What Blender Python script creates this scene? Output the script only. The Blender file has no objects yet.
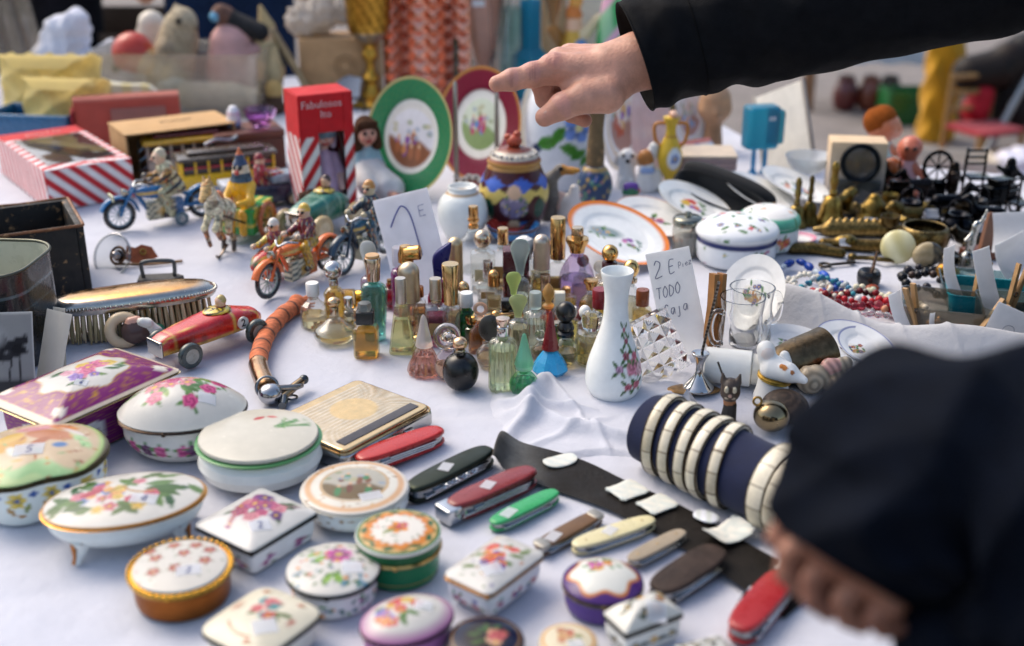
import bpy, math, random
import numpy as np
from mathutils import Vector, Matrix, Euler
R = math.radians
PI = math.pi
S = bpy.context.scene
C = S.collection
TOP = 0.75                    # height of the table top
CAM_H = 0.64                  # camera above the table top
F = 1200.0                    # focal length in pixels
TH = R(22.5)                  # camera pitch
FWD = np.array([0, math.cos(TH), -math.sin(TH)])
UPV = np.array([0, math.sin(TH), math.cos(TH)])
RGT = np.array([1.0, 0, 0])
CAM = np.array([0, 0, TOP + CAM_H])

def lin(c):
    if isinstance(c, str):
        h = c.lstrip('#')
        v = np.array([int(h[i:i+2], 16) / 255 for i in (0, 2, 4)])
        return np.where(v <= .04045, v / 12.92, ((v + .055) / 1.055) ** 2.4)
    return np.array(c[:3], float)

def ground(px, py, z=0.0):
    """place on the table (or z above it) seen at a pixel: location, metres per pixel, elevation angle"""
    d = RGT * (px - 512) / F + UPV * (323 - py) / F + FWD
    t = (TOP + z - CAM[2]) / d[2]
    p = CAM + d * t
    return p, t / F, TH + math.atan((py - 323) / F)

def mid(px, py, depth):
    return CAM + depth * (RGT * (px - 512) / F + UPV * (323 - py) / F + FWD)

# ------------------------------------------------------------------ materials
MATS = {}
def mat(kind):
    if kind in MATS: return MATS[kind]
    m = bpy.data.materials.new(kind); m.use_nodes = True
    nt = m.node_tree; N = nt.nodes; L = nt.links
    b = N['Principled BSDF']
    at = N.new('ShaderNodeAttribute'); at.attribute_name = 'Col'
    tc = N.new('ShaderNodeTexCoord')
    def noise(scale, detail=4, rough=.6):
        n = N.new('ShaderNodeTexNoise'); n.inputs['Scale'].default_value = scale
        n.inputs['Detail'].default_value = detail; n.inputs['Roughness'].default_value = rough
        L.new(tc.outputs['Object'], n.inputs['Vector']); return n
    def vary(scale, lo, hi, src=None, detail=5):
        n = noise(scale, detail)
        mr = N.new('ShaderNodeMapRange'); mr.inputs['From Min'].default_value = .3; mr.inputs['From Max'].default_value = .7
        mr.inputs['To Min'].default_value = lo; mr.inputs['To Max'].default_value = hi
        L.new(n.outputs['Fac'], mr.inputs['Value'])
        mx = N.new('ShaderNodeMix'); mx.data_type = 'RGBA'; mx.blend_type = 'MULTIPLY'; mx.inputs['Factor'].default_value = 1
        L.new(src or at.outputs['Color'], mx.inputs['A']); L.new(mr.outputs['Result'], mx.inputs['B'])
        return mx.outputs['Result']
    def rough(scale, lo, hi):
        n = noise(scale, 5)
        mr = N.new('ShaderNodeMapRange'); mr.inputs['From Min'].default_value = .3; mr.inputs['From Max'].default_value = .7
        mr.inputs['To Min'].default_value = lo; mr.inputs['To Max'].default_value = hi
        L.new(n.outputs['Fac'], mr.inputs['Value']); L.new(mr.outputs['Result'], b.inputs['Roughness'])
    def bump(scale, dist, strength=.5, detail=4):
        n = noise(scale, detail)
        bp = N.new('ShaderNodeBump'); bp.inputs['Strength'].default_value = strength; bp.inputs['Distance'].default_value = dist
        L.new(n.outputs['Fac'], bp.inputs['Height']); L.new(bp.outputs['Normal'], b.inputs['Normal'])
    def col(o): L.new(o, b.inputs['Base Color'])
    def st(**k):
        for a, v in k.items(): b.inputs[a.replace('_', ' ')].default_value = v
    if kind == 'glaze':
        col(vary(60, .93, 1.03)); rough(45, .14, .3); st(IOR=1.36); bump(90, .0006, .25)
    elif kind == 'tin':
        col(vary(110, .78, 1.08)); rough(80, .16, .38); st(IOR=1.55, Coat_Weight=.25); bump(160, .0005, .3)
    elif kind == 'matte':
        col(vary(50, .82, 1.08)); rough(40, .7, .95); bump(220, .0008, .5)
    elif kind == 'paper':
        cv = vary(30, .93, 1.03); col(cv); rough(30, .75, .95); bump(90, .0012, .5, 6)
        tl = N.new('ShaderNodeBsdfTranslucent'); L.new(cv, tl.inputs['Color']); mxs = N.new('ShaderNodeMixShader'); mxs.inputs['Fac'].default_value = .48
        L.new(b.outputs[0], mxs.inputs[1]); L.new(tl.outputs[0], mxs.inputs[2]); L.new(mxs.outputs[0], N['Material Output'].inputs['Surface'])
    elif kind == 'card':
        col(vary(35, .85, 1.07)); rough(40, .7, .9); bump(120, .0008, .4)
    elif kind == 'wood':
        col(vary(30, .7, 1.15)); rough(30, .35, .7); bump(130, .001, .5)
    elif kind == 'worn':
        w = vary(40, .6, 1.2)
        n = noise(55, 8, .75); rp = N.new('ShaderNodeValToRGB'); rp.color_ramp.elements[0].position = .58; rp.color_ramp.elements[1].position = .63
        L.new(n.outputs['Fac'], rp.inputs['Fac'])
        mx = N.new('ShaderNodeMix'); mx.data_type = 'RGBA'; L.new(rp.outputs['Color'], mx.inputs['Factor']); L.new(w, mx.inputs['A'])
        mx.inputs['B'].default_value = (.34, .19, .08, 1); col(mx.outputs['Result']); rough(50, .4, .75); bump(120, .001, .5)
    elif kind == 'leather':
        col(vary(45, .6, 1.3)); rough(60, .4, .7); st(IOR=1.3); bump(240, .0012, .6)
    elif kind == 'cloth':
        col(vary(9, .9, 1.03)); st(Roughness=.9, Sheen_Weight=.15); bump(26, .006, .6, 8)
    elif kind == 'jacket':
        col(vary(60, .7, 1.2)); rough(50, .75, .9); st(IOR=1.22); bump(420, .0006, .5, 3)
    elif kind == 'wool':
        col(vary(70, .7, 1.25)); st(Roughness=.95, IOR=1.2); bump(260, .002, .7)
    elif kind == 'velvet':
        col(vary(40, .8, 1.2)); st(Roughness=.9, Sheen_Weight=.12, Sheen_Roughness=.35); bump(300, .0008, .5)
    elif kind == 'metal':
        col(vary(70, .82, 1.05)); rough(90, .1, .3); st(Metallic=1.0); bump(70, .0004, .3)
    elif kind == 'brass':
        col(vary(90, .45, 1.15)); rough(70, .22, .5); st(Metallic=1.0); bump(150, .0012, .6)
    elif kind == 'satin':
        col(vary(80, .85, 1.05)); rough(60, .32, .45); st(Metallic=1.0)
    elif kind == 'chrome':
        col(vary(40, .94, 1.02)); st(Metallic=1.0, Roughness=.06)
    elif kind == 'plastic':
        col(vary(60, .93, 1.04)); rough(60, .2, .38)
    elif kind == 'glass':
        col(vary(50, .97, 1.0)); st(Transmission_Weight=1.0, Roughness=.02, IOR=1.42)
    elif kind == 'frost':
        col(vary(50, .95, 1.0)); st(Transmission_Weight=.75, Roughness=.38, IOR=1.4)
    elif kind == 'liquid':
        col(vary(40, .95, 1.02)); st(Transmission_Weight=.94, Roughness=.03, IOR=1.28)
    elif kind in ('thin', 'bin', 'flask'):
        tr = N.new('ShaderNodeBsdfTransparent'); gl = N.new('ShaderNodeBsdfGlossy'); gl.inputs['Roughness'].default_value = .05 if kind != 'bin' else .18
        df = N.new('ShaderNodeBsdfTranslucent'); L.new(at.outputs['Color'], df.inputs['Color'])
        L.new(vary(40, .93, 1.0), tr.inputs['Color'])
        lw = N.new('ShaderNodeLayerWeight'); lw.inputs['Blend'].default_value = {'thin': .3, 'bin': .12, 'flask': .3}[kind]
        mr = N.new('ShaderNodeMapRange'); mr.inputs['To Min'].default_value = .05 if kind != 'flask' else .025; mr.inputs['To Max'].default_value = .7 if kind != 'flask' else .5
        L.new(lw.outputs['Facing'], mr.inputs['Value'])
        m1 = N.new('ShaderNodeMixShader'); m1.inputs['Fac'].default_value = {'thin': .04, 'bin': .1, 'flask': .05}[kind]
        L.new(tr.outputs[0], m1.inputs[1]); L.new(df.outputs[0], m1.inputs[2])
        m2 = N.new('ShaderNodeMixShader'); L.new(mr.outputs['Result'], m2.inputs['Fac'])
        L.new(m1.outputs[0], m2.inputs[1]); L.new(gl.outputs[0], m2.inputs[2])
        L.new(m2.outputs[0], N['Material Output'].inputs['Surface'])
    elif kind == 'skin':
        col(vary(55, .8, 1.12)); rough(120, .38, .58); st(Subsurface_Weight=.12, Subsurface_Scale=.006)
        b.inputs['Subsurface Radius'].default_value = (1, .35, .2); bump(300, .0016, .6, 5)
    elif kind == 'asphalt':
        col(vary(6, .8, 1.15)); st(Roughness=.9); bump(300, .004, .6)
    else: raise ValueError(kind)
    MATS[kind] = m
    return m

# ------------------------------------------------------------------ shapes: each returns (vertices, faces)
def ringmesh(rings, close0=False, close1=False, loop=True):
    V = np.concatenate(rings); n = len(rings[0]); Fc = []
    k = n if loop else n - 1
    for i in range(len(rings) - 1):
        a, b = i * n, (i + 1) * n
        for j in range(k):
            j2 = (j + 1) % n
            Fc.append((a + j, a + j2, b + j2, b + j))
    V = list(V)
    if close0:
        V.append(np.mean(rings[0], 0)); c = len(V) - 1
        Fc += [(c, (j + 1) % n, j) for j in range(n)]
    if close1:
        V.append(np.mean(rings[-1], 0)); c = len(V) - 1; o = (len(rings) - 1) * n
        Fc += [(c, o + j, o + (j + 1) % n) for j in range(n)]
    return np.array(V), Fc

def o_circ(n=40, sx=1, sy=1, ph=0):
    a = np.arange(n) / n * 2 * PI + ph
    return np.stack([np.cos(a) * sx, np.sin(a) * sy], 1)
def o_super(n=64, sx=1, sy=1, e=4):
    a = np.arange(n) / n * 2 * PI; c, s = np.cos(a), np.sin(a)
    return np.stack([np.sign(c) * abs(c) ** (2 / e) * sx, np.sign(s) * abs(s) ** (2 / e) * sy], 1)
def o_fn(fn, n=96, sx=1, sy=1):
    a = np.arange(n) / n * 2 * PI; r = fn(a)
    return np.stack([np.cos(a) * r * sx, np.sin(a) * r * sy], 1)
def o_rect(hx, hy, r, k=4, dens=1):
    pts = []
    for cx, cy, a0 in ((hx - r, hy - r, 0), (-hx + r, hy - r, 90), (-hx + r, -hy + r, 180), (hx - r, -hy + r, 270)):
        for i in range(k + 1):
            a = R(a0 + 90 * i / k); pts.append((cx + r * math.cos(a), cy + r * math.sin(a)))
    if dens > 1:
        out = []
        for i in range(len(pts)):
            p, q = np.array(pts[i]), np.array(pts[(i + 1) % len(pts)])
            m = dens if i % (k + 1) == k else 1
            for t in range(m): out.append(p + (q - p) * t / m)
        pts = out
    return np.array(pts)

def solid(outline, prof, caps=True):
    """outline scaled by s and lifted to z for each (s, z) of the profile"""
    rings = [np.column_stack([outline * max(s, 1e-4), np.full(len(outline), z)]) for s, z in prof]
    return ringmesh(rings, caps and prof[0][0] > 1e-3, caps and prof[-1][0] > 1e-3)
def lathe(prof, n=32, sx=1, sy=1, caps=True, ph=0):
    return solid(o_circ(n, sx, sy, ph), prof, caps)
def dense(prof, step):
    out = [prof[0]]
    for p, q in zip(prof, prof[1:]):
        m = max(1, int(math.hypot(q[0] - p[0], q[1] - p[1]) / step))
        out += [(p[0] + (q[0] - p[0]) * t / m, p[1] + (q[1] - p[1]) * t / m) for t in range(1, m + 1)]
    return out
def smooth(prof, it=2):
    """corner cutting of a profile, ends kept"""
    for _ in range(it):
        o = [prof[0]]
        for p, q in zip(prof, prof[1:]):
            o += [(p[0] * .75 + q[0] * .25, p[1] * .75 + q[1] * .25), (p[0] * .25 + q[0] * .75, p[1] * .25 + q[1] * .75)]
        o.append(prof[-1]); prof = o
    return prof
def box(hx, hy, h, r=1, b=.6, k=3, dens=1, step=0):
    """rounded box standing on z=0, half sizes hx hy, height h"""
    r = min(r, hx * .98, hy * .98); b = min(b, r * .9, h * .45, hx * .5, hy * .5)
    out = []
    for i in range(k + 1):
        a = PI / 2 * i / k; out.append((b * (1 - math.sin(a)), b * (1 - math.cos(a))))
    zs = [(i_, z_) for i_, z_ in out] + [(i_, h - z_) for i_, z_ in reversed(out)]
    if step: zs = zs[:k + 1] + [(0, z) for z in np.linspace(b, h - b, max(2, int((h - 2 * b) / step)) + 1)[1:-1]] + zs[k + 1:]
    rings = []
    for ins, z in zs:
        o = o_rect(hx - ins, hy - ins, max(r - ins, .02), 3, dens)
        rings.append(np.column_stack([o, np.full(len(o), z)]))
    V, Fc = ringmesh(rings, True, False)
    if step:   # dense flat top for painting
        o = rings[-1]; c = np.array([0, 0, h]); m = max(2, int(min(hx, hy) / step)); rr = [c + (o - c) * (1 - t / m) for t in range(0, m)]
        V2, F2 = ringmesh(rr, False, True)
        V2 = np.asarray(V2); F2 = [tuple(i + len(V) for i in f) for f in F2]
        return np.vstack([V, V2]), Fc + F2
    n = len(rings[-1]); o = (len(rings) - 1) * n
    return V, Fc + [tuple(range(o, o + n))]
def tube(path, r, n=10, caps=True, up=(0, 0, 1), flat=1.0):
    P = np.array(path, float); m = len(P)
    r = np.full(m, r, float) if np.isscalar(r) else np.array(r, float)
    T = np.gradient(P, axis=0); T /= np.linalg.norm(T, axis=1)[:, None] + 1e-12
    u = np.cross(T[0], up)
    if np.linalg.norm(u) < 1e-3: u = np.cross(T[0], (1, 0, 0.1))
    u /= np.linalg.norm(u); rings = []
    a = np.arange(n) / n * 2 * PI
    for i in range(m):
        u = u - T[i] * np.dot(u, T[i]); u /= np.linalg.norm(u); w = np.cross(T[i], u)
        rings.append(P[i] + r[i] * (np.cos(a)[:, None] * u + np.sin(a)[:, None] * w * flat))
    return ringmesh(rings, caps, caps)
def spline(pts, n=24, closed=False):
    P = np.array(pts, float); m = len(P); out = []
    segs = m if closed else m - 1
    for i in range(segs):
        if closed: p0, p1, p2, p3 = P[(i - 1) % m], P[i], P[(i + 1) % m], P[(i + 2) % m]
        else: p0, p1, p2, p3 = P[max(i - 1, 0)], P[i], P[i + 1], P[min(i + 2, m - 1)]
        for t in np.arange(0, 1, 1 / max(1, n // segs)):
            out.append(.5 * (2 * p1 + (p2 - p0) * t + (2 * p0 - 5 * p1 + 4 * p2 - p3) * t * t + (3 * p1 - p0 - 3 * p2 + p3) * t ** 3))
    if not closed: out.append(P[-1])
    return np.array(out)
def ell(rx, ry, rz, n=20, m=12):
    pr = [(math.sin(PI * i / m), -math.cos(PI * i / m) * rz) for i in range(m + 1)]
    return solid(o_circ(n, rx, ry), pr, False)
def grid(fn, nu, nv):
    u, v = np.meshgrid(np.linspace(0, 1, nu), np.linspace(0, 1, nv)); V = fn(u.ravel(), v.ravel())
    Fc = [(j * nu + i, j * nu + i + 1, (j + 1) * nu + i + 1, (j + 1) * nu + i) for j in range(nv - 1) for i in range(nu - 1)]
    return np.asarray(V), Fc
def slab(pts, h):
    """flat polygon plate standing on z=0, thickness h"""
    n = len(pts); V = [(x, y, 0) for x, y in pts] + [(x, y, h) for x, y in pts]
    return np.array(V, float), [tuple(range(n))[::-1], tuple(range(n, 2 * n))] + [(i, (i + 1) % n, n + (i + 1) % n, n + i) for i in range(n)]
def torus(Rr, r, n=32, m=8):
    a = np.arange(n) / n * 2 * PI
    rings = [np.stack([np.cos(a) * (Rr + r * math.cos(t)), np.sin(a) * (Rr + r * math.cos(t)), np.full(n, r * math.sin(t))], 1) for t in np.arange(m + 1) / m * 2 * PI]
    return ringmesh(rings)
def merge(*sh):
    V, Fc, o = [], [], 0
    for v, f in sh:
        V.append(np.asarray(v, float)); Fc += [tuple(i + o for i in q) for q in f]; o += len(v)
    return np.vstack(V), Fc
def mv(sh, loc=(0, 0, 0), rot=(0, 0, 0), sc=1):
    V, Fc = sh; V = np.asarray(V, float) * sc
    M = np.array(Euler([R(a) for a in rot]).to_matrix())
    return V @ M.T + np.array(loc, float), Fc
def text_shape(txt, size, depth=.2):
    cu = bpy.data.curves.new('lettering', 'FONT'); cu.body = txt; cu.size = size; cu.extrude = depth; cu.align_x = 'CENTER'; cu.align_y = 'CENTER'; cu.resolution_u = 2
    o = bpy.data.objects.new('lettering', cu); me = bpy.data.meshes.new_from_object(o)
    V = np.array([v.co[:] for v in me.vertices]); Fc = [tuple(p.vertices) for p in me.polygons]
    bpy.data.objects.remove(o); bpy.data.curves.remove(cu); bpy.data.meshes.remove(me)
    return V, Fc

# signed distance figures: prims are (a, b, ra, rb, colour) round cones; one continuous surface, coloured by the nearest prim
def figure(prims, res, k=None, sharp=False):
    k = k or res * 1.5
    A = np.array([p[0] for p in prims], float); B = np.array([p[1] for p in prims], float)
    ra = np.array([p[2] for p in prims], float); rb = np.array([p[3] for p in prims], float)
    mr = np.maximum(ra, rb)[:, None]
    lo = np.minimum((A - mr).min(0), (B - mr).min(0)) - 3 * res - k; hi = np.maximum((A + mr).max(0), (B + mr).max(0)) + 3 * res + k
    n = np.ceil((hi - lo) / res).astype(int) + 1
    ax = [lo[i] + res * np.arange(n[i]) for i in range(3)]
    X, Y, Z = np.meshgrid(*ax, indexing='ij')
    acc = np.zeros(X.shape)
    def dist(i, x, y, z):
        d = B[i] - A[i]; L2 = d @ d + 1e-12
        t = np.clip(((x - A[i, 0]) * d[0] + (y - A[i, 1]) * d[1] + (z - A[i, 2]) * d[2]) / L2, 0, 1)
        return np.sqrt((x - A[i, 0] - t * d[0]) ** 2 + (y - A[i, 1] - t * d[1]) ** 2 + (z - A[i, 2] - t * d[2]) ** 2) - (ra[i] + t * (rb[i] - ra[i]))
    for i in range(len(prims)):
        acc += np.exp(np.clip(-dist(i, X, Y, Z) / k, -60, 60))
    D = -k * np.log(acc + 1e-30)
    ins = D < 0
    c = np.zeros(np.array(ins.shape) - 1, int)
    sl = lambda o, m: slice(o, m - 1 + o)
    for dx in (0, 1):
        for dy in (0, 1):
            for dz in (0, 1): c += ins[sl(dx, n[0]), sl(dy, n[1]), sl(dz, n[2])]
    act = (c > 0) & (c < 8)
    idx = -np.ones(act.shape, int); I = np.argwhere(act); idx[act] = np.arange(len(I))
    acc_p = np.zeros((len(I), 3)); cnt = np.zeros(len(I))
    for axis in range(3):
        for o1 in (0, 1):
            for o2 in (0, 1):
                off = [0, 0, 0]; others = [q for q in range(3) if q != axis]
                off[others[0]], off[others[1]] = o1, o2
                p0 = I + off; p1 = p0.copy(); p1[:, axis] += 1
                d0 = D[p0[:, 0], p0[:, 1], p0[:, 2]]; d1 = D[p1[:, 0], p1[:, 1], p1[:, 2]]
                cr = (d0 < 0) != (d1 < 0)
                t = np.where(cr, d0 / np.where(cr, d0 - d1, 1), 0)
                pos = p0.astype(float); pos[:, axis] += t
                acc_p[cr] += pos[cr]; cnt[cr] += 1
    V = lo + res * acc_p / np.maximum(cnt, 1)[:, None]
    Fc = []
    for axis in range(3):
        a1, a2 = [(1, 2), (2, 0), (0, 1)][axis]
        s0 = [slice(None)] * 3; s1 = [slice(None)] * 3; s0[axis] = slice(0, -1); s1[axis] = slice(1, None)
        e = ins[tuple(s0)] != ins[tuple(s1)]; E = np.argwhere(e)
        inn = ins[tuple(s0)][e]
        ok = (E[:, a1] > 0) & (E[:, a2] > 0) & (E[:, a1] < n[a1] - 1) & (E[:, a2] < n[a2] - 1)
        E, inn = E[ok], inn[ok]
        q = []
        for u, w in ((-1, -1), (0, -1), (0, 0), (-1, 0)):
            t = E.copy(); t[:, a1] += u; t[:, a2] += w; q.append(idx[t[:, 0], t[:, 1], t[:, 2]])
        q = np.stack(q, 1); q[~inn] = q[~inn][:, ::-1]
        Fc += [tuple(r) for r in q.tolist()]
    ds = np.stack([dist(i, V[:, 0], V[:, 1], V[:, 2]) for i in range(len(prims))], 0)
    near = ds.argmin(0)
    cols = np.array([lin(p[4]) for p in prims])[near]
    return (V, Fc), cols

# ------------------------------------------------------------------ mesh builder and things
class G:
    def __init__(s): s.V, s.F, s.C, s.M, s.S, s.mats, s.n = [], [], [], [], [], [], 0
    def add(s, sh, m, c, loc=(0, 0, 0), rot=(0, 0, 0), sc=1, flat=False):
        V = np.asarray(sh[0], float)
        if callable(c): cc = c(V)
        else:
            cc = np.asarray(c, float) if not isinstance(c, str) and np.ndim(c) == 2 else np.tile(lin(c), (len(V), 1))
        if m in ('glass', 'liquid', 'frost', 'flask'): cc = np.clip(cc, 0, 1) ** {'glass': .42, 'liquid': .5, 'frost': .7, 'flask': .5}[m]
        V, Fc = mv((V, sh[1]), loc, rot, sc)
        if m not in s.mats: s.mats.append(m)
        k = s.mats.index(m)
        s.V.append(V); s.C.append(cc); s.F += [tuple(i + s.n for i in q) for q in Fc]; s.M += [k] * len(Fc); s.S += [not flat] * len(Fc); s.n += len(V)
        return s
    def mesh(s, name, u):
        me = bpy.data.meshes.new(name)
        V = np.concatenate(s.V) * u
        me.from_pydata(V.tolist(), [], s.F); me.update()
        for m in s.mats: me.materials.append(mat(m))
        me.polygons.foreach_set('material_index', s.M); me.polygons.foreach_set('use_smooth', s.S)
        a = me.color_attributes.new('Col', 'FLOAT_COLOR', 'POINT')
        cc = np.concatenate(s.C); a.data.foreach_set('color', np.column_stack([cc, np.ones(len(cc))]).astype(np.float32).ravel())
        me.validate()
        if any(s.S) : me.set_sharp_from_angle(angle=R(48))
        return me

LABELS = {}
def tag(o, label, cat, group=None, kind=None):
    o['label'] = label; o['category'] = cat
    if group: o['group'] = group
    if kind: o['kind'] = kind

class Thing:
    """an Empty on the table at a pixel, whose parts are modelled in pixels of that depth"""
    def __init__(s, name, label, cat, px, py, rz=0, group=None, z=0, depth=None, rot=None, cam=False):
        if depth: s.p = mid(px, py, depth); s.u = depth / F
        else: s.p, s.u, s.ang = ground(px, py, z)
        s.name, s.label, s.cat, s.group = name, label, cat, group
        s.eul = Euler([R(a) for a in (rot or (0, 0, rz))]); s.root = None
        if cam: s.eul = Matrix(np.stack([RGT, UPV, -FWD], 1).tolist()).to_euler()
    def _empty(s):
        o = bpy.data.objects.new(s.name, None); o.empty_display_size = .02; C.objects.link(o)
        o.location = s.p; o.rotation_euler = s.eul; tag(o, s.label, s.cat, s.group); s.root = o
    def part(s, name, g, parent=None, label=None):
        if s.root is None: s._empty()
        o = bpy.data.objects.new(name, g.mesh(name, s.u)); C.objects.link(o); o.parent = parent or s.root
        if label: o['label'] = label
        return o
    def one(s, g):
        o = bpy.data.objects.new(s.name, g.mesh(s.name, s.u)); C.objects.link(o)
        o.location = s.p; o.rotation_euler = s.eul; tag(o, s.label, s.cat, s.group); s.root = o
        return o
def g1(sh, m, c, **k): return G().add(sh, m, c, **k)

# ------------------------------------------------------------------ painting on vertices
class Art:
    def __init__(s, V, base, side=0):
        if side:
            a = np.arctan2(V[:, 0], -V[:, 1]); s.x = a * side; s.y = V[:, 2]
        else: s.x, s.y = V[:, 0], V[:, 1]
        s.z = V[:, 2]; s.V = V
        s.c = np.tile(lin(base), (len(V), 1))
    def mix(s, m, col):
        m = np.clip(m, 0, 1)[:, None]; s.c = s.c * (1 - m) + lin(col) * m; return s
    def dims(s, cx, cy, rx, ry, ang):
        ca, sa = math.cos(R(ang)), math.sin(R(ang)); dx, dy = s.x - cx, s.y - cy
        return (dx * ca + dy * sa) / rx, (-dx * sa + dy * ca) / ry
    def disc(s, cx, cy, rx, col, ry=None, ang=0, w=.9):
        ry = ry or rx; u, v = s.dims(cx, cy, rx, ry, ang); d = (1 - np.hypot(u, v)) * min(rx, ry)
        return s.mix(d / w + .5, col)
    def rect(s, cx, cy, hx, hy, col, ang=0, w=.8):
        u, v = s.dims(cx, cy, 1, 1, ang); d = np.minimum(hx - abs(u), hy - abs(v)); return s.mix(d / w + .5, col)
    def leaf(s, cx, cy, l, ang, col, wid=.36):
        u, v = s.dims(cx, cy, l, l * wid, ang); d = (1 - u * u - abs(v)) * l * wid; s.mix(d + .5, col)
        return s.mix(np.where(abs(v) < .18, .5, 0) * (abs(u) < .85), tuple(lin(col) * .55))
    def flower(s, cx, cy, r, col, cc='#e8c040', n=5, ph=0):
        u, v = s.x - cx, s.y - cy; d = np.hypot(u, v); a = np.arctan2(v, u) + ph
        pet = abs(np.cos(a * n / 2)); rr = r * (.62 + .38 * pet)
        s.mix((rr - d) + .5, tuple(lin(col) * 1.0))
        s.mix(((rr - d) + .5) * (1 - pet) ** 2 * .9, tuple(lin(col) * .45))
        s.mix(np.clip((rr - d) + .5, 0, 1) * np.clip(d / r, 0, 1) * .35, tuple(np.minimum(lin(col) * 1.6 + .1, 1)))
        return s.mix(r * .26 - d + .5, cc)
    def rose(s, cx, cy, r, col):
        u, v = s.x - cx, s.y - cy; d = np.hypot(u, v); a = np.arctan2(v, u)
        m = np.clip(r * (1 + .1 * np.cos(5 * a + cx)) - d + .5, 0, 1)
        sp = .5 + .5 * np.sin(d / r * 10 + a * 2 + cx)
        s.mix(m, col); s.mix(m * sp * .55, tuple(np.minimum(lin(col) * 1.7 + .12, 1)))
        return s.mix(m * (1 - sp) * np.clip(1.1 - d / r, 0, 1) * .8, tuple(lin(col) * .4))
    def stem(s, x0, y0, x1, y1, col, w=.5, bend=0):
        for t in np.linspace(0, 1, 24):
            px_ = x0 + (x1 - x0) * t - (y1 - y0) * bend * 4 * t * (1 - t); py_ = y0 + (y1 - y0) * t + (x1 - x0) * bend * 4 * t * (1 - t)
            s.mix((w - np.hypot(s.x - px_, s.y - py_)) / .7 + .5, col)
        return s
    def ring(s, r0, r1, col, rx=1, ry=1, w=.8):
        d = np.hypot(s.x / rx, s.y / ry); return s.mix(np.minimum(d - r0, r1 - d) / w + .5, col)
    def band(s, q, lo, hi, col, w=.8): return s.mix(np.minimum(q - lo, hi - q) / w + .5, col)
    def posy(s, cx, cy, rx, ry, cols, seed, n=6, fr=.32, green=('#3f6b34', '#6d8f4a'), nl=9):
        rd = random.Random(seed)
        for _ in range(nl):
            a = rd.uniform(0, 2 * PI); k = rd.uniform(.55, 1.12)
            s.leaf(cx + rx * k * math.cos(a), cy + ry * k * math.sin(a), min(rx, ry) * rd.uniform(.28, .48), math.degrees(a) + rd.uniform(-50, 50), rd.choice(green))
        for i in range(n):
            a = rd.uniform(0, 2 * PI); k = rd.uniform(.05, .75) ** .8; r = min(rx, ry) * fr * rd.uniform(.7, 1.2)
            x, y = cx + rx * k * math.cos(a), cy + ry * k * math.sin(a)
            (s.rose if rd.random() < .5 else s.flower)(x, y, r, cols[i % len(cols)])
        return s
    def sprinkle(s, x0, x1, y0, y1, cols, seed, n=20, r=1.5, green=('#4d7a42',)):
        rd = random.Random(seed)
        for i in range(n):
            x, y = rd.uniform(x0, x1), rd.uniform(y0, y1)
            if rd.random() < .45: s.leaf(x, y, r * 1.5, rd.uniform(0, 180), rd.choice(green))
            else: s.flower(x, y, r * rd.uniform(.7, 1.3), rd.choice(cols))
        return s
    def scene(s, cx, cy, rx, ry, seed, sky='#cfd6dd', land='#7f8f58', figs=('#a05a48', '#6a5a9a', '#d8b28a', '#c8a060')):
        rd = random.Random(seed); u, v = (s.x - cx) / rx, (s.y - cy) / ry; m = np.clip((1 - np.hypot(u, v)) * min(rx, ry) + .5, 0, 1)
        s.mix(m, sky); s.mix(m * np.clip((-v - .05 + .12 * np.sin(u * 5)) * 6, 0, 1), land)
        for i in range(9):
            x, y = rd.uniform(-.6, .6), rd.uniform(-.55, .35); h = rd.uniform(.16, .34)
            s.mix(m * np.clip((1 - np.hypot((u - x) / .13, (v - y) / h)) * 3, 0, 1), rd.choice(figs))
            s.mix(m * np.clip((1 - np.hypot((u - x) / .07, (v - y - h) / .09)) * 3, 0, 1), '#d9b290')
        for i in range(10): s.mix(m * np.clip((1 - np.hypot((u - rd.uniform(-.9, .9)) / .16, (v - rd.uniform(.0, .7)) / .12)) * 2, 0, 1) * .7, rd.choice(['#8f9a6a', '#b8b48a', '#9aa8b8']))
        return s

# handwriting strokes
STROKE = {
 '1': [[(.25, .7), (.6, 1), (.55, 0)]], '2': [[(.05, .8), (.3, 1), (.7, .85), (.6, .55), (.05, .02), (.85, .06)]], '3': [[(.1, .9), (.6, 1), (.65, .7), (.3, .52), (.7, .4), (.6, .05), (.1, .05)]],
 '4': [[(.6, 0), (.6, 1), (.05, .35), (.9, .35)]], '5': [[(.8, 1), (.2, 1), (.15, .55), (.7, .5), (.65, .05), (.1, .05)]], '6': [[(.7, 1), (.2, .5), (.2, .1), (.6, .02), (.75, .3), (.25, .4)]],
 '8': [[(.5, .5), (.2, .75), (.5, 1), (.75, .75), (.2, .25), (.5, 0), (.8, .25), (.5, .5)]],
 'E': [[(.8, 1), (.15, .95), (.1, 0), (.8, .02)], [(.12, .5), (.65, .52)]], 'T': [[(0, 1), (.95, .95)], [(.5, 1), (.42, 0)]], 'O': [[(.5, 1), (.1, .6), (.2, .1), (.6, 0), (.9, .5), (.5, 1)]],
 'D': [[(.15, 1), (.1, 0), (.7, .1), (.85, .6), (.15, 1)]], 'C': [[(.85, .85), (.4, 1), (.08, .5), (.3, .02), (.85, .1)]], 'a': [[(.8, .55), (.3, .55), (.15, .2), (.5, .02), (.8, .5), (.85, 0)]],
 'j': [[(.5, .55), (.5, -.3), (.1, -.3)]], 'P': [[(.15, 0), (.15, 1), (.75, .9), (.7, .5), (.15, .45)]], 'i': [[(.4, .55), (.4, 0)]], 'e': [[(.15, .3), (.8, .35), (.5, .58), (.12, .25), (.5, 0), (.85, .1)]],
 'z': [[(.1, .55), (.8, .55), (.1, 0), (.85, .02)]], ' ': [],
}
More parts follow.
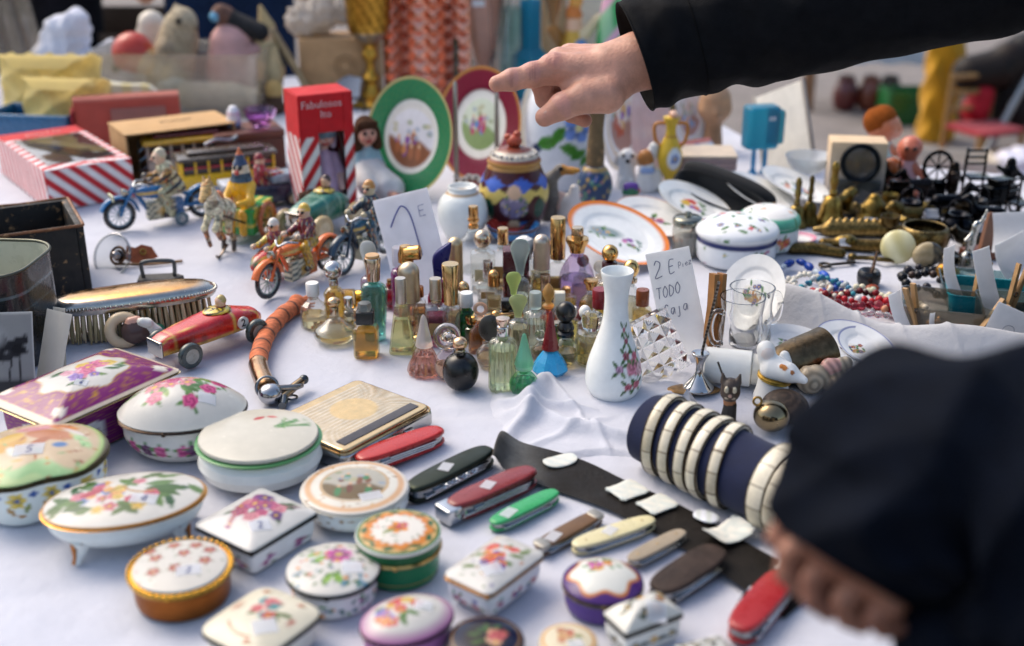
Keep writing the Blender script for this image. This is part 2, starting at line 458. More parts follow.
def writing(g, txt, x, y, w, h, th=.5, z=.5, c='#5a5f80', slant=.12):
    for i, ch in enumerate(txt):
        for st in STROKE.get(ch, []):
            p = [(x + i * w * 1.15 + a * w + b * h * slant, y + b * h, z) for a, b in st]
            p = spline(p, 6 * len(p)) if len(p) > 2 else np.array(p)
            g.add(tube(p, th, 5, True, (0, 0, 1), .4), 'paper', c)
    return g
# ------------------------------------------------------------------ camera, light, setting
cam = bpy.data.cameras.new('camera'); co = bpy.data.objects.new('camera', cam); C.objects.link(co)
co.location = CAM; co.rotation_euler = (PI / 2 - TH, 0, 0)
cam.sensor_width = 36; cam.lens = 36 * F / 1024; cam.clip_start = .02; cam.clip_end = 500
cam.dof.use_dof = True; cam.dof.focus_distance = 1.5; cam.dof.aperture_fstop = 2.6; cam.dof.aperture_blades = 8
S.camera = co
S.view_settings.view_transform = 'Standard'; S.view_settings.look = 'None'; S.view_settings.exposure = 0
try:
    S.cycles.use_denoising = True; S.cycles.max_bounces = 14; S.cycles.transmission_bounces = 12; S.cycles.transparent_max_bounces = 24
    S.cycles.caustics_reflective = False; S.cycles.caustics_refractive = True; S.cycles.blur_glossy = .5; S.cycles.sample_clamp_indirect = 6
except Exception: pass
SUN_EL, SUN_AZ = R(50), R(-52)       # from beyond the stall, to the left
w = bpy.data.worlds.new('World'); S.world = w; w.use_nodes = True
nt = w.node_tree; sky = nt.nodes.new('ShaderNodeTexSky'); sky.sky_type = 'NISHITA'; sky.sun_disc = False
sky.sun_elevation = SUN_EL; sky.sun_rotation = SUN_AZ; sky.air_density = 1.2; sky.dust_density = 4.5; sky.ozone_density = 1.2
bg = nt.nodes['Background']; nt.links.new(sky.outputs[0], bg.inputs[0]); bg.inputs[1].default_value = .25
sl = bpy.data.lights.new('sun', 'SUN'); so = bpy.data.objects.new('sun', sl); C.objects.link(so)
sl.energy = 1.25; sl.angle = R(40); sl.color = (1, .90, .76)
d = Vector((math.sin(SUN_AZ) * math.cos(SUN_EL), math.cos(SUN_AZ) * math.cos(SUN_EL), math.sin(SUN_EL)))
so.rotation_euler = d.to_track_quat('Z', 'Y').to_euler(); so.location = (0, 4, 6)

def structure(name, g, kind='structure'):
    o = bpy.data.objects.new(name, g.mesh(name, 1)); C.objects.link(o); o['kind'] = kind; return o
structure('ground', g1(grid(lambda u, v: np.stack([(u - .5) * 400, (v - .3) * 400, u * 0], 1), 40, 40), 'asphalt', '#7d7672'))

rng = np.random.RandomState(4)
def wrinkle(x, y, seed=0, amp=1.0):
    r = np.random.RandomState(seed); z = 0 * x
    for i in range(26):
        a = r.uniform(0, PI); f = r.uniform(9, 42); p = r.uniform(0, 6.28); q = (x * math.cos(a) + y * math.sin(a)); t = (-x * math.sin(a) + y * math.cos(a))
        z = z + np.exp(-((np.sin(q * f * .25 + p + .6 * np.sin(t * 5 + p))) / .16) ** 2) * r.uniform(.3, 1) * (.5 + .5 * np.sin(t * 7 + p * 2))
    return amp * z / 26
TX0, TX1, TY0, TY1 = -1.75, 1.45, .70, 3.35
def back(x): return np.interp(x, [.3, .56, 1.0, 1.5], [3.35, 2.52, 2.32, 2.2])   # the far edge runs nearer on the right
def cloth_fn(u, v):
    # top sheet with the sides hanging down
    x = TX0 + (TX1 - TX0) * (u * 1.16 - .08); TY1 = back(x); y = TY0 + (TY1 - TY0) * (v * 1.16 - .08)
    ox = np.maximum(np.maximum(TX0 - x, x - TX1), 0); oy = np.maximum(np.maximum(TY0 - y, y - TY1), 0)
    over = np.hypot(ox, oy)
    z = TOP - .0008 - wrinkle(x, y, 3, .055) - .0022 * np.exp(-((x + .18 + .01 * np.sin(y * 6)) / .006) ** 2) - .0025 * np.exp(-((y - 1.27 - .02 * x) / .006) ** 2) - .002 * np.exp(-((x - .5 - .05 * y) / .007) ** 2) - np.minimum(over * 3.0, .6)
    xx = np.clip(x, TX0, TX1) + np.sign(x - (TX0 + TX1) / 2) * np.minimum(ox, .02); yy = np.clip(y, TY0, TY1) + np.sign(y - 1.8) * np.minimum(oy, .02)
    wob = .012 * np.sin((xx + yy) * 30) * np.minimum(over * 6, 1)
    return np.stack([xx + wob * (ox > 0), yy + wob * (oy > 0), np.minimum(z, TOP - .0008)], 1)
cl = bpy.data.objects.new('tablecloth', g1(grid(cloth_fn, 420, 360), 'cloth', (.535, .545, .605)).mesh('tablecloth', 1)); C.objects.link(cl)
tag(cl, 'large creased white cloth covering the whole market table', 'tablecloth')
tb = bpy.data.objects.new('table', None); C.objects.link(tb); tb.location = ((TX0 + TX1) / 2, (TY0 + TY1) / 2, 0); tag(tb, 'long trestle table hidden under the white cloth', 'table')
cx, cy = (TX1 - TX0) / 2 - .03, (TY1 - TY0) / 2 - .03
ol = [(TX0 + .03, TY0 + .03), (TX1 - .03, TY0 + .03), (TX1 - .03, back(TX1) - .03), (1.0, 2.27), (.53, 2.49), (.28, 3.31), (TX0 + .03, 3.31)]
ctr = np.array([(TX0 + TX1) / 2, (TY0 + TY1) / 2])
for nm, sh, loc in [('tabletop', slab([tuple(np.array(q) - ctr) for q in ol], .03), (0, 0, TOP - .046))] + [('leg', box(.03, .03, TOP - .048, .005, .003), (x - ctr[0], y - ctr[1], 0)) for x, y in ((TX0 + .1, .8), (TX1 - .1, .8), (TX1 - .12, 2.1), (TX0 + .1, 3.2), (.2, 3.2))]:
    o = bpy.data.objects.new(nm, g1(sh, 'wood', '#8a6a48', loc=loc).mesh(nm, 1)); C.objects.link(o); o.parent = tb
# ------------------------------------------------------------------ front: porcelain trinket boxes
WHITE = '#dedbd3'
def sticker(T, x, y, z, txt='', rot=(0, 0, 0), w=9, h=6, ink='#6a74a8', zf=None):
    g = G(); g.add(grid(lambda u, v: np.stack([(u - .5) * 2 * w, (v - .5) * 2 * h, 0 * u], 1), 14, 10), 'paper', '#e9ebf0')
    writing(g, txt, -w * .35 * len(txt) / 1.6, -h * .6, w * .5, h * 1.15, .55, .3, ink)
    for i, v in enumerate(g.V):
        v = mv((v, []), (x, y, 0), (0, 0, rot[2]))[0]; v[:, 2] += (zf(v[:, 0], v[:, 1]) if zf else z) + .5; g.V[i] = v
    return T.part('price_sticker', g)

def trinket(label, px, py, outline, hb, dome, art, side, rim='#3a322c', rz=0, rimw=3.2, base=.9, foot=.86, rimm='metal', bulge=0, stick=None, feet=None, lipz=2.2, clasp=True, prof=None, bodym='glaze', clasp_c=None, ov=1.0):
    T = Thing('trinket_box', label, 'trinket box', px, py, rz, 'porcelain trinket boxes at the front of the table')
    z0 = feet or 0
    pr = prof or [(foot - .08, 0), (foot, 1.5), (base + bulge, hb * .45), (base, hb * .85), (base + .02, hb)]
    pr = dense(smooth(pr, 2), .06 * 1) if not prof else dense(prof, .06)
    # subdivide in height for painting
    q = [pr[0]]
    for a, b in zip(pr, pr[1:]):
        m = max(1, int(abs(b[1] - a[1]) / 1.6)); q += [(a[0] + (b[0] - a[0]) * t / m, a[1] + (b[1] - a[1]) * t / m) for t in range(1, m + 1)]
    T.part('box_body', g1(solid(outline, q), bodym, side, loc=(0, 0, z0)))
    zr = z0 + hb
    if rimw:
        g = G(); g.add(solid(outline, [(base + .02, 0), (1.005, .5), (1.02, rimw * .35), (1.005, rimw * .5), (1.02, rimw * .65), (1.005, rimw - .3), (.97, rimw)]), rimm, rim, loc=(0, 0, zr))
        T.part('hinge_rim', g)
    L = zr + rimw
    e = 1.0 * ov
    lp = [(e * .965, 0), (e, lipz * .35), (e, lipz * .7), (e * .985, lipz)]
    m = 34
    for i in range(1, m + 1):
        t = i / m; s = e * .985 * (1 - t); lp.append((max(s, 0), lipz + dome * (1 - (1 - t) ** 2.3)))
    lid = T.part('lid', g1(solid(outline, lp), 'glaze', lambda V: art(V) ** 1.12 * .76, loc=(0, 0, L)))
    r = outline
    if clasp and rimw:
        i = int(np.argmin(r[:, 1] * math.cos(R(rz)) + r[:, 0] * math.sin(R(rz)) * 1 ))
        p = r[i]; n_ = p / np.linalg.norm(p)
        T.part('clasp', g1(ell(2.6, 1.8, 2.4, 12, 8), rimm, clasp_c or rim, loc=(p[0] + n_[0] * 1.2, p[1] + n_[1] * 1.2, zr + rimw * .5)))
    if stick:
        oa = np.arctan2(outline[:, 1], outline[:, 0]); oi = np.argsort(oa); orr = np.hypot(outline[:, 0], outline[:, 1])[oi]; oa = oa[oi]
        def zf(x, y):
            s = np.hypot(x, y) / np.interp(np.arctan2(y, x), oa, orr, period=2 * PI); t = np.clip(1 - s / (e * .985), 0, 1)
            return L + lipz + dome * (1 - (1 - t) ** 2.3)
        sticker(T, stick[0] * .85, stick[1] * .85, 0, stick[3], (0, 0, stick[4][2] - rz if len(stick) > 4 else 0), *(stick[5] if len(stick) > 5 else ()), zf=zf)
    return T

ROSE = ('#c0557e', '#d98aa4', '#a63a62', '#e2a6b4')
# purple rectangular box with scalloped lid
def a_purple(V):
    A = Art(V, '#8d2b78'); x, y = A.x, A.y
    for i in range(-8, 9):
        A.mix((.55 - abs((x + y * .62 - i * 14) * .85)) / .8 + .3, '#b07a4c'); A.mix((.55 - abs((x - y * .62 - i * 14) * .85)) / .8 + .3, '#b07a4c')
    sc = 1 + .07 * np.cos(np.arctan2(y / 45, x / 33) * 8)
    d = np.hypot(x / 33, y / 46) / sc
    A.mix((1.04 - d) * 30, '#c9a050'); A.mix((1 - d) * 30, WHITE)
    A.posy(2, 4, 23, 32, ['#d87a94', '#e09aa8', '#8a6ab0', '#d8b040', '#cc5f86'], 5, 20, .3)
    for sx, sy in ((1, 1), (-1, 1), (1, -1), (-1, -1)):
        for a in (20, 70, 110): A.leaf(sx * 40, sy * 60, 8, a * sx * sy, '#f0e8da', .45)
    rd = random.Random(2)
    for i in range(22):
        a = rd.uniform(0, 6.28); A.leaf(math.cos(a) * 42, math.sin(a) * 62, 5, rd.uniform(0, 180), '#c8963c', .3)
    e = np.maximum(abs(x) / 50, abs(y) / 72); return A.mix((e - .975) * 80, '#e6d6c0').c
def s_purple(V):
    A = Art(V, '#7d2670', 0); A.x = np.where(abs(V[:, 0]) > 44, V[:, 1], V[:, 0] + 300); A.y = V[:, 2]
    for i in range(-30, 60):
        A.mix((.4 - abs((A.x + A.y * 1.1 - i * 10) * .7)) / .8 + .3, '#a06a50'); A.mix((.4 - abs((A.x - A.y * 1.1 - i * 10) * .7)) / .8 + .3, '#a06a50')
    for cx_ in (-30, 30, 300):
        d = np.hypot((A.x - cx_) / 14, (A.y - 20) / 14) / (1 + .06 * np.cos(np.arctan2(A.y - 20, A.x - cx_) * 8)); A.mix((1 - d) * 12, '#e6e4e2')
        A.posy(cx_, 20, 8, 8, ['#5a4f9a', '#8f6ab0', '#d0a048'], 3, 7, .3)
    return A.c
trinket('purple and gold rectangular porcelain box with scalloped lid and rose bouquet', 92, 429, o_rect(52, 77, 7, 5, 18), 46, 15, a_purple, s_purple, rim='#c9b48c', rz=-34, rimw=1.6, base=.86, foot=.83, lipz=2, clasp=False,
        stick=(22, -20, 9.5, '6', (-14, 10, 0), (6, 5)))
# white oval rose box
def a_rosew(V):
    A = Art(V, WHITE); A.posy(-12, 10, 34, 24, ['#d98a92', '#e0a0a0', '#c45a86'], 7, 9, .4, ('#6d9a4a', '#4f7d3a', '#8aae5c'), 34)
    for x, y in ((28, -6), (36, 12), (-22, -18), (12, -26), (-2, 30)):
        for a in (30, 110, 200, 300): A.leaf(x + 8 * math.cos(R(a)), y + 8 * math.sin(R(a)), 6, a, '#5f8f4a')
        A.rose(x, y, 7.5, '#c03f7c')
    return A.c
def s_roses(V):
    A = Art(V, WHITE, 56)
    for i, x in enumerate((-56, -38, -22, 4, 16, 28, 52)):
        for a in (20, 100, 170, 230, 320): A.leaf(x + 8 * math.cos(R(a)), 19 + 7 * math.sin(R(a)), 5, a, '#5d8f55')
        A.rose(x, 18, 7, ('#c04a86', '#5a2a58', '#b84a80')[i % 3])
    return A.c
trinket('white oval porcelain box with pink roses and tall domed lid, behind the plain white one', 187, 446, o_circ(96, 62, 51), 38, 26, a_rosew, s_roses, rim='#4d4036', rz=8, rimw=3.4, base=.93, foot=.72, bulge=.02, stick=(32, -24, 15, '9', (28, 18, 10), (8, 6)))
# kidney shaped box
def a_kid(V):
    A = Art(V, '#d9c3a4'); x, y = A.x, A.y
    A.mix(np.clip((-y - 34 + 7 * np.sin(x * .12)) / 5, 0, 1), '#a9cf98'); A.mix(np.clip((-y - 50 + 4 * np.sin(x * .2)) / 4, 0, 1), '#c2d8a0')
    for q in ((-30, 6, 24, 20, '#d8aa58', 20), (14, 18, 26, 12, '#c98a62', -20), (0, 40, 22, 9, '#d9a0a6', 10), (24, 38, 16, 8, '#d98f4a', -30), (-52, -8, 10, 18, '#4f8fc0', 15), (6, 2, 12, 6, '#b9754e', 50), (44, 8, 6, 20, '#b8d8a0', 30), (-40, 30, 14, 8, '#cfc0b0', 0), (26, -6, 7, 5, '#5a86b8', 0), (-16, -14, 5, 12, '#e0e2d8', 30), (36, 24, 3, 16, '#e6d8d0', 50), (-24, 18, 14, 10, '#e0bd6c', 40)): A.disc(q[0], q[1], q[2], q[4], q[3], q[5], 2.5)
    rd = random.Random(4)
    for i in range(60): A.disc(rd.uniform(-60, 60), rd.uniform(-60, 60), rd.uniform(2, 5), rd.choice(['#b8784a', '#d8b060', '#8fb880', '#c89a6a', '#e0cdb0', '#a86a50']), rd.uniform(1, 2.5), rd.uniform(0, 180), 1.5)
    d = np.hypot(x / 66, y / 70); A.mix((d - .9) * 14, '#b4cf88'); return A.mix((d - .98) * 30, '#6a5c40').c
def s_kid(V):
    A = Art(V, '#e4ece8', 62)
    for i, x in enumerate(range(-180, 190, 34)):
        A.flower(x, 32, 9, '#d8b84a', '#3a5a9a', 6); A.disc(x + 16, 36, 3.5, '#2f57a0'); A.leaf(x + 8, 22, 7, 60, '#8f9a5a'); A.leaf(x - 6, 20, 7, 120, '#b08a4a'); A.disc(x + 2, 14, 2.4, '#b0803a')
    return A.c
kid = o_fn(lambda a: 1 - .16 * np.exp(-((a - 5.05) / .42) ** 2) + .05 * np.cos(2 * a), 120, 66, 70)
trinket('kidney shaped porcelain box with painted family scene on the lid, cut by left edge', 42, 498, kid, 44, 11, a_kid, s_kid, rim='#5e4f34', rz=12, rimw=5, base=.95, foot=.84, rimm='brass', stick=(-2, -14, 8.5, '5', (-8, 2, 12), (14, 10)))
# plain white box with green line
def a_plain(V):
    A = Art(V, '#dcd7c8'); rd = random.Random(3)
    for i in range(24): A.stem(rd.uniform(14, 26), rd.uniform(4, 10), rd.uniform(18, 50), rd.uniform(14, 30), rd.choice(['#5f9a4a', '#4f8a42', '#8fb070']), .6)
    A.leaf(-4, 26, 7, 40, '#cf6a6a', .5); A.leaf(8, 30, 6, -10, '#d98a80', .5); return A.c
def s_plain(V):
    A = Art(V, '#e9e9e2', 50); return A.band(A.z, 33.6, 36.2, '#4f8552').c
trinket('plain white round porcelain jar with thin green line and grass tuft on the lid', 262, 474, o_circ(96, 61, 58), 38, 5, a_plain, s_plain, rim='#4f8a55', rimw=2.2, rimm='glaze', prof=[(.6, 0), (.7, 2), (.93, 10), (1.0, 20), (.97, 28), (.9, 33), (.9, 38)], clasp=False, ov=.96, lipz=5)
# oval footed box
def a_oval(V):
    A = Art(V, WHITE)
    A.posy(0, 0, 62, 36, ['#cf7a86', '#5f7fb8', '#d9b25a', '#c05a6e', '#e0a25a'], 12, 20, .2, ('#55763a', '#6f8f50', '#3f6a44'), 30)
    A.stem(-20, -14, 14, 16, '#5f7a3e', 1, .2); A.stem(0, 12, 28, -4, '#b98a3e', 1.4, -.2); A.leaf(-46, -8, 11, 20, '#557a3c', .5); A.leaf(-38, -22, 9, 10, '#4f7a3a', .5); A.disc(-30, 8, 12, '#b84a58', 6, 25)
    d = np.hypot(A.x / 78, A.y / 52); return A.mix((d - .962) * 60, '#c8924a').c
def s_oval(V):
    A = Art(V, '#e9eeea', 66)
    return A.c
T = trinket('white oval porcelain box standing on gold striped feet', 130, 537, o_circ(96, 78, 52), 26, 8, a_oval, s_oval, rim='#c58f45', rz=17, rimw=1.8, base=.95, foot=.8, rimm='metal', feet=14, clasp=False, stick=(22, -20, 5.5, '4', (-6, 4, 0), (13, 8)))
for a in (28, 150, 226, 322):
    x, y = 64 * math.cos(R(a)), 42 * math.sin(R(a)); ox, oy = math.cos(R(a)), math.sin(R(a))
    g = G().add(tube([(x * 1.12, y * 1.12, 0), (x * 1.08, y * 1.08, 4), (x * .98, y * .98, 12), (x * .95, y * .95, 22)], [4.4, 4, 7, 12], 10), 'glaze', '#e8ebe6')
    g.add(tube([(x * 1.12 + ox * 3, y * 1.12 + oy * 3, 1), (x * 1.09 + ox * 2.4, y * 1.09 + oy * 2.4, 8), (x * 1.09 + ox * 3, y * 1.09 + oy * 3, 22)], [2.2, 1.8, 2.4], 8), 'metal', '#bb7c44')
    for s_ in (-1, 1): g.add(tube([(x * 1.08 + ox * 2, y * 1.08 + oy * 2, 14), (x * 1.08 - oy * 9 * s_, y * 1.08 + ox * 9 * s_, 24)], [.9, .7], 6), 'metal', '#bb7c44')
    T.part('foot', g)
# square rose box
def a_sq(V):
    A = Art(V, '#dddbd6'); A.posy(-3, 9, 30, 27, ['#b0486e', '#8a3a78', '#c47a84', '#a03a5a', '#6a3a80'], 21, 20, .27, ('#5a6f4a', '#7a4a5a'), 10)
    for i in range(7): A.flower(-14 + i * 1.5, -14 - i * 3, 3, ('#8f3f7c', '#a84a6a')[i % 2])
    return A.c
def s_sq(V):
    A = Art(V, '#eae9ea', 0); A.x = np.where(abs(V[:, 0]) > 35, V[:, 1], V[:, 0]); A.y = V[:, 2]
    for x in (-22, 22): A.posy(x, 10, 9, 7, ['#8a3a80', '#6a2a60', '#b05a8a'], int(x + 40), 6, .42, ('#5a7a55',), 5)
    return A.c
trinket('square white porcelain box with crimson and purple flower bouquet and black rim', 259, 545, o_rect(41, 45, 6, 4, 14), 25, 8, a_sq, s_sq, rim='#24211f', rz=-36, rimw=4.2, base=.95, foot=.9, stick=(24, -16, 6, '2', (-4, 6, 24), (10, 8)))
# round gilt brown box
def a_brown(V):
    A = Art(V, '#dcd8cf'); 
    for x, y in ((-26, 8), (0, 16), (24, 4), (-22, -16), (-2, -10), (8, 32), (-14, 32), (24, 24), (-36, 22)):
        for a in (0, 70, 140, 210, 290): A.leaf(x + 5 * math.cos(R(a)), y + 5 * math.sin(R(a)), 4, a, '#8a8a58')
        A.rose(x, y, 5.6, '#a8504a'); A.disc(x, y, 1.6, '#dcc08a')
    A.sprinkle(-40, 40, -36, 40, ['#b86a6a', '#c08a8a'], 4, 26, 1.1); return A.c
T = trinket('copper brown round trinket box with scalloped gold rim and rosebud lid', 184, 596, o_circ(96, 50, 50), 29, 4, a_brown, '#9a5c2c', rim='#d8a03c', rimw=5.5, base=.94, foot=.92, rimm='metal', stick=(14, -16, 4, '2', (-4, 2, 14), (12, 8)), bodym='satin', ov=.92)
g = G()
for i in range(44):
    a = i / 44 * 2 * PI; g.add(ell(3.4, 2, 2.6, 8, 6), 'metal', '#d9a445', loc=(50.5 * math.cos(a), 50.5 * math.sin(a), 34.5), rot=(0, 0, math.degrees(a) + 90))
T.part('gilt_edge', g)
# round black rim daisy
def a_daisy(V):
    A = Art(V, '#dcd9d2'); A.flower(4, 14, 15, '#bf4f98', '#c9b060', 10)
    for a, x, y in ((20, -20, 16), (40, -14, 6), (120, 8, -24), (70, -2, -26)): A.leaf(x, y, 10, a, '#8fb850', .4)
    A.sprinkle(-36, 38, -34, 36, ['#d98a3a', '#3f6a94', '#c8503a', '#5a8aa0'], 9, 80, 2.6); return A.c
def s_daisy(V):
    A = Art(V, '#e9eae6', 42); A.sprinkle(-140, 140, 3, 22, ['#b04a9a', '#2f6a94', '#e08a3a', '#2f7a8a'], 5, 90, 3, ('#4f9a50', '#2a7a6a')); return A.c
trinket('round porcelain box with magenta daisy and tiny scattered flowers on its lid', 335, 596, o_circ(96, 46, 46), 27, 7, a_daisy, s_daisy, rim='#201e1b', rimw=4.2, base=.93, foot=.9, stick=(24, -8, 5, '', (0, 10, 10), (10, 9)))
# cream rectangular
def a_cream(V):
    A = Art(V, '#e9e2cc'); A.posy(0, 8, 22, 20, ['#c84a5a', '#6a9a9a', '#d06a6a', '#4f8a8a', '#c04a4a'], 31, 9, .34, ('#7a8a5a',), 8)
    A.stem(-20, -24, 14, -30, '#a86a3a', 1.2, -.14)
    for x, y in ((-32, -2), (16, -36), (32, 10), (-26, 34), (20, 36)): A.flower(x, y, 4, '#b0503f'); A.leaf(x + 4, y, 4, 30, '#8a7a4a')
    d = np.maximum(abs(A.x) / 42, abs(A.y) / 46); return A.c
trinket('cream rectangular box with small red and teal posy, cut by the bottom edge', 264, 648, o_super(96, 44, 48, 5), 26, 9, a_cream, '#e2ddd0', rim='#2f2b26', rz=-34, rimw=5, base=.94, foot=.9, stick=(20, -14, 7, '', (0, 4, 20), (12, 10)))
# round white scene box
def a_scene1(V):
    A = Art(V, '#e8e4d8'); d = np.hypot(A.x, A.y)
    A.mix((d - 42) / 2, '#e0b890'); A.mix((d - 48) / 2, '#e8e2d8'); A.sprinkle(-52, 52, -52, 52, ['#b07a5a', '#c09a6a'], 8, 60, 1.5, ('#a8855a',))
    A.disc(0, 0, 34, '#ddd6c6'); A.scene(0, 0, 32, 31, 5, '#bcb8aa', '#7d6a48', ('#8a5a3a', '#4f8a5a', '#a8b8c8', '#7a4a34')); A.ring(32, 34, '#c9a878'); return A.c
def s_lace(V):
    A = Art(V, '#e6e9e6', 50); A.sprinkle(-160, 160, 2, 28, ['#a08a70', '#8a6a50'], 6, 130, 1.6, ('#8a7a60',)); return A.c
trinket('round cream box with dark landscape medallion and lacy sides, left of the red pocket knife', 356, 511, o_circ(96, 53, 52), 24, 5, a_scene1, s_lace, rim='#d8d2c4', rimw=2, rimm='glaze', base=.98, foot=.82, bulge=.02, stick=(22, -28, 2.2, '', (0, 6, 24), (11, 6)), clasp=False)
# green round box
def a_green(V):
    A = Art(V, '#2d7a4c'); d = np.hypot(A.x, A.y); an = np.arctan2(A.y, A.x)
    A.mix((39 - d) / 1.2, '#e0b878'); A.mix((36 - d + 2 * np.cos(an * 14)) / 1.2, '#1f6a40'); A.mix((33.5 - d + 2.5 * np.cos(an * 9)) / 1.2, '#dd8f3a'); A.mix((27 - d + 1.5 * np.cos(an * 18)) / 1.2, '#ebe6dc')
    A.sprinkle(-26, 26, -26, 26, ['#d89a9a', '#c0d0b0'], 4, 30, 1.6); A.flower(0, 2, 11, '#d88a2a', '#c0403a', 5, .5); A.flower(4, 6, 6, '#c45a6a'); A.leaf(-9, -5, 7, 200, '#8a9a4a'); return A.c
def s_green(V):
    A = Art(V, '#17764a', 40); A.band(A.z, 7, 8, '#b08a4a'); return A.c
T = trinket('tall round emerald green box with gilt hinge band and orange rose lid', 400, 570, o_circ(96, 42, 42), 27, 4, a_green, s_green, rim='#c9a466', rimw=5, base=.95, foot=.92, rimm='metal', stick=None, lipz=13, clasp_c='#d9b26a')
T.part('lid_edge', g1(lathe([(42.2, 0), (42.8, 1.4), (42.2, 3)], 80), 'glaze', '#e8e4da', loc=(0, 0, 41.6)))
# rectangular floral
def a_rectf(V):
    A = Art(V, '#dddbd6'); A.posy(0, 4, 22, 34, ['#d0503a', '#e0853a', '#5a4aa0', '#c84a4a', '#d86a4a'], 41, 26, .24, ('#8a9a6a',), 8); A.sprinkle(-26, 26, -40, 40, ['#c06a4a', '#d0a04a', '#6a6aa0'], 4, 34, 1.4); return A.c
def s_rectf(V):
    A = Art(V, '#e8e9ea', 0); A.x = np.where(abs(V[:, 0]) > 26, V[:, 1], V[:, 0] + 200); A.y = V[:, 2]
    for x in (-26, 0, 24, 190, 210): A.posy(x, 12, 8, 8, ['#a83a5a', '#4a4f9a', '#b0506a'], int(x + 60), 6, .36, ('#3f8a70', '#4a7a4a'), 8)
    return A.c
trinket('rectangular white floral box with gilded bronze rim, next to the emerald green box', 495, 593, o_rect(30, 46, 9, 5, 14), 29, 8, a_rectf, s_rectf, rim='#a5753e', rz=-38, rimw=4, base=.94, foot=.8, rimm='brass', stick=(12, -20, 8, '', (0, 8, 26), (10, 8)))
# oval pink
def a_pink(V):
    A = Art(V, '#dcd9d2'); d = np.hypot(A.x / 48, A.y / 37); A.mix((d - .72) * 3.4, '#b878a8'); A.posy(-8, 4, 28, 20, ['#d0452f', '#d8704a', '#d8b050', '#8a7ab8', '#cc5a5a'], 51, 15, .34, ('#6f8f5a',), 8); return A.c
trinket('oval white box with pink shaded edge and red poppies, cut by the bottom edge', 408, 642, o_circ(96, 48, 38), 23, 12, a_pink, '#a8699c', rim='#3a322c', rz=32, rimw=4, base=.95, foot=.9, stick=(20, -4, 12, '', (6, 14, 0), (9, 8)))
# navy round
def a_navy(V):
    A = Art(V, '#141a3e'); d = np.hypot(A.x, A.y); A.mix((26 - d) / 8, '#3a3228'); A.posy(4, 0, 18, 17, ['#b85a5a', '#c08a70', '#a84a4a', '#d0a080'], 61, 9, .34, ('#3f6a3a', '#55703a'), 10); return A.ring(33, 34.5, '#a07c48').c
trinket('small dark navy round box with rose bouquet lid at the bottom edge', 486, 656, o_circ(80, 38, 38), 16, 5, a_navy, '#141a3e', rim='#8a6a48', rimw=3, rimm='brass', base=.94)
def a_cr(V):
    A = Art(V, '#e6dcc0'); A.posy(-2, 4, 15, 14, ['#c88a6a', '#d0a070', '#b86a5a'], 71, 8, .3, ('#8f9a6a',), 8); return A.ring(24, 27, '#d8a66a').c
trinket('smallest cream round box with peach flowers at the bottom edge', 568, 655, o_circ(80, 29, 29), 13, 4, a_cr, '#ddd6c4', rim='#9a7a4a', rimw=2.5, rimm='brass', base=.94, stick=(8, -12, 3.6, '', (0, 0, 20), (8, 6)))
# purple round
def a_pur(V):
    A = Art(V, '#5c3a80'); d = np.hypot(A.x, A.y); an = np.arctan2(A.y, A.x); A.mix((34 - d + 3 * np.cos(an * 6)) / 1.2, '#d88a3a'); A.mix((31 - d + 3 * np.cos(an * 6)) / 1.2, '#e8e8e0')
    A.posy(-2, 8, 18, 14, ['#c04a94', '#d8803a', '#b85aa0', '#d8a040'], 81, 7, .42, ('#6a9a5a', '#8ab060'), 9); return A.c
def s_pur(V):
    A = Art(V, '#553a86', 38)
    for x in (14, -60, 80): A.flower(x, 13, 8, '#c98a4a', '#553a86', 3, 1.2); A.stem(x - 8, 6, x + 12, 9, '#c98a4a', 1, -.3)
    return A.c
trinket('small violet round box with gold bird on its side and flowered dome', 602, 604, o_circ(90, 40, 40), 22, 13, a_pur, s_pur, rim='#6e6048', rimw=4.5, rimm='brass', base=.96, foot=.92)
# casket
def a_cas(V):
    A = Art(V, '#e9e7de')
    for x, y, c in ((-18, 2, '#3a3f34'), (0, 8, '#d89a2a'), (18, -2, '#b0602a'), (-6, -12, '#3a3f34'), (26, 8, '#d8a040'), (8, -12, '#c8842a')):
        A.flower(x, y, 5, c); A.leaf(x + 6, y + 3, 5, 30, '#4a5a40'); A.leaf(x - 6, y - 2, 5, 150, '#4a5a40')
    return A.c
def s_cas(V):
    A = Art(V, '#e6e5de', 0); A.x = np.where(abs(V[:, 0]) > 30, V[:, 1] + 100, V[:, 0]); A.y = V[:, 2]
    for x in (-22, 0, 22, 100): A.flower(x, 13, 5, ('#2f3236', '#d0953a')[x == 0]); A.leaf(x + 9, 11, 6, 20, '#3f4a40'); A.leaf(x - 9, 12, 6, 160, '#3f4a40')
    return A.c
trinket('small white casket with roof shaped lid, thick black band and orange flowers', 642, 640, o_rect(35, 20, 3, 4, 14), 26, 14, a_cas, s_cas, rim='#2c2a28', rz=30, rimw=5.5, base=.95, foot=.88, stick=(6, -16, 6, '', (38, 0, 0), (10, 9)))
def a_grey(V):
    A = Art(V, '#dcdcd6'); A.sprinkle(-28, 28, -22, 22, ['#4a4c4a', '#5f625c'], 5, 40, 3, ('#4a4f48',)); return A.c
trinket('grey and white leaf patterned box barely showing at the bottom edge', 706, 668, o_rect(27, 22, 5, 4, 10), 14, 7, a_grey, '#d6d6d0', rim='#55524c', rz=20, rimw=2.5, base=.95)

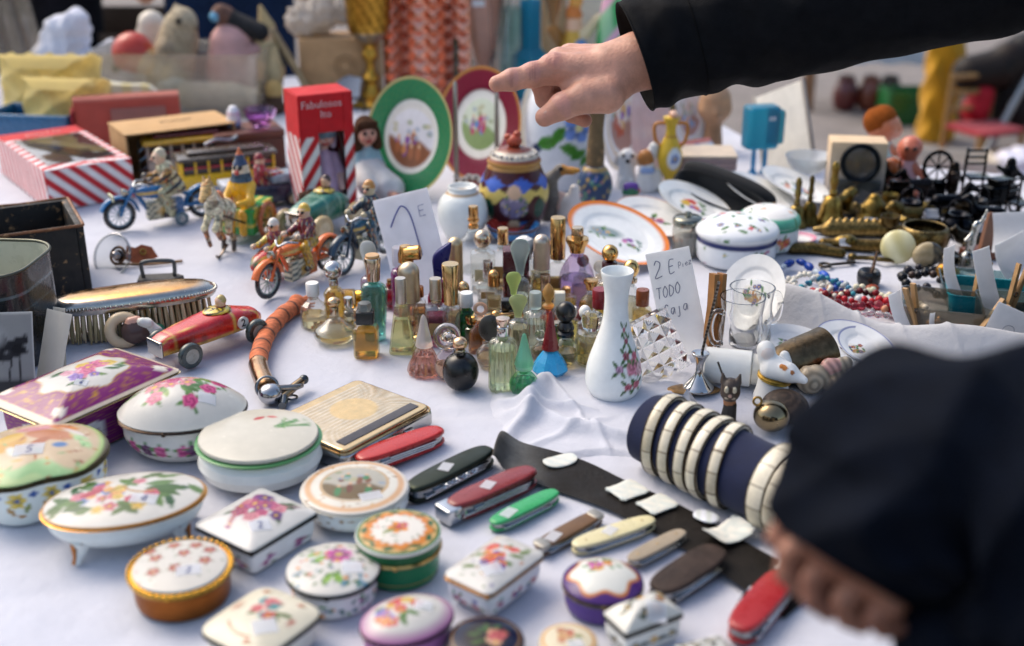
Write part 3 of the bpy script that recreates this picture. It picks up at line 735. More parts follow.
# ------------------------------------------------------------------ pocket knives
def knife(label, px, py, L, W, H, rz, c, m='plastic', liner='#9a9c9e', feat='', taper=0, kb=None):
    T = Thing('pocket_knife', label, 'pocket knife', px, py, rz, 'pocket knives laid out in a row')
    hx, hy = L / 2, W / 2
    out = []
    for t in np.linspace(0, 2 * PI, 60, endpoint=False):
        ca, sa = math.cos(t), math.sin(t); e = 3.2
        x = np.sign(ca) * abs(ca) ** (2 / e) * hx; y = np.sign(sa) * abs(sa) ** (2 / e) * hy
        y *= 1 - taper * (x / hx); out.append((x, y))
    out = np.array(out)
    sc = H * .3
    body = G().add(solid(out * .95, [(1, 0), (1, H * .62)]), 'metal', liner, loc=(0, 0, sc * .5))
    T.part('liner', body)
    for z, fl in ((0, True), (H - sc, False)):
        pr = [(.96, 0), (1, sc * .2), (1, sc * .5), (.985, sc * .75), (.94, sc * .93), (.86, sc)]
        if fl: pr = [(.86, 0), (.96, sc * .15), (1, sc * .5), (1, sc)]
        T.part('handle_scale', g1(solid(out, pr), m, c, loc=(0, 0, z)))
    for i in range(3 if 'multi' in feat else 1):
        y = -hy * .96 - .4; z = H * (.35 + .13 * i)
        g = G().add(mv(box(L * (.36 - .04 * i), 1.6, H * .09, 1.2, .4), (0, 0, 0)), 'chrome', '#c4c7ca', loc=(L * (.06 * i - .05), y, z))
        T.part('blade', g)
    if 'cork' in feat:
        p = [(t, -hy - 2.2 + 1.6 * math.sin(t * .9), H * .62 + 1.6 * math.cos(t * .9)) for t in np.arange(-L * .22, L * .18, .5)]
        T.part('corkscrew', g1(tube(p, 1.0, 6), 'chrome', '#c4c7ca'))
    if 'ring' in feat: T.part('key_ring', g1(torus(5, .8, 24, 6), 'chrome', '#c0c0c0', loc=(-hx + 4, -hy - 1, H * .6), rot=(70, 20, 0)))
    if 'pins' in feat:
        for x in (-.7, 0, .7): T.part('rivet', g1(ell(1.3, 1.3, .5, 8, 6), 'brass', '#a88a50', loc=(x * hx, 0, H)))
    if 'bolster' in feat:
        for s_ in (-1, 1):
            T.part('bolster', g1(box(L * .07, hy * .93, sc + .4, hy * .5, 1), 'satin', '#a8a49a', loc=(s_ * hx * .84, 0, H - sc)))
    if 'tick' in feat: sticker(T, -hx * .5, 0, H + .1, '', (0, 0, 14), 9, 6)
    if 'tag' in feat: sticker(T, -hx * .1, 1, H + .1, '', (0, 0, 24), 8, 6)
    if 'notch' in feat: T.part('scissor_spring', g1(box(L * .14, 2, 4, 1, .4), 'chrome', '#d0c8c0', loc=(-L * .02, hy + .5, H * .7)))
    if 'end' in feat: T.part('end_cap', g1(box(L * .08, hy * .9, H * .8, 3, 1.5), 'chrome', '#b8babc', loc=(-hx - 1, 0, H * .08)))
    return T
knife('bright red pocket knife lying just in front of the cigarette case', 401, 456, 102, 26, 17, 39, '#b0231e', feat='multi notch')
knife('dark olive multi tool knife with corkscrew and bottle opener showing', 451, 482, 114, 27, 19, 47, '#3a3f36', 'satin', feat='multi cork tag', liner='#8a8f94')
knife('maroon red pocket knife with steel can opener and key ring', 493, 501, 110, 27, 20, 41, '#7d2626', feat='multi ring tag end')
knife('bright green pocket knife with one folded blade', 525, 515, 90, 20, 12, 43, '#2f9a5a', feat='tick')
knife('slim brown bone handled pocket knife beside the green one', 569, 538, 92, 19, 12, 44, '#6a4a2a', 'wood', feat='tick bolster')
knife('cream handled pocket knife with brass pins', 614, 540, 98, 22, 12, 31, '#cfc59a', 'plastic', feat='pins tag')
knife('short pale grey bone pocket knife below the leather strop', 657, 552, 80, 18, 10, 41, '#9a8c78', 'matte', feat='pins')
knife('large dark brown folding knife with chunky handle', 688, 581, 104, 36, 18, 45, '#3a2e28', 'leather', feat='')
knife('red pocket knife with scissors half open near the bottom edge', 761, 615, 118, 34, 22, 55, '#9a1c1e', feat='multi notch')

# ------------------------------------------------------------------ leather strop and shell tags
def ground_grid(T, left, right, z, nu=60, nv=14, curve=None):
    a = spline([ground(*p)[0] for p in left], nu); b = spline([ground(*p)[0] for p in right], nu); n = min(len(a), len(b)); a, b = a[:n], b[:n]
    V = []
    for j in range(nv):
        t = j / (nv - 1); P = a * (1 - t) + b * t; P = (P - T.p) / T.u; P[:, 2] = z(np.linspace(0, 1, n), t); V.append(P)
    V = np.concatenate(V); return V, [(j * n + i, j * n + i + 1, (j + 1) * n + i + 1, (j + 1) * n + i) for j in range(nv - 1) for i in range(n - 1)]
T = Thing('leather_strop', 'long dark brown leather strop with curled end lying under the shell tags', 'leather strop', 640, 520)
zc = lambda s, t: 2.5 + 12 * np.exp(-((s - .02) / .06) ** 2) * (1 + .4 * math.sin(t * 3)) + 5 * np.exp(-((s - .0) / .3) ** 2) + .8 * np.sin(s * 22 + t * 2)
T.one(g1(ground_grid(T, [(500, 446), (560, 456), (630, 484), (715, 526), (820, 588)], [(492, 472), (532, 486), (592, 506), (672, 544), (784, 620)], zc), 'leather', lambda V: Art(V, '#15100c').mix(np.exp(-((V[:, 0] + 120) / 22) ** 2) * .8, '#5a5a58').c))
SH = 'pale shell tags lying on the leather strop'
def tagpiece(label, px, py, w, d, rz, scal=0, c='#dedbce', curl=2):
    T = Thing('shell_tag', label, 'shell tag', px, py, rz, SH, z=.004)
    o = o_super(80, w / 2, d / 2, 10 if scal else 2.6)
    if scal: o = o * (1 + .04 * np.sign(np.cos(np.arange(80) / 80 * 2 * PI * 13)))[:, None]
    V, Fc = solid(o, [(.9, 0), (1, .5), (1, 1.6), (.9, 2.2), (.6, 2.4), (.3, 2.4)])
    V = V.copy(); V[:, 2] += curl * (V[:, 0] / w * 2) ** 2 + 1
    T.one(g1((V, Fc), 'glaze', lambda V: Art(V, c).mix(.5 + .5 * np.sin(V[:, 0] * .5 + V[:, 1] * .3), '#c9cfc8').c))
tagpiece('smooth oval pearl tag at the left end of the strop', 560, 463, 36, 22, 28)
tagpiece('zigzag edged pearl tag in the middle of the strop', 627, 492, 34, 30, 35, 1, curl=.5)
tagpiece('second zigzag edged tag, closer to the bracelets', 657, 506, 34, 28, 35, 1, curl=.5)
tagpiece('flat white paper price slip beside the bracelet roll', 706, 518, 26, 20, -40, 0, '#e4e6ee', 0)
tagpiece('thick curved white shell piece below the bracelet roll', 728, 536, 44, 32, 35, 1, '#e6e2d6', 7)
tagpiece('small shell tag half hidden beside the blurred hand', 790, 572, 30, 18, -30, 1, '#d8cfc0', 3)

# ------------------------------------------------------------------ bracelets on velvet roll
a0, u0, _ = ground(664, 468); a1, _, _ = ground(840, 556)
dirv = (a1 - a0); Lr = np.linalg.norm(dirv) / u0; rz = math.degrees(math.atan2(dirv[1], dirv[0])); RR = 37
T = Thing('bracelet_roll', 'dark blue velvet bracelet roll carrying the mother of pearl bangles', 'bracelet roll', 664, 468, rz)
T.one(g1(tube([(-24, 0, RR), (-23, 0, RR), (-20, 0, RR)] + [(x, 0, RR + .6 * math.sin(x * .1)) for x in np.linspace(0, Lr, 24)], [4, RR - 6, RR - 2] + [RR - 1] * 24, 48), 'velvet', '#0a1638'))
rad = random.Random(4)
BL = ['first bangle at the left end of the blue roll, mother of pearl', 'second pearl bangle from the left end of the blue roll', 'third pearl bangle from the left end of the blue roll', 'fourth pearl bangle from the left, tilted against the fifth', 'fifth pearl bangle, last before the bare stretch of blue velvet', 'pearl bangle just right of the bare blue velvet', 'wide pearl bangle second after the bare velvet', 'pearl bangle nearest the blurred dark sleeve']
for i, (x, tilt) in enumerate(((0, 14), (22, 12), (43, 11), (62, 6), (81, 14), (138, 3), (156, 2), (174, 3))):
    B = Thing('bangle', BL[i], 'bangle', 664, 468, rz, 'mother of pearl bangles on the blue roll')
    off = np.array([math.cos(R(rz)), math.sin(R(rz)), 0]) * x * u0; B.p = B.p + off + np.array([0, 0, RR * u0])
    w = 5.4 if i < 5 else 8.2; ro = RR + 3.6
    def pearl(V, i=i):
        an = np.arctan2(V[:, 1], V[:, 0]); k = np.floor(an / (2 * PI) * 12 + i * .37).astype(int) % 12; r_ = np.random.RandomState(i).uniform(0, 1, 12)[k]
        c = lin('#e6ddc6')[None] * (1 - r_[:, None]) + lin('#beb399')[None] * r_[:, None]
        fr = (an / (2 * PI) * 12 + i * .37) % 1; ln = (np.minimum(fr, 1 - fr) < .03); c[ln] = lin('#5c4a30'); return c
    pr = [(ro - 3, -w), (ro, -w), (ro + 1, -w * .5), (ro + 1.2, 0), (ro + 1, w * .5), (ro, w), (ro - 3, w)]
    B.eul = Euler((0, R(90), R(rz + tilt)))
    B.part('pearl_band', g1(lathe(pr, 240, caps=False), 'plastic', pearl))
    g = G()
    for s_ in (-1, 1): g.add(torus(ro - .3, .9, 72, 8), 'brass', '#4f3d24', loc=(0, 0, s_ * w))
    g.add(lathe([(ro - 3, -w), (ro - 3, w)], 72, caps=False), 'brass', '#7a5c32')
    B.part('brass_edge', g)
# ------------------------------------------------------------------ cigarette case, brush, dagger, toy pistol
pL, u, _ = ground(358, 440)
T = Thing('cigarette_case', 'open hinged silver and gold ribbed cigarette case in front of the perfume bottles', 'cigarette case', 352, 432, -38)
T.part('case_body', g1(box(55, 64, 17, 9, 4, 5), 'metal', '#b9b7b4', loc=(0, 0, 0)))
def a_case(V):
    A = Art(V, '#dcc8aa'); x = A.x; A.mix(.5 + .5 * np.sin(x * 1.15), '#c8ad86'); A.mix((np.abs(x) - 40) * 2, '#d8b888')
    A.disc(-4, 8, 24, '#e0bc84', 24, 0, 2); return A.c
V, Fc = box(52, 61, 4.5, 8, 2, 4, 20, 1.3)
T.part('ribbed_lid', g1((V, Fc), 'metal', a_case, loc=(0, 0, 17)))
g = G().add(box(6, 52, 1.2, 1, .3), 'matte', '#4a4a50', loc=(38, 0, 21.0))
T.part('dark_slot', g)
g = G()
for r_ in (0,): q = o_rect(53.5, 62.5, 9, 6); q = np.vstack([q, q[:1]]); g.add(tube(np.column_stack([q, np.full(len(q), 17.5)]), 1.3, 6), 'metal', '#c9a87a')
T.part('rim_bead', g)
for y in (-20, 24): T.part('clasp', g1(box(2, 6, 3, 1, .8), 'chrome', '#d0cfcc', loc=(55.5, y, 8)))

T = Thing('clothes_brush', 'silver backed clothes brush with an orange reflection painted on its oval top and stiff bristles', 'clothes brush', 138, 330, 21)
hx, hy = 80, 24
o = o_super(96, hx, hy, 2.6)
T.part('silver_back', g1(solid(o, [(.9, 30), (.97, 30), (1, 33), (1.0, 36), (.96, 39.5), (.9, 42), (.75, 44), (.4, 45.5), (.1, 46)]), 'metal', lambda V: Art(V, '#b4b0a8').mix((.9 - np.hypot(V[:, 0] / hx, V[:, 1] / hy)) * 14, '#c99a62').c))  # the orange reflection on the top is painted into the metal colour
g = G()
for i in range(110):
    a = i / 110 * 2 * PI; p = np.array([np.sign(math.cos(a)) * abs(math.cos(a)) ** .77 * hx, np.sign(math.sin(a)) * abs(math.sin(a)) ** .77 * hy]) * 1.0
    g.add(ell(1.5, 1.5, 1.5, 8, 5), 'metal', '#bdb8ae', loc=(p[0], p[1], 36.5))
T.part('beaded_rim', g)
g = G(); rd = random.Random(2)
for i in range(-13, 14):
    for j in range(-4, 5):
        x, y = i / 13.6, j / 4.6
        if abs(x) ** 2.6 + abs(y) ** 2.6 > .97: continue
        for k in range(5):
            a = rd.uniform(0, 6.28); sp = rd.uniform(.4, 2.6)
            p0 = (x * hx * .93 + .6 * math.cos(a), y * hy * .93 + .6 * math.sin(a), 30); p1 = (x * hx * .96 + sp * math.cos(a), y * hy * 1.0 + sp * math.sin(a), rd.uniform(0, 3))
            g.add(tube([p0, p1], [1.25, .7], 4), 'matte', rd.choice(['#cdbb90', '#b3a274', '#dccba2', '#9a8a62']))
o_ = T.part('bristles', g)

T = Thing('dagger', 'curved dagger with orange cord wrapped grip and silver pommel', 'dagger', 270, 360)
pts = [(299, 312), (284, 322), (270, 338), (262, 356), (259, 372), (264, 388), (272, 404)]
P = [((ground(*q)[0] - T.p) / T.u) + np.array([0, 0, 9]) for q in pts]; P = spline(P, 90)
n = len(P); k = int(n * .68)
rr = np.array([8.4 + 1.0 * abs(math.sin(i * .33)) for i in range(k)]); rr[:6] = [12, 12, 11, 10, 9.5, 9]
def wrapc(V):
    c = np.tile(lin('#d27448'), (len(V), 1)); r_ = np.random.RandomState(3).uniform(.65, 1.2, len(V)); ri = np.arange(len(V)) // 20; c = np.where((ri % 9 == 8)[:, None], lin('#3a2c28')[None], c); return c * r_[:, None]
T.part('wrapped_grip', g1(tube(P[:k], rr, 20), 'matte', wrapc))
g = G(); rd = random.Random(5)
for i in range(16):
    a = rd.uniform(-1.2, 1.2); q = P[0] + np.array([rd.uniform(-4, 6), rd.uniform(-10, 10), rd.uniform(-5, 8)]); g.add(tube([P[2] + (q - P[0]) * .4, q + np.array([14 * math.cos(a), 14 * math.sin(a) + 2, rd.uniform(-4, 6)])], [2.6, .8], 6), 'matte', rd.choice(['#cf7448', '#b85f3a', '#d98a5a']))
T.part('frayed_end', g)
T.part('ferrule', g1(tube(P[k - 1:n - 8], [9.3, 9.6] + [9.2] * (n - 8 - k - 1), 24), 'metal', '#b08a66'))
g = G(); g.add(ell(11.5, 11.5, 10, 24, 14), 'metal', '#a9aaac', loc=P[-3]); g.add(torus(10, 1.6, 32, 6), 'metal', '#8d8a86', loc=P[-9], rot=(60, 0, 20)); g.add(tube([P[-3] + np.array([8, 4, 4]), P[-3] + np.array([22, 10, 2]), P[-3] + np.array([26, 18, 0])], [3, 3, 2.4], 10), 'metal', '#8f8b86')
T.part('pommel', g)
T = Thing('table_lighter', 'small metal pistol shaped lighter leaning at the corner of the cigarette case', 'lighter', 288, 400, 60)
g = G(); g.add(tube([(-8, 0, 6), (10, 0, 10), (22, 0, 12)], [4, 4.5, 4], 14), 'metal', '#a08a6c'); g.add(ell(5, 5, 5, 16, 10), 'metal', '#4d5154', loc=(26, 0, 12)); g.add(tube([(-6, 0, 6), (-12, -4, 3), (-18, -8, 3)], [4.5, 5, 4], 12), 'metal', '#5d6266'); g.add(torus(5, 1.1, 20, 6), 'metal', '#6d7072', loc=(2, -4, 3))
T.one(g)
# ------------------------------------------------------------------ perfume miniatures
PG = 'miniature perfume bottles standing in the middle of the table'
PROF = {
 'rect': [(.94, 0), (1, 2), (1, .9, 1), (.9, .97, 1), (.4, 1, 1)], 'cyl': [(.93, 0), (1, 1.5), (1, .88, 1), (.85, .96, 1), (.4, 1, 1)],
 'round': [(.5, 0), (.72, 1), (.95, .25, 1), (1, .45, 1), (.9, .68, 1), (.6, .88, 1), (.35, 1, 1)], 'squat': [(.7, 0), (.93, .12, 1), (1, .35, 1), (.9, .55, 1), (.55, .78, 1), (.28, 1, 1)],
 'ball': [(.3, 0), (.6, .06, 1), (.87, .22, 1), (1, .5, 1), (.87, .78, 1), (.6, .94, 1), (.3, 1, 1)], 'flare': [(.95, 0), (1, 1.5), (.8, .45, 1), (.58, .85, 1), (.48, 1, 1)],
 'vee': [(.6, 0), (.66, 2), (.85, .5, 1), (1, .85, 1), (.8, .95, 1), (.4, 1, 1)], 'bell': [(.95, 0), (1, 2), (.9, .35, 1), (.7, .6, 1), (.62, .8, 1), (.4, 1, 1)], 'shld': [(.95, 0), (1, 1.5), (1, .6, 1), (.85, .75, 1), (.5, .88, 1), (.36, 1, 1)],
 'coil': [(.9, 0), (1, .08, 1), (.82, .2, 1), (1, .32, 1), (.82, .44, 1), (1, .56, 1), (.82, .68, 1), (1, .8, 1), (.7, .93, 1), (.42, 1, 1)],
 'wave': [(.75, 0), (.78, .2, 1), (.84, .4, 1), (.95, .65, 1), (1, .85, 1), (.85, .96, 1), (.55, 1, 1)], 'pyr': [(.55, 0), (.7, .08, 1), (1, .3, 1), (.75, .6, 1), (.4, .9, 1), (.2, 1, 1)],
}
def cap_shapes(kind, w, h):
    r = w / 2
    if kind == 'cyl': return lathe([(r * .96, 0), (r, .4), (r, h - .8), (r * .93, h)], 32)
    if kind == 'flute': return lathe([(r * .8, 0), (r * .85, h * .3), (r, h - .8), (r * .93, h)], 14, ph=.1)
    if kind == 'dome': return lathe([(r, 0), (r, h - r)] + [(r * math.cos(a), h - r + r * math.sin(a)) for a in np.linspace(.15, PI / 2, 9)], 32)
    if kind == 'ball': return mv(ell(r, r, h / 2, 28, 18), (0, 0, h / 2))
    if kind == 'cone': return lathe([(r, 0), (r * .95, h * .06), (r * .55, h * .5), (r * .2, h * .94), (0.01, h)], 10)
    if kind == 'fcone': return lathe(smooth([(r, 0), (r * .95, h * .12), (r * .6, h * .5), (r * .32, h * .9), (0.01, h)], 2), 24)
    if kind == 'box': return box(r, r * .8, h, r * .2, .8, 2)
    if kind == 'hex': return lathe([(r * .8, 0), (r, h * .5), (r * .9, h * .9), (r * .4, h)], 6)
    if kind == 'disc': return mv(ell(r, r * .34, h / 2, 30, 18), (0, 0, h / 2))
    if kind == 'fan': return mv(solid(o_circ(24, r, r * .3), smooth([(.35, 0), (.5, h * .3), (.95, h * .65), (1, h * .8), (.7, h * .96), (.2, h)], 2)), (0, 0, 0))
    if kind == 'scoop':
        V, Fc = solid(o_circ(28, r, r * .6), smooth([(.7, 0), (.8, h * .3), (1, h * .65), (.9, h), (.3, h * 1.02)], 2)); V = V.copy(); V[:, 2] += np.clip(V[:, 2] / h, 0, 1) ** 2 * V[:, 0] * .8; V[:, 0] += (V[:, 2] / h) ** 2 * r * .4; return V, Fc
    if kind == 'tulip': return lathe(smooth([(r * .8, 0), (r, h * .1), (r * .35, h * .22), (r * .6, h * .35), (r, h * .58), (r * .6, h * .85), (.01, h)], 2), 24)
    if kind == 'ring': return merge(mv(torus(r * .78, r * .26, 30, 10), (0, 0, r), (90, 0, 0)))
    if kind == 'lobe':
        return merge(mv(torus(r * .66, r * .38, 30, 10), (0, 0, r * .8), (70, 15, 0)), mv(ell(r * .5, r * .3, r * .4), (r * .2, 0, r * .7)))
    if kind == 'tee': return merge(lathe([(r, 0), (r, h * .5), (r * .7, h)], 24), mv(lathe([(h * .42, 0), (h * .45, .5), (h * .45, w * .95), (h * .36, w)], 20), (0, -r * .2, h * .55), (0, 82, -10)))
    if kind == 'step': return lathe([(r, 0), (r * 1.05, h * .2), (r * .8, h * .35), (r * 1.05, h * .5), (r * 1.0, h * .7), (r * .7, h)], 30)
    if kind == 'skirt': return lathe([(r * .62, 0), (r * .7, h * .3), (r, h * .75), (r * .96, h * .95), (r * .6, h)], 30)
    raise ValueError(kind)
def bottle(label, px, py, w, h, prof, gc, lc, fill, caps, out='c', sy=None, gm='glass', rz=0, name='perfume_bottle', neck=.34, cat='perfume bottle', cork=1):
    T = Thing(name, label, cat, px, py, rz, PG)
    T.u *= 1.09; ca = math.cos(T.ang); h = h / ca; r = w / 2 * 1.04
    o = {'c': lambda: o_circ(40, r, r * (sy or 1)), 's': lambda: o_super(48, r, r * (sy or .8), 6), 'h': lambda: o_circ(8, r, r * (sy or 1), PI / 8), 'd': lambda: o_circ(12, r, r * (sy or 1)), 'e': lambda: o_circ(40, r, r * (sy or .5)),
         'f': lambda: o_fn(lambda a: 1 + .07 * np.cos(12 * a), 96, r, r * (sy or 1))}[out]()
    pts = [(p[0], p[1] * h if len(p) > 2 else p[1]) for p in PROF[prof]]
    pr = smooth(pts, 2) if prof in ('round', 'squat', 'ball', 'coil', 'wave', 'bell') else pts
    if out == 's': pr = dense(pr, 3)
    flat = out in ('h', 'd')
    gm = 'flask' if gm == 'glass' else gm
    T.part('flask', G().add(solid(o, pr), gm, gc, flat=flat))
    if lc and gm == 'flask':
        t0 = max(1.5, h * .07); t1 = t0 + (h - t0) * fill
        zz = np.linspace(t0, t1, 10); sx = np.interp(zz, [p[1] for p in pr], [p[0] for p in pr]) - min(.12, 1.6 / r)
        T.part('perfume', g1(solid(o, [(sx[0] * .8, t0 - .1)] + [(s_, z) for s_, z in zip(sx, zz)]), 'liquid', lc))
    if out == 's' and gc == CLR and gm == 'flask': T.part('label', g1(box(r * .62, .2, h * .3, .4, .1), 'paper', ('#d8cfb0', '#e2dfd8', '#c8a870')[int(px) % 3], loc=(0, -r * (sy or .8) - .25, h * .3)))
    z = h
    nr = r * neck
    if neck: T.part('neck', g1(lathe([(nr, -1), (nr, 1.6), (nr * 1.15, 2), (nr * 1.15, 3)], 24), gm if gm != 'plastic' else 'flask', gc, loc=(0, 0, z - .4))); z += 2.4
    for i, c in enumerate(caps):
        kind, cw, chh, m, cc = c[:5]; chh = chh / ca
        T.part('cap' if i == len(caps) - 1 else 'collar', G().add(cap_shapes(kind, cw, chh), m, cc, loc=(c[5] if len(c) > 5 else 0, 0, z), flat=kind in ('cone', 'hex')))
        z += chh - .3
    return T
CLR, GOLD, SILV, SATG = '#f0f2ee', '#cfa066', '#c9c6c2', '#c3b49c'
AMB, YEL, PNK = '#c88a28', '#d6c878', '#e8b6a0'
B = bottle
B('clear faceted flask with white cap, quarter full of amber, beside the dagger', 315, 326, 25, 26, 'shld', CLR, '#d8b060', .4, [('cyl', 12, 11, 'plastic', '#ece9e0')], 'h')
B('amber coiled bottle topped by a large silver ball', 336, 322, 20, 32, 'coil', '#ecd9a0', '#cc9a2c', .9, [('cyl', 9, 5, 'metal', SILV), ('ball', 17, 16, 'metal', SILV)])
B('low round clear bottle with gold ball cap in front of the coiled one', 336, 340, 39, 20, 'squat', CLR, '#dcc890', .35, [('cyl', 8, 8, 'metal', SATG), ('ball', 12, 9, 'metal', '#d6b48c')], neck=.2)
B('slim turquoise spray bottle with silver and gold cap', 376, 338, 24, 50, 'wave', '#9fdcd2', '#6fc2b6', .95, [('flute', 15, 20, 'metal', '#cbb8a4'), ('cyl', 13, 2.5, 'satin', '#d3a877')], sy=.7)
B('small square amber bottle with smoky black cap, nearest the cigarette case', 367, 355, 22, 27, 'rect', '#ecd49a', '#c47f1c', .85, [('box', 16, 11, 'plastic', '#16181a'), ('hex', 13, 8, 'frost', '#7f8484')], 's')
B('mauve bottle with frosted spoon stopper behind the turquoise spray', 371, 318, 16, 38, 'wave', '#d8b8c8', '#a86a86', .8, [('fan', 15, 29, 'frost', '#e4e6da')])
B('tall magenta bottle with frosted white cylinder cap by the blank card', 402, 312, 17, 40, 'cyl', '#c060b0', '#7d1f5c', .9, [('cyl', 14, 16, 'frost', '#eae6f0')])
B('tall orange bottle with gold sideways spray head', 408, 322, 16, 52, 'cyl', '#e8b080', '#b8571f', .95, [('tee', 14, 14, 'metal', '#d2a160')])
B('clear bottle with big satin dome cap, behind the pale yellow wedge flask', 411, 336, 15, 30, 'cyl', CLR, '#c08040', .5, [('dome', 19, 34, 'satin', SATG)])
B('pale yellow wedge shaped flask with satin silver cap', 403, 352, 24, 42, 'flare', '#f0efc8', '#dfdc9a', .7, [('cyl', 10, 22, 'satin', '#bdb6ac')], 's', sy=.55, neck=.4)
B('crimson bottle with cobalt blue scooped stopper', 441, 316, 22, 30, 'shld', '#b02a50', '#8a1434', .9, [('cyl', 11, 3, 'plastic', '#b23aa8'), ('scoop', 16, 27, 'plastic', '#171a62')], 's')
B('clear bottle under a tall pale gold dome, behind the cobalt stopper', 456, 302, 14, 16, 'cyl', CLR, '#e0c49a', .5, [('dome', 14, 40, 'satin', '#cdb894')])
B('round shouldered clear bottle with gold beaded neck at the back', 474, 268, 30, 34, 'shld', CLR, None, 0, [('cyl', 10, 3, 'metal', GOLD), ('skirt', 11, 6, 'metal', GOLD), ('cyl', 9, 11, 'metal', GOLD)], neck=.3)
B('clear square bottle with shiny silver ball cap', 483, 290, 22, 36, 'rect', CLR, '#e6e2da', .3, [('ball', 16, 16, 'metal', '#d2bba0')], 's')
B('clear wide bottle with short gold cylinder cap and amber dregs', 503, 286, 27, 36, 'rect', CLR, '#d8a050', .3, [('cyl', 10, 14, 'metal', '#d0a878')], 's')
B('tiny clear square bottle with slim silver cap', 488, 302, 19, 20, 'rect', CLR, '#e8e0dc', .4, [('cyl', 9, 15, 'metal', SILV)], 's')
B('tall square clear bottle under a fluted gold cap', 452, 348, 15, 38, 'rect', CLR, '#eadfd0', .3, [('flute', 16, 35, 'metal', '#cdaa78')], 's', neck=.5)
B('clear bottle of pink red scent with straight silver cap', 437, 344, 19, 36, 'rect', CLR, '#b02a4c', .75, [('cyl', 10, 3, 'metal', SATG), ('cyl', 11, 18, 'satin', '#bcb2a4')], 's')
B('small amber bottle with gold ball, beside the fluted gold cap', 464, 318, 13, 18, 'cyl', '#f0d8b0', '#c88a4a', .7, [('ball', 11, 13, 'metal', '#cfae80')])
B('emerald green flask with white screw cap', 467, 337, 21, 26, 'shld', '#1f9a4c', '#0f7a38', .9, [('cyl', 12, 12, 'plastic', '#ecece8')], 's')
B('amber flask with open ring stopper', 481, 352, 22, 28, 'shld', '#eec090', '#cc7a2a', .9, [('cyl', 11, 3, 'glass', '#f0c8a0'), ('ring', 13, 13, 'frost', '#d8a888')], 'e', sy=.6)
B('round clear bottle with dark smoky disc stopper', 487, 366, 21, 20, 'round', CLR, '#c99a5a', .45, [('disc', 21, 24, 'plastic', '#3c3832', 3)])
B('pink crystal bottle with frosted white cone stopper', 425, 372, 30, 22, 'bell', '#f2cabc', '#e0a090', .7, [('fcone', 16, 28, 'frost', '#eee6dc')], 'f')
B('pale lilac bottle with twisted clear stopper, behind the black ball', 448, 378, 26, 26, 'round', '#ecdfe8', '#d8a060', .5, [('lobe', 25, 18, 'glass', '#f4ece6')], sy=.7)
B('shiny black ball bottle with small gold ball on top', 461, 388, 33, 31, 'ball', '#060708', None, 0, [('cyl', 9, 2, 'metal', SATG), ('ball', 14, 11, 'metal', '#d6b08c')], gm='plastic', neck=.3)
B('tall pale green ribbed cylinder with pinched silver cap', 503, 389, 24, 46, 'cyl', '#e2eacb', '#d4dcb4', .8, [('cyl', 11, 8, 'chrome', '#c9c9c9'), ('skirt', 13, 8, 'metal', '#d0b8a4')], 'f', neck=.4)
B('mint green ridged jar with pointed green stopper', 524, 394, 25, 21, 'round', '#7fd6a4', '#2fae78', .6, [('cyl', 16, 4, 'frost', '#9fe2bc'), ('cone', 18, 28, 'frost', '#74d2a0')], 'f')
B('bright blue faceted pyramid bottle with dark red spike', 550, 376, 33, 25, 'pyr', '#2f9ad0', '#1787c0', .8, [('cone', 16, 34, 'plastic', '#6a1620')], 'h', gm='plastic', neck=0)
B('clear amber bottle with black ball over stacked black collar', 565, 364, 23, 24, 'round', CLR, '#d0a040', .5, [('step', 15, 12, 'plastic', '#0c0d0f'), ('ball', 18, 18, 'plastic', '#0a0b0c')], neck=.4)
B('clear bottle with lime green leaf shaped stopper', 518, 357, 19, 34, 'cyl', CLR, '#d2c078', .8, [('fan', 17, 20, 'frost', '#d4e28c'), ('fan', 14, 20, 'frost', '#c2dc6a', -4)])
B('big frosted sea green flask with paddle stopper', 520, 322, 17, 40, 'cyl', '#dfe9e0', '#cfdccf', .6, [('fan', 18, 32, 'frost', '#b9cfc6')])
B('pale clear bottle with embossed leaves and frosted blue stopper', 535, 350, 19, 36, 'cyl', '#e4eadf', '#d0d6b8', .7, [('cyl', 11, 14, 'frost', '#cfe0dc')], 'f')
B('square burgundy bottle with burgundy cube cap', 516, 302, 23, 28, 'rect', '#7a1830', '#5a0c20', .9, [('box', 24, 18, 'plastic', '#4a1422')], 's', neck=.7)
B('clear bottle with white hexagonal stopper at the back of the group', 524, 290, 19, 26, 'rect', CLR, '#e8e8e4', .3, [('hex', 17, 20, 'plastic', '#eeeae4')], 's')
B('amber bottle under a silver bullet shaped cap', 541, 306, 16, 32, 'cyl', CLR, '#d8a838', .7, [('dome', 15, 30, 'satin', '#c6b8a8')])
B('tall bottle with long plain gold cylinder cap', 557, 296, 20, 32, 'rect', CLR, '#d0962c', .45, [('cyl', 14, 36, 'metal', '#cda46c')], 's')
B('large lavender cut crystal bottle with gold skirted cap', 576, 303, 32, 44, 'round', '#d8c4e4', '#b090cc', .5, [('skirt', 21, 13, 'metal', '#d2a465'), ('cyl', 11, 9, 'metal', '#d0b290')], 'd')
B('bottle with gold ball above a dark maroon collar', 608, 315, 20, 32, 'cyl', CLR, '#d8c690', .6, [('cyl', 14, 14, 'plastic', '#3c1018'), ('ball', 15, 15, 'metal', '#d4a868')])
B('bottle with half gold half pearl ball stopper, left of the price card', 629, 322, 21, 34, 'round', CLR, '#dcc88c', .6, [('cyl', 12, 4, 'metal', SATG), ('ball', 15, 16, 'metal', '#dcb878')])
B('yellow perfume bottle with bright red cylinder cap', 599, 347, 21, 34, 'rect', '#efe4a8', '#d8be50', .9, [('cyl', 15, 16, 'plastic', '#7e1420')], 's')
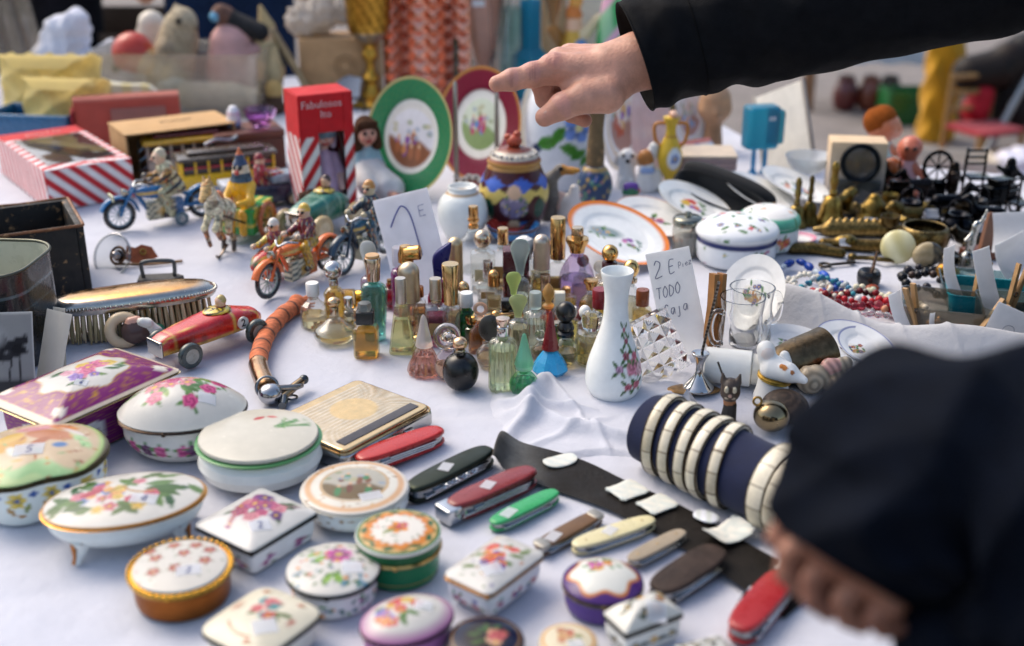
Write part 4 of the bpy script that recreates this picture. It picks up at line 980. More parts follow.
B('clear cut square bottle with faceted glass stopper, left of the rose vase', 591, 362, 28, 28, 'rect', CLR, '#d8bc58', .75, [('hex', 20, 15, 'glass', '#f2f2ee')], 'd')
B('red orange bottle with golden tulip stopper', 548, 334, 17, 22, 'round', '#f0a078', '#cc3a1c', .85, [('tulip', 12, 22, 'frost', '#e0a448')])
B('clear bottle with small cream square cap', 559, 334, 16, 24, 'shld', CLR, '#e0b8a0', .6, [('box', 10, 12, 'plastic', '#e6dfcc')], 's')
B('little amber bottle with plain silver cap', 545, 310, 15, 16, 'rect', CLR, '#b0703a', .7, [('cyl', 9, 14, 'metal', '#cbb09a')], 's')
B('tiny round red bottle behind the red capped one', 582, 330, 17, 20, 'round', '#c03a30', '#a01c18', .8, [('cyl', 6, 4, 'metal', GOLD)])
B('clear bottle with round white ball stopper', 584, 352, 14, 28, 'rect', CLR, '#e8d8b8', .6, [('ball', 11, 12, 'plastic', '#ecebe6')], 's')
B('amber bottle with brown cap seen between vase and price card', 641, 334, 17, 24, 'rect', '#f0dfae', '#cfa040', .8, [('cyl', 12, 14, 'plastic', '#7a3c18')], 's')
B('olive green squat bottle behind the black ball stopper', 556, 352, 30, 22, 'shld', '#9ab06a', '#6a8a34', .8, [('cyl', 9, 3, 'metal', SATG)], 's')
B('small turquoise bottle peeking out left of the rose vase', 612, 334, 10, 24, 'rect', '#5ab8d8', '#2f9ac4', .9, [('cyl', 7, 5, 'plastic', '#2f8fc0')], 's')
B('little olive bottle with gold lid squeezed left of the pink crystal', 418, 358, 12, 14, 'round', '#e0d8a0', '#b8a850', .8, [('ball', 9, 5, 'metal', '#cfb078')])
B('heart red bottle lying low beside the magenta one', 391, 306, 20, 18, 'ball', '#a81c3c', '#8a1030', .9, [('cyl', 6, 4, 'metal', GOLD)])
B('low clear flask with peach scent behind the lavender crystal', 600, 300, 26, 22, 'round', '#f2e6d4', '#e0b890', .5, [('disc', 14, 12, 'frost', '#e6e0cc')])
B('squat yellow bottle glimpsed behind the silver bullet cap', 566, 316, 18, 20, 'cyl', '#f2e2b0', '#d8aa3c', .7, [('cyl', 8, 4, 'metal', GOLD)])
for a in (('slim amber bottle with pearl cap between fluted gold and emerald flask', 456, 332, 15, 24, 'cyl', CLR, AMB, .7, [('cyl', 9, 10, 'plastic', '#dcd4c4')], 'c'), ('flat round clear bottle with gold ball behind the amber ring stopper', 496, 346, 22, 20, 'round', CLR, '#e0c070', .6, [('ball', 10, 10, 'metal', GOLD)], 'e'), ('square golden scent bottle with black cube cap behind the lime stopper', 508, 338, 17, 24, 'rect', CLR, '#d0952c', .8, [('box', 12, 9, 'plastic', '#15161a')], 's'), ('small peach bottle with glass dome, left of the olive squat one', 540, 362, 16, 18, 'round', CLR, '#e8a878', .7, [('ball', 10, 9, 'glass', '#f4ece4')], 'c'), ('clear vial with silver cap at the right of the big silver ball', 350, 334, 10, 22, 'cyl', CLR, YEL, .6, [('cyl', 8, 9, 'metal', SILV)], 'c'), ('honey coloured flask with gold skirt cap behind the maroon collar', 590, 318, 20, 24, 'shld', CLR, '#d8a23a', .8, [('skirt', 14, 9, 'metal', GOLD)], 'c'), ('clear bottle with gold dome cap just left of the burgundy cube', 494, 312, 14, 22, 'rect', CLR, '#dcae58', .6, [('dome', 11, 14, 'metal', GOLD)], 's'), ('tiny yellow sample bottle with white cap beside the cream capped one', 572, 338, 12, 18, 'cyl', CLR, '#dcc440', .8, [('cyl', 8, 8, 'plastic', '#e8e6e0')], 'c'), ('narrow clear bottle with copper cap behind the pale yellow wedge', 420, 332, 12, 30, 'rect', CLR, '#c9702c', .8, [('cyl', 9, 9, 'metal', '#b8764a')], 's'), ('stubby amber jar with gold lid behind the dark disc stopper', 474, 340, 18, 14, 'cyl', CLR, '#c8862c', .8, [('cyl', 16, 6, 'metal', GOLD)], 'c'), ('clear bottle with red ball stopper at the right rear', 582, 300, 16, 28, 'shld', CLR, '#e2c890', .5, [('ball', 11, 11, 'plastic', '#8a1c22')], 'c'), ('clear bottle with gold cube cap by the gold cylinder at the back', 540, 290, 18, 30, 'rect', CLR, '#d8b468', .5, [('box', 13, 10, 'metal', GOLD)], 's')): B(*a)
def lying(label, px, py, L, r, rz, gc, lc, capc, name='perfume_bottle', cat='perfume bottle', split=.62, gm='glass', cm='metal', z=0, tilt=0):
    T = Thing(name, label, cat, px, py, 0, PG if cat == 'perfume bottle' else None, z=z); T.eul = Euler((0, R(90 - tilt), R(rz)))
    T.p = T.p + np.array([0, 0, r * T.u])
    T.part('flask' if gm == 'glass' else 'tube', g1(lathe([(r * .9, -L / 2), (r, -L / 2 + 1), (r, L * (split - .5) - 1), (r * .9, L * (split - .5))], 28), gm, gc))
    if lc: T.part('perfume', g1(lathe([(r * .8, -L / 2 + 2), (r * .84, L * (split - .5) - 3)], 24), 'liquid', lc))
    T.part('cap', g1(lathe([(r * .8, L * (split - .5)), (r * .86, L * (split - .5) + .6), (r * .86, L / 2 - .6), (r * .78, L / 2)], 28), cm, capc))
lying('amber bottle lying on its side behind the turquoise spray', 352, 308, 34, 10, 8, '#ecc870', '#cc8a18', '#c8973c')
lying('small dark capped gold bottle lying beside the turquoise spray', 357, 321, 22, 7, 160, '#e8c080', '#c8862c', '#17130e', cm='plastic')
lying('gold lipstick tube leaning on top of the lipstick pile', 497, 322, 54, 5, 20, '#cd9d5a', None, '#caa06a', 'lipstick', 'lipstick', .5, 'metal', z=.03)
lying('silver lipstick tube lying under the gold one', 499, 326, 50, 5, 24, '#c9c4ba', None, '#7a7268', 'lipstick', 'lipstick', .6, 'metal', z=.012)
lying('bronze lipstick tube at the bottom of the lipstick pile', 501, 332, 44, 5, 16, '#8a7a66', None, '#b8b0a2', 'lipstick', 'lipstick', .4, 'metal')
lying('plain silver tube lying in front of the leaning price card', 430, 320, 40, 8, 4, '#b9bac0', None, '#9da0a8', 'lipstick', 'lipstick', .7, 'satin')
T = Thing('bangle', 'black curved bangle standing among the perfume bottles', 'bangle', 506, 342, 30); T.eul = Euler((R(66), 0, R(25))); T.p = T.p + np.array([0, 0, .016])
T.one(g1(torus(17, 3.6, 48, 12), 'plastic', '#10131a'))
# ------------------------------------------------------------------ left: boxes, tins and toys
def cornerbox(T, rz, hx, hy, cpx, cpy, sx=1, sy=-1):
    """put the thing so that its corner (sx hx, sy hy) stands at a pixel"""
    p, u, a = ground(cpx, cpy); T.u = u; c, s = math.cos(R(rz)), math.sin(R(rz)); x, y = sx * hx * u, sy * hy * u
    T.p = p - np.array([x * c - y * s, x * s + y * c, 0]); T.eul = Euler((0, 0, R(rz)))
def walls(g, hx, hy, h, t, m, c, floor=True, ci=None, b=.5):
    for sx in (-1, 1): g.add(box(t / 2, hy, h, .8, b), m, c, loc=(sx * (hx - t / 2), 0, 0))
    for sy in (-1, 1): g.add(box(hx - t - .1, t / 2, h - .3, .8, b), m, c, loc=(0, sy * (hy - t / 2), 0))
    if floor: g.add(box(hx - t - .2, hy - t - .2, t * .6, .5, .2), m, ci or c, loc=(0, 0, .4))
T = Thing('wooden_box', 'open black lacquered wooden box with worn brown edges at the left', 'wooden box', 20, 280)
cornerbox(T, 27, 95, 52, 93, 292)
g = G(); walls(g, 95, 52, 70, 7, 'worn', '#0d0c0c', True, '#6a5a48'); T.part('walls', g)
T.part('lining', g1(box(86, 43, 1.5, .5, .2), 'velvet', '#5a4a3c', loc=(0, 0, 36)))
g = G(); q = o_rect(95, 52, 2, 3, 12); q = np.vstack([q, q[:1]]); rd = random.Random(3); g.add(tube(np.column_stack([q, 70 + np.array([rd.uniform(-.5, .5) for _ in q])]), 1.6, 6), 'worn', '#7a4a24'); T.part('worn_edge', g)

T = Thing('tin_box', 'dark rounded metal tin without lid and pale inside, cut by the left edge', 'tin box', -38, 352, -4)
o = o_rect(92, 56, 34, 10, 6)
def c_tin(V): return Art(V, '#14181a').band(V[:, 2], 76, 79, '#5a6668').band(V[:, 2], 60, 62, '#3a4446').c
T.part('tin_wall', G().add(solid(o, dense([(.98, 0), (1, 2), (1, 98), (1.012, 99.5), (1.0, 101), (.985, 99)], .06)[:], False), 'tin', c_tin))
T.part('inner_wall', g1(solid(o, [(.02, 2), (.975, 2), (.982, 60), (.984, 99)], False), 'plastic', '#b8b8a6'))
q = np.vstack([o, o[:1]]) * 1.004; T.part('rolled_rim', g1(tube(np.column_stack([q, np.full(len(q), 100)]), 1.7, 8), 'satin', '#5f6055'))

def flatcard(name, label, cat, px, py, w, h, tilt, rz, c, group=None, z=0, m='paper', bend=3, roll=0):
    T = Thing(name, label, cat, px, py, rz, group, z=z); T.eul = Euler((R(-tilt), R(roll), R(rz)))
    def fn(u, v): return np.stack([(u - .5) * w, bend * ((u - .5) ** 2 * 3 + (v - .5) ** 2 * 1.0) + .5 * np.sin(u * 9 + v * 4), v * h], 1)
    V, Fc = grid(fn, 26, 26); V2 = V.copy(); V2[:, 1] += .6
    n = len(V); Fc = Fc + [tuple(i + n for i in reversed(q)) for q in Fc]
    T.sheet = fn
    T.gc = (np.vstack([V, V2]), Fc)
    if c is not None: T.part('sheet', g1(T.gc, m, c))
    return T
def c_photo(V):
    A = Art(V, '#a8a8a6'); A.y = V[:, 2] * 56 / 84; A.mix((12 - A.y) / 3, '#4a4a4c'); A.rect(4, 34, 16, 3.2, '#2c2c30', 14); A.rect(6, 28, 13, 2.6, '#38383c', 14); A.rect(-6, 32, 3, 9, '#2c2c30', -20); A.disc(10, 31, 6, '#1e1e22', 4); A.disc(-14, 40, 12, '#bcbcba', 7, 0, 6); A.stem(0, 10, 4, 27, '#2c2c30', .8); A.stem(12, 8, 10, 27, '#2c2c30', .8)
    d = np.minimum(25 - abs(A.x), np.minimum(A.y, 56 - A.y)); return A.mix((2 - d), '#d8d8d4').c
flatcard('photograph', 'black and white aeroplane photograph leaning on the dark tin', 'photograph', 10, 396, 50, 84, 18, 4, c_photo)
flatcard('card', 'blank cream card leaning beside the aeroplane photograph', 'card', 46, 386, 34, 76, 22, -28, '#d6d2c8', bend=2)
flatcard('card', 'narrow torn white slip standing at the corner of the dark tin', 'card', 60, 372, 14, 66, 10, -20, '#dcd8cc', bend=1)

T = Thing('headlamp_glass', 'round clear lamp glass with metal bulb socket lying beside the black box', 'lamp glass', 112, 268, 0); T.eul = Euler((R(62), R(10), R(-30))); T.p = T.p + np.array([0, 0, .014])
T.part('rim', g1(torus(22, 1.4, 56, 8), 'thin', '#e0e2e4', loc=(0, 4, 0)))
T.part('glass', g1(mv(lathe([(0.5, -6), (10, -5), (18, -2.4), (22, 0)], 48, caps=False), (0, 4, 0)), 'thin', '#e8ecee'))
g = G().add(lathe([(6, -2), (6, 1), (4, 3), (3.4, 7), (1, 9)], 20), 'metal', '#a8a09c', loc=(2, 6, -6)); g.add(torus(8.5, 1.5, 24, 6), 'brass', '#8a6a50', loc=(2, 6, -5)); T.part('bulb_socket', g)
T = Thing('leather_strap', 'scrap of brown leather strap with brass eyelet behind the brush', 'leather scrap', 140, 262, 20)
g = G().add(mv(slab([(-14, -6), (0, -12), (10, -6), (18, -2), (12, 8), (2, 10), (-4, 6), (-12, 8)], 2.4), (0, 0, 8), (50, 10, 0)), 'leather', '#8a4a2c'); g.add(tube(spline([(-24, -4, 2), (-10, -12, 3), (10, -16, 2), (40, -14, 1)], 20), [1.6] * 6 + [1.4] * 12 + [1] * 3 if False else 1.4, 6), 'leather', '#8a6a4a'); g.add(torus(2.6, .9, 16, 6), 'brass', '#b8924a', loc=(4, -2, 11), rot=(50, 0, 0))
T.one(g)
T = Thing('flat_iron', 'small old iron with square wire handle standing behind the brush', 'flat iron', 160, 284, 8)
T.part('iron_body', g1(slab([(-20, -9), (14, -9), (24, 0), (14, 9), (-20, 9)], 8), 'leather', '#4c4a48', loc=(0, 0, 0)))
q = spline([(-15, 0, 7), (-16, 0, 20), (-13, 0, 24), (0, 0, 25), (13, 0, 24), (16, 0, 20), (15, 0, 7)], 40); T.part('handle', g1(tube(q, 2, 8, up=(0, 1, 0)), 'satin', '#55585a'))
T = Thing('ornament', 'rounded porcelain ornament in cream, brown, white and green lying before the brush', 'ornament', 138, 344, 10)
T.part('ornament_shell', g1(mv(torus(13, 5.5, 32, 12), (-12, 0, 16), (70, 20, 10)), 'glaze', '#cdb896'))
sh, cc = figure([((-2, 0, 14), (4, 0, 15), 13, 12, '#54433f'), ((12, -4, 24), (20, -4, 14), 5, 5, '#dfe0d6'), ((8, -8, 27), (14, -8, 25), 4, 4, '#dfe0d6'), ((18, 2, 10), (20, 3, 10), 10, 9, '#1d5a48'), ((-4, -2, 25), (2, -2, 27), 5, 4, '#c99a86')], 1.0, 1.2)
T.part('ornament_body', g1(sh, 'glaze', cc))

# ---- striped toy boxes
def stripes(A, q, period, w, c1='#c3202a', ph=0): 
    f = ((q + ph) / period) % 1; return A.mix(np.clip((np.minimum(f, 1 - f) * period - (period - w) / 2) / .7 + .5, 0, 1), c1)
T = Thing('toy_box', 'long red and white striped toy carton with clear window lying flat', 'toy box', 45, 200)
RZ = -54
cornerbox(T, RZ, 90, 44, 50, 212, 1, -1)
def c_strip(V):
    A = Art(V, '#e8e4e2'); x, y, z = V[:, 0], V[:, 1], V[:, 2]
    top = z > 41.5; front = (y < -43.2) & ~top; end = (x > 89.2) & ~top
    q = np.where(front, x * .9 + z * .35, np.where(end, y * .75 + z * .8, x * .8 - y * .4 * np.sign(y)))
    stripes(A, q, 14, 7)
    red = top & (x < -56); A.mix(red * 1.0, '#c4262c')
    A.mix(np.where(top, np.minimum(35 - abs(y), np.minimum(x + 52, 72 - x)) / .8 + .5, 0), '#5a4a42')
    A.mix(np.where(top & (x > -30) & (x < 10), np.clip(1 - abs(y + 4 + x * .2) / 8, 0, 1), 0), '#4a6a9a'); A.mix(np.where(top & (x > 5) & (x < 40), np.clip(1 - abs(y - 4) / 10, 0, 1), 0), '#a86a3a')
    return A.c
T.part('carton', g1(box(90, 44, 42, 1, .8, 2, 100, 1.6), 'card', c_strip))
T.part('window', g1(box(62, 35, .3, .5, .1), 'thin', '#f2f2f4', loc=(10, 0, 42.6)))
g = G().add(text_shape('MOTO', 13, .15), 'paper', '#e8c8c0', loc=(-70, 2, 42.3), rot=(0, 0, 96)); 
T.part('lettering', g)
# standing box with doll
T = Thing('doll_box', 'tall red carton with white stripes and a window, standing upright', 'doll box', 315, 205)
cornerbox(T, 27, 28, 22, 305, 216, -1, -1)
def c_red(V):
    A = Art(V, '#c4121c'); x, y, z = V[:, 0], V[:, 1], V[:, 2]; A.x, A.y = np.where(abs(y) > 21.5, x, y + 100), z
    lowm = z < 78; w = ((A.x * .82 - z * .57) / 13) % 1
    A.mix(np.clip((78 - z) / .8, 0, 1) * np.clip((.25 - abs(w - .5)) * 16 + .5, 0, 1), '#e8e6e2'); return A.c
g = G()
def wallpaint(sh, loc):
    V = np.asarray(sh[0]) + np.array(loc); return c_red(V)
def panel(hx, hy, h, loc, n=40):
    sh = box(hx, hy, h, .6, .3, 2, n, 2); g.add(sh, 'card', wallpaint(sh, loc), loc=loc)
panel(.8, 22, 120, (-27.2, 0, 0)); panel(.8, 22, 120, (27.2, 0, 0)); panel(26.3, .8, 120, (0, 21.2, 0)); panel(26.3, 21, .9, (0, 0, 119.4))
panel(9, .8, 120, (-17.4, -21.2, 0)); panel(4.2, .8, 119.6, (22, -21.2, 0)); panel(13, .8, 38, (4.6, -21.2, 82)); panel(13, .8, 10, (4.6, -21.2, 0)); panel(26, 20, .8, (0, 0, .2))
T.part('carton', g)
T.part('backing', g1(box(25.5, .4, 116, .3, .1), 'card', '#6a1424', loc=(0, 19.6, 1.2)))
g = G().add(text_shape('Fabulosos', 10.5, .12), 'paper', '#f0e2e0', loc=(-4, -22.15, 110), rot=(90, 0, 0)); g.add(text_shape('Ito', 10.5, .12), 'paper', '#f0e2e0', loc=(0, -22.15, 100), rot=(90, 0, 0))
T.part('lettering', g)
box_T = T
def doll(label, T, hair, dress, skin='#d8a68c', s=1.0, sit=False, hat=None):
    P = [((0, 0, 52), (0, 0, 56), 9 * 1, 8.6, skin), ((0, 0, 40), (0, 0, 46), 3, 3, skin), ((0, 0, 26), (0, 0, 36), 8, 6.5, dress)]
    if sit: P += [((-5, -3, 22), (-7, -22, 12), 9, 9, '#d3d6d8'), ((5, -3, 22), (9, -26, 12), 9, 9, '#d3d6d8'), ((0, -4, 20), (14, -24, 8), 12, 12, '#d3d6d8'), ((10, -30, 7), (14, -44, 4), 3.4, 3, skin), ((-6, -28, 7), (-6, -42, 4), 3.4, 3, skin), ((14, -44, 4), (14, -47, 7), 3.5, 3, '#8a2a34'), ((-6, -42, 4), (-6, -45, 7), 3.5, 3, '#8a2a34')]
    else: P += [((0, 0, 4), (0, 0, 28), 14, 7, dress), ((-4, 0, 0), (-4, 0, 10), 3, 3, skin), ((4, 0, 0), (4, 0, 10), 3, 3, skin)]
    for s_ in (-1, 1): P += [((s_ * 8, 0, 36), (s_ * 12, -3, 24), 3.6, 3, dress if not sit else dress), ((s_ * 12, -3, 24), (s_ * 9, -12, 15), 2.6, 2.4, skin), ((s_ * 3.4, -8.2, 55), (s_ * 3.4, -8.3, 55), 1.3, 1.3, '#3a2c2a')]
    P += [((0, -8.6, 51.4), (0, -8.8, 51), 1.2, 1.2, '#c88a78'), ((-1.4, -8.2, 47.6), (1.4, -8.2, 47.6), .9, .9, '#b03a3c'), ((-4.6, -7.4, 50), (-4.6, -7.4, 50), 1.6, 1.6, '#dc9a88'), ((4.6, -7.4, 50), (4.6, -7.4, 50), 1.6, 1.6, '#dc9a88')]
    P = [tuple([tuple(np.array(a) * s), tuple(np.array(b) * s), ra * s, rb * s, c]) for a, b, ra, rb, c in P]
    sh, cc = figure(P, .9 * max(s, .7), .8 * s); T.part('doll_body', g1(sh, 'matte', cc))
    H = [((0, 2, 57), (0, 2.5, 59), 10, 9.6, hair), ((-8, 2, 54), (-9, 1, 42), 5, 5.4, hair), ((8, 2, 54), (9, 1, 42), 5, 5.4, hair), ((-6, -5, 62), (6, -5, 62), 3.6, 3.6, hair), ((0, 5, 56), (0, 6, 42), 7, 7, hair)]
    if hat: H = [((0, 1, 60), (0, 1, 64), 10.5, 7, hat), ((0, 0, 58), (0, 0, 58.5), 11.4, 11, hat), ((-8.5, 1, 53), (-8, 0, 44), 3, 2.5, '#c8b8d0'), ((8.5, 1, 53), (8, 0, 44), 3, 2.5, '#c8b8d0')]
    H = [tuple([tuple(np.array(a) * s), tuple(np.array(b) * s), ra * s, rb * s, c]) for a, b, ra, rb, c in H]
    sh, cc = figure(H, 1.0 * max(s, .7), .9 * s); T.part('hair' if not hat else 'bonnet', g1(sh, 'wool', cc))
D = Thing('doll', 'small doll with grey bonnet standing inside the red window carton', 'doll', 330, 205); D.p = box_T.p + np.array([.003, .0, .004]); D.u = box_T.u * 1.5; D.eul = Euler((0, 0, R(27)))
doll('', D, '#3a2a22', '#c4a6c0', '#d8b0a4', .92, hat='#6d8090')
D = Thing('doll', 'seated doll with brown hair, pale blue bodice and white dress by the red carton', 'doll', 369, 192, 22)
D.u *= 1.12; doll('', D, '#4a3426', '#9cc4d0', '#dcab94', 1.0, sit=True)
T = Thing('pompom', 'dark brown fluffy ball leaning against the red carton', 'fur ball', 311, 218)
sh, cc = figure([((0, 0, 14), (1, 0, 15), 13, 12, '#3c2b24')] + [((12 * math.cos(i * 2.4) * math.sin(i * .4 + .3), 12 * math.sin(i * 2.4) * math.sin(i * .4 + .3), 15 + 12 * math.cos(i * .4 + .3)),) * 2 + (2.6, 2.6, ('#33241f', '#4a362c')[i % 2]) for i in range(40) if 15 + 12 * math.cos(i * .4 + .3) > 3], 1.0, .8); T.one(g1(sh, 'wool', cc))

# ---- cardboard boxes behind
T = Thing('cardboard_box', 'brown cardboard box lying on its side with open front full of toys', 'cardboard box', 170, 170)
cornerbox(T, 30, 56, 36, 131, 186, -1, -1)
g = G(); K = '#b08a5c'
for hx, hy, h, loc in ((56, 36, 1.4, (0, 0, 0)), (1, 36, 47, (-55, 0, 1.6)), (1, 36, 47, (55, 0, 1.6)), (53.9, 1, 47, (0, 35, 1.6))): g.add(box(hx, hy, h, .5, .2), 'card', K, loc=loc)
T.part('carton', g); g = G().add(box(56.5, 36.5, 1.4, .5, .2), 'card', '#c29a68', loc=(0, 0, 0), rot=(-1.5, 0, 0)); 
for i, v in enumerate(g.V): v[:, 2] += 49.5
T.part('flap', g)
T.part('stamp', g1(text_shape('Motor', 13, .1), 'card', '#7d6648', loc=(6, 6, 51.2), rot=(-1.5, 0, 4)))
T = Thing('folder_box', 'ribbed terracotta coloured carton standing behind the cardboard box', 'carton', 132, 145, 17)
T.part('carton', g1(box(50, 12, 48, 1, .6), 'card', '#a8493c')); 
g = G()
for i in range(4): g.add(tube([(-50, -8 + i * 5.2, 48), (50, -8 + i * 5.2, 48)], 2.6, 10), 'card', '#b5695a')
T.part('ribbed_top', g); T.part('side_flap', g1(box(1, 14, 40, .6, .3), 'card', '#9a2530', loc=(-52, -3, 0))); T.part('label', g1(box(26, .4, 14, .5, .2), 'paper', '#c08a80', loc=(10, -12.8, 26)))
T = Thing('storage_tin', 'blue open tin holding yellow paper envelopes', 'tin', 44, 142, -8)
g = G(); walls(g, 42, 26, 32, 2, 'tin', '#1c5f8a', True); T.part('tin_walls', g); q = o_rect(42.4, 26.4, 2, 3); q = np.vstack([q, q[:1]]); T.part('rolled_rim', g1(tube(np.column_stack([q, np.full(len(q), 32)]), 1.3, 8), 'tin', '#2a74a0'))
def envelope(label, px, py, w, h, tilt, rz, z, c='#e4d39a', seed=0, roll=0):
    T = flatcard('envelope', label, 'envelope', px, py, w, h, tilt, rz, None, 'yellow paper envelopes in the blue tin', z, bend=9, roll=roll)
    rs = np.random.RandomState(seed); V, Fc = T.gc; V = V.copy(); V[:, 1] += 5 * abs(np.sin(V[:, 0] * .09 + V[:, 2] * .06 + seed)) + 4 * abs(np.sin(V[:, 2] * .11 - V[:, 0] * .07 + seed)); V[:, 2] += (V[:, 2] > h * .8) * 2.5 * np.sin(V[:, 0] * .3 + seed)
    T.part('sheet', g1((V, Fc), 'paper', lambda V: Art(V, c).mix(.3 * (np.sin(V[:, 0] * .1 + V[:, 2] * .17 + seed) > .5), '#cdbb80').c))
    fl, ff = grid(lambda u, v: np.stack([(u - .5) * w * (1 - .5 * v), -2 - 12 * v, h - 1 + 4 * np.sin(v * 3) - v * 14], 1), 14, 10)
    T.part('flap', g1((np.vstack([fl, fl + [0, .6, .3]]), ff + [tuple(i + len(fl) for i in reversed(q)) for q in ff]), 'paper', '#efdc94'))
envelope('rear yellow paper envelope, tallest in the blue tin', 48, 128, 104, 72, 12, -4, .02, '#f2e2a2', 1)
envelope('front yellow paper envelope with crumpled open flap', 58, 140, 92, 62, 20, -10, .015, '#f4e4a0', 2)
envelope('small crumpled yellow paper packet leaning to the right in the tin', 76, 138, 48, 40, 30, -20, .02, '#e8d288', 3, 25)
T = Thing('gingham_cloth', 'yellow and white checked cloth folded behind the terracotta carton', 'cloth', 128, 128, 12)
def c_ging(V): A = Art(V, '#e8e4d4'); a = (np.sin(A.x * .36) > 0); b = (np.sin(A.y * .5 + 1) > 0); return A.mix(a * .6, '#dcc878').mix(b * .35, '#d8c470').c
T.one(g1(grid(lambda u, v: np.stack([(u - .5) * 76, (v - .5) * 30, 42 + 6 * np.sin(u * 7) * v + 5 * np.sin(v * 5) - 26 * (abs(u - .5) * 2) ** 6 - 42 * (1 - np.clip(v * 8, 0, 1))], 1), 60, 24), 'cloth', c_ging))
T = Thing('wooden_case', 'dark reddish wooden case lying behind the yellow toy bus', 'wooden case', 248, 168, 24)
T.part('case_body', g1(box(34, 24, 34, 2, 1), 'wood', '#5c3022')); T.part('lid', g1(box(34.6, 24.6, 7, 2, 1.4), 'wood', '#6a3a2a', loc=(0, 0, 34.3)))
P0 = Thing('glass_dish', 'small purple cut glass dish on the dark wooden case', 'glass dish', 261, 168); P0.p = P0.p + np.array([.006, 0, 42.0 * P0.u]); P0.one(g1(lathe([(7, 0), (8, .8), (14, 10), (17, 18), (15.5, 18), (12, 9), (5, 2)], 10), 'glass', '#b45fc8', flat=True))
P0 = Thing('salt_shaker', 'tiny white and blue china pot on the dark wooden case', 'china pot', 240, 168); P0.p = P0.p + np.array([-.004, 0, 42.0 * P0.u]); P0.one(g1(lathe(smooth([(5, 0), (7, 1), (7, 8), (6, 16), (4, 18), (4, 20), (0.1, 21)], 1), 28), 'glaze', lambda V: Art(V, '#e8e8ec').band(V[:, 2], 0, 6, '#7aa0cc').band(V[:, 2], 11, 14, '#c06a8a').c))
# ------------------------------------------------------------------ tin toys
def litho(V, cc, seed=0, sc=.42, pal=('#d8a838', '#b8401f', '#2a5a6a', '#d8d0b0')):
    r = np.random.RandomState(seed); W = V + 1.2 * np.sin(V[:, [1, 2, 0]] * .5 + seed)
    q = W @ r.normal(0, sc, (3, 3)); k = np.floor(q).astype(int); hsh = (k @ np.array([73, 151, 283])) % 17
    f = np.abs(q - np.floor(q) - .5).max(1) > .43
    sh = np.array([1, 1.3, .85, 1.1, .6, 1.5, 1.1, 1, 1.2, .7, 1.1, 1.4, 1, .9, 1.2, 1, 1.6])[hsh]; cc = np.clip(cc * sh[:, None], 0, .95)
    acc = np.array([lin(c) for c in pal])[hsh % 4]; m = (hsh % 5 == 0)[:, None] * .75
    cc = cc * (1 - m) + acc * m; return np.where(f[:, None], cc * .5, cc)
def wheel(T, x, y, z, r, w, tyre, rim, spokes=6, ax=0, name='wheel'):
    g = G(); g.add(torus(r - w / 2, w / 2, 32, 10), 'tin', tyre, rot=(90, 0, ax), loc=(x, y, z))
    wh = T.part(name, g)
    g = G(); g.add(torus(r - w - .6, .9, 28, 6), 'tin', rim, rot=(90, 0, ax), loc=(x, y, z)); g.add(mv(lathe([(1.8, -2.2), (1.8, 2.2)], 12), (0, 0, 0), (90, 0, ax)), 'metal', '#b0b0b0', loc=(x, y, z))
    for k in range(spokes):
        a = k / spokes * PI; c, s = math.cos(a), math.sin(a); q = r - w - .4; dx, dy = math.cos(R(ax)), math.sin(R(ax))
        g.add(tube([(x - q * c * dx, y - q * c * dy, z - q * s), (x + q * c * dx, y + q * c * dy, z + q * s)], .55, 5), 'tin', rim)
    T.part('spokes', g, wh)
def solidwheel(T, x, y, r, w, tyre, rim):
    wh = T.part('wheel', g1(mv(lathe([(r * .5, -w / 2), (r * .9, -w / 2), (r, -w / 4), (r, w / 4), (r * .9, w / 2), (r * .5, w / 2)], 32), (0, 0, 0), (90, 0, 0)), 'tin', tyre, loc=(x, y, r)))
    T.part('hub', g1(mv(lathe([(.1, -w * .56), (r * .58, -w * .5), (r * .58, w * .5), (.1, w * .56)], 28), (0, 0, 0), (90, 0, 0)), 'tin', lambda V: Art(V, rim).c, loc=(x, y, r)), wh)
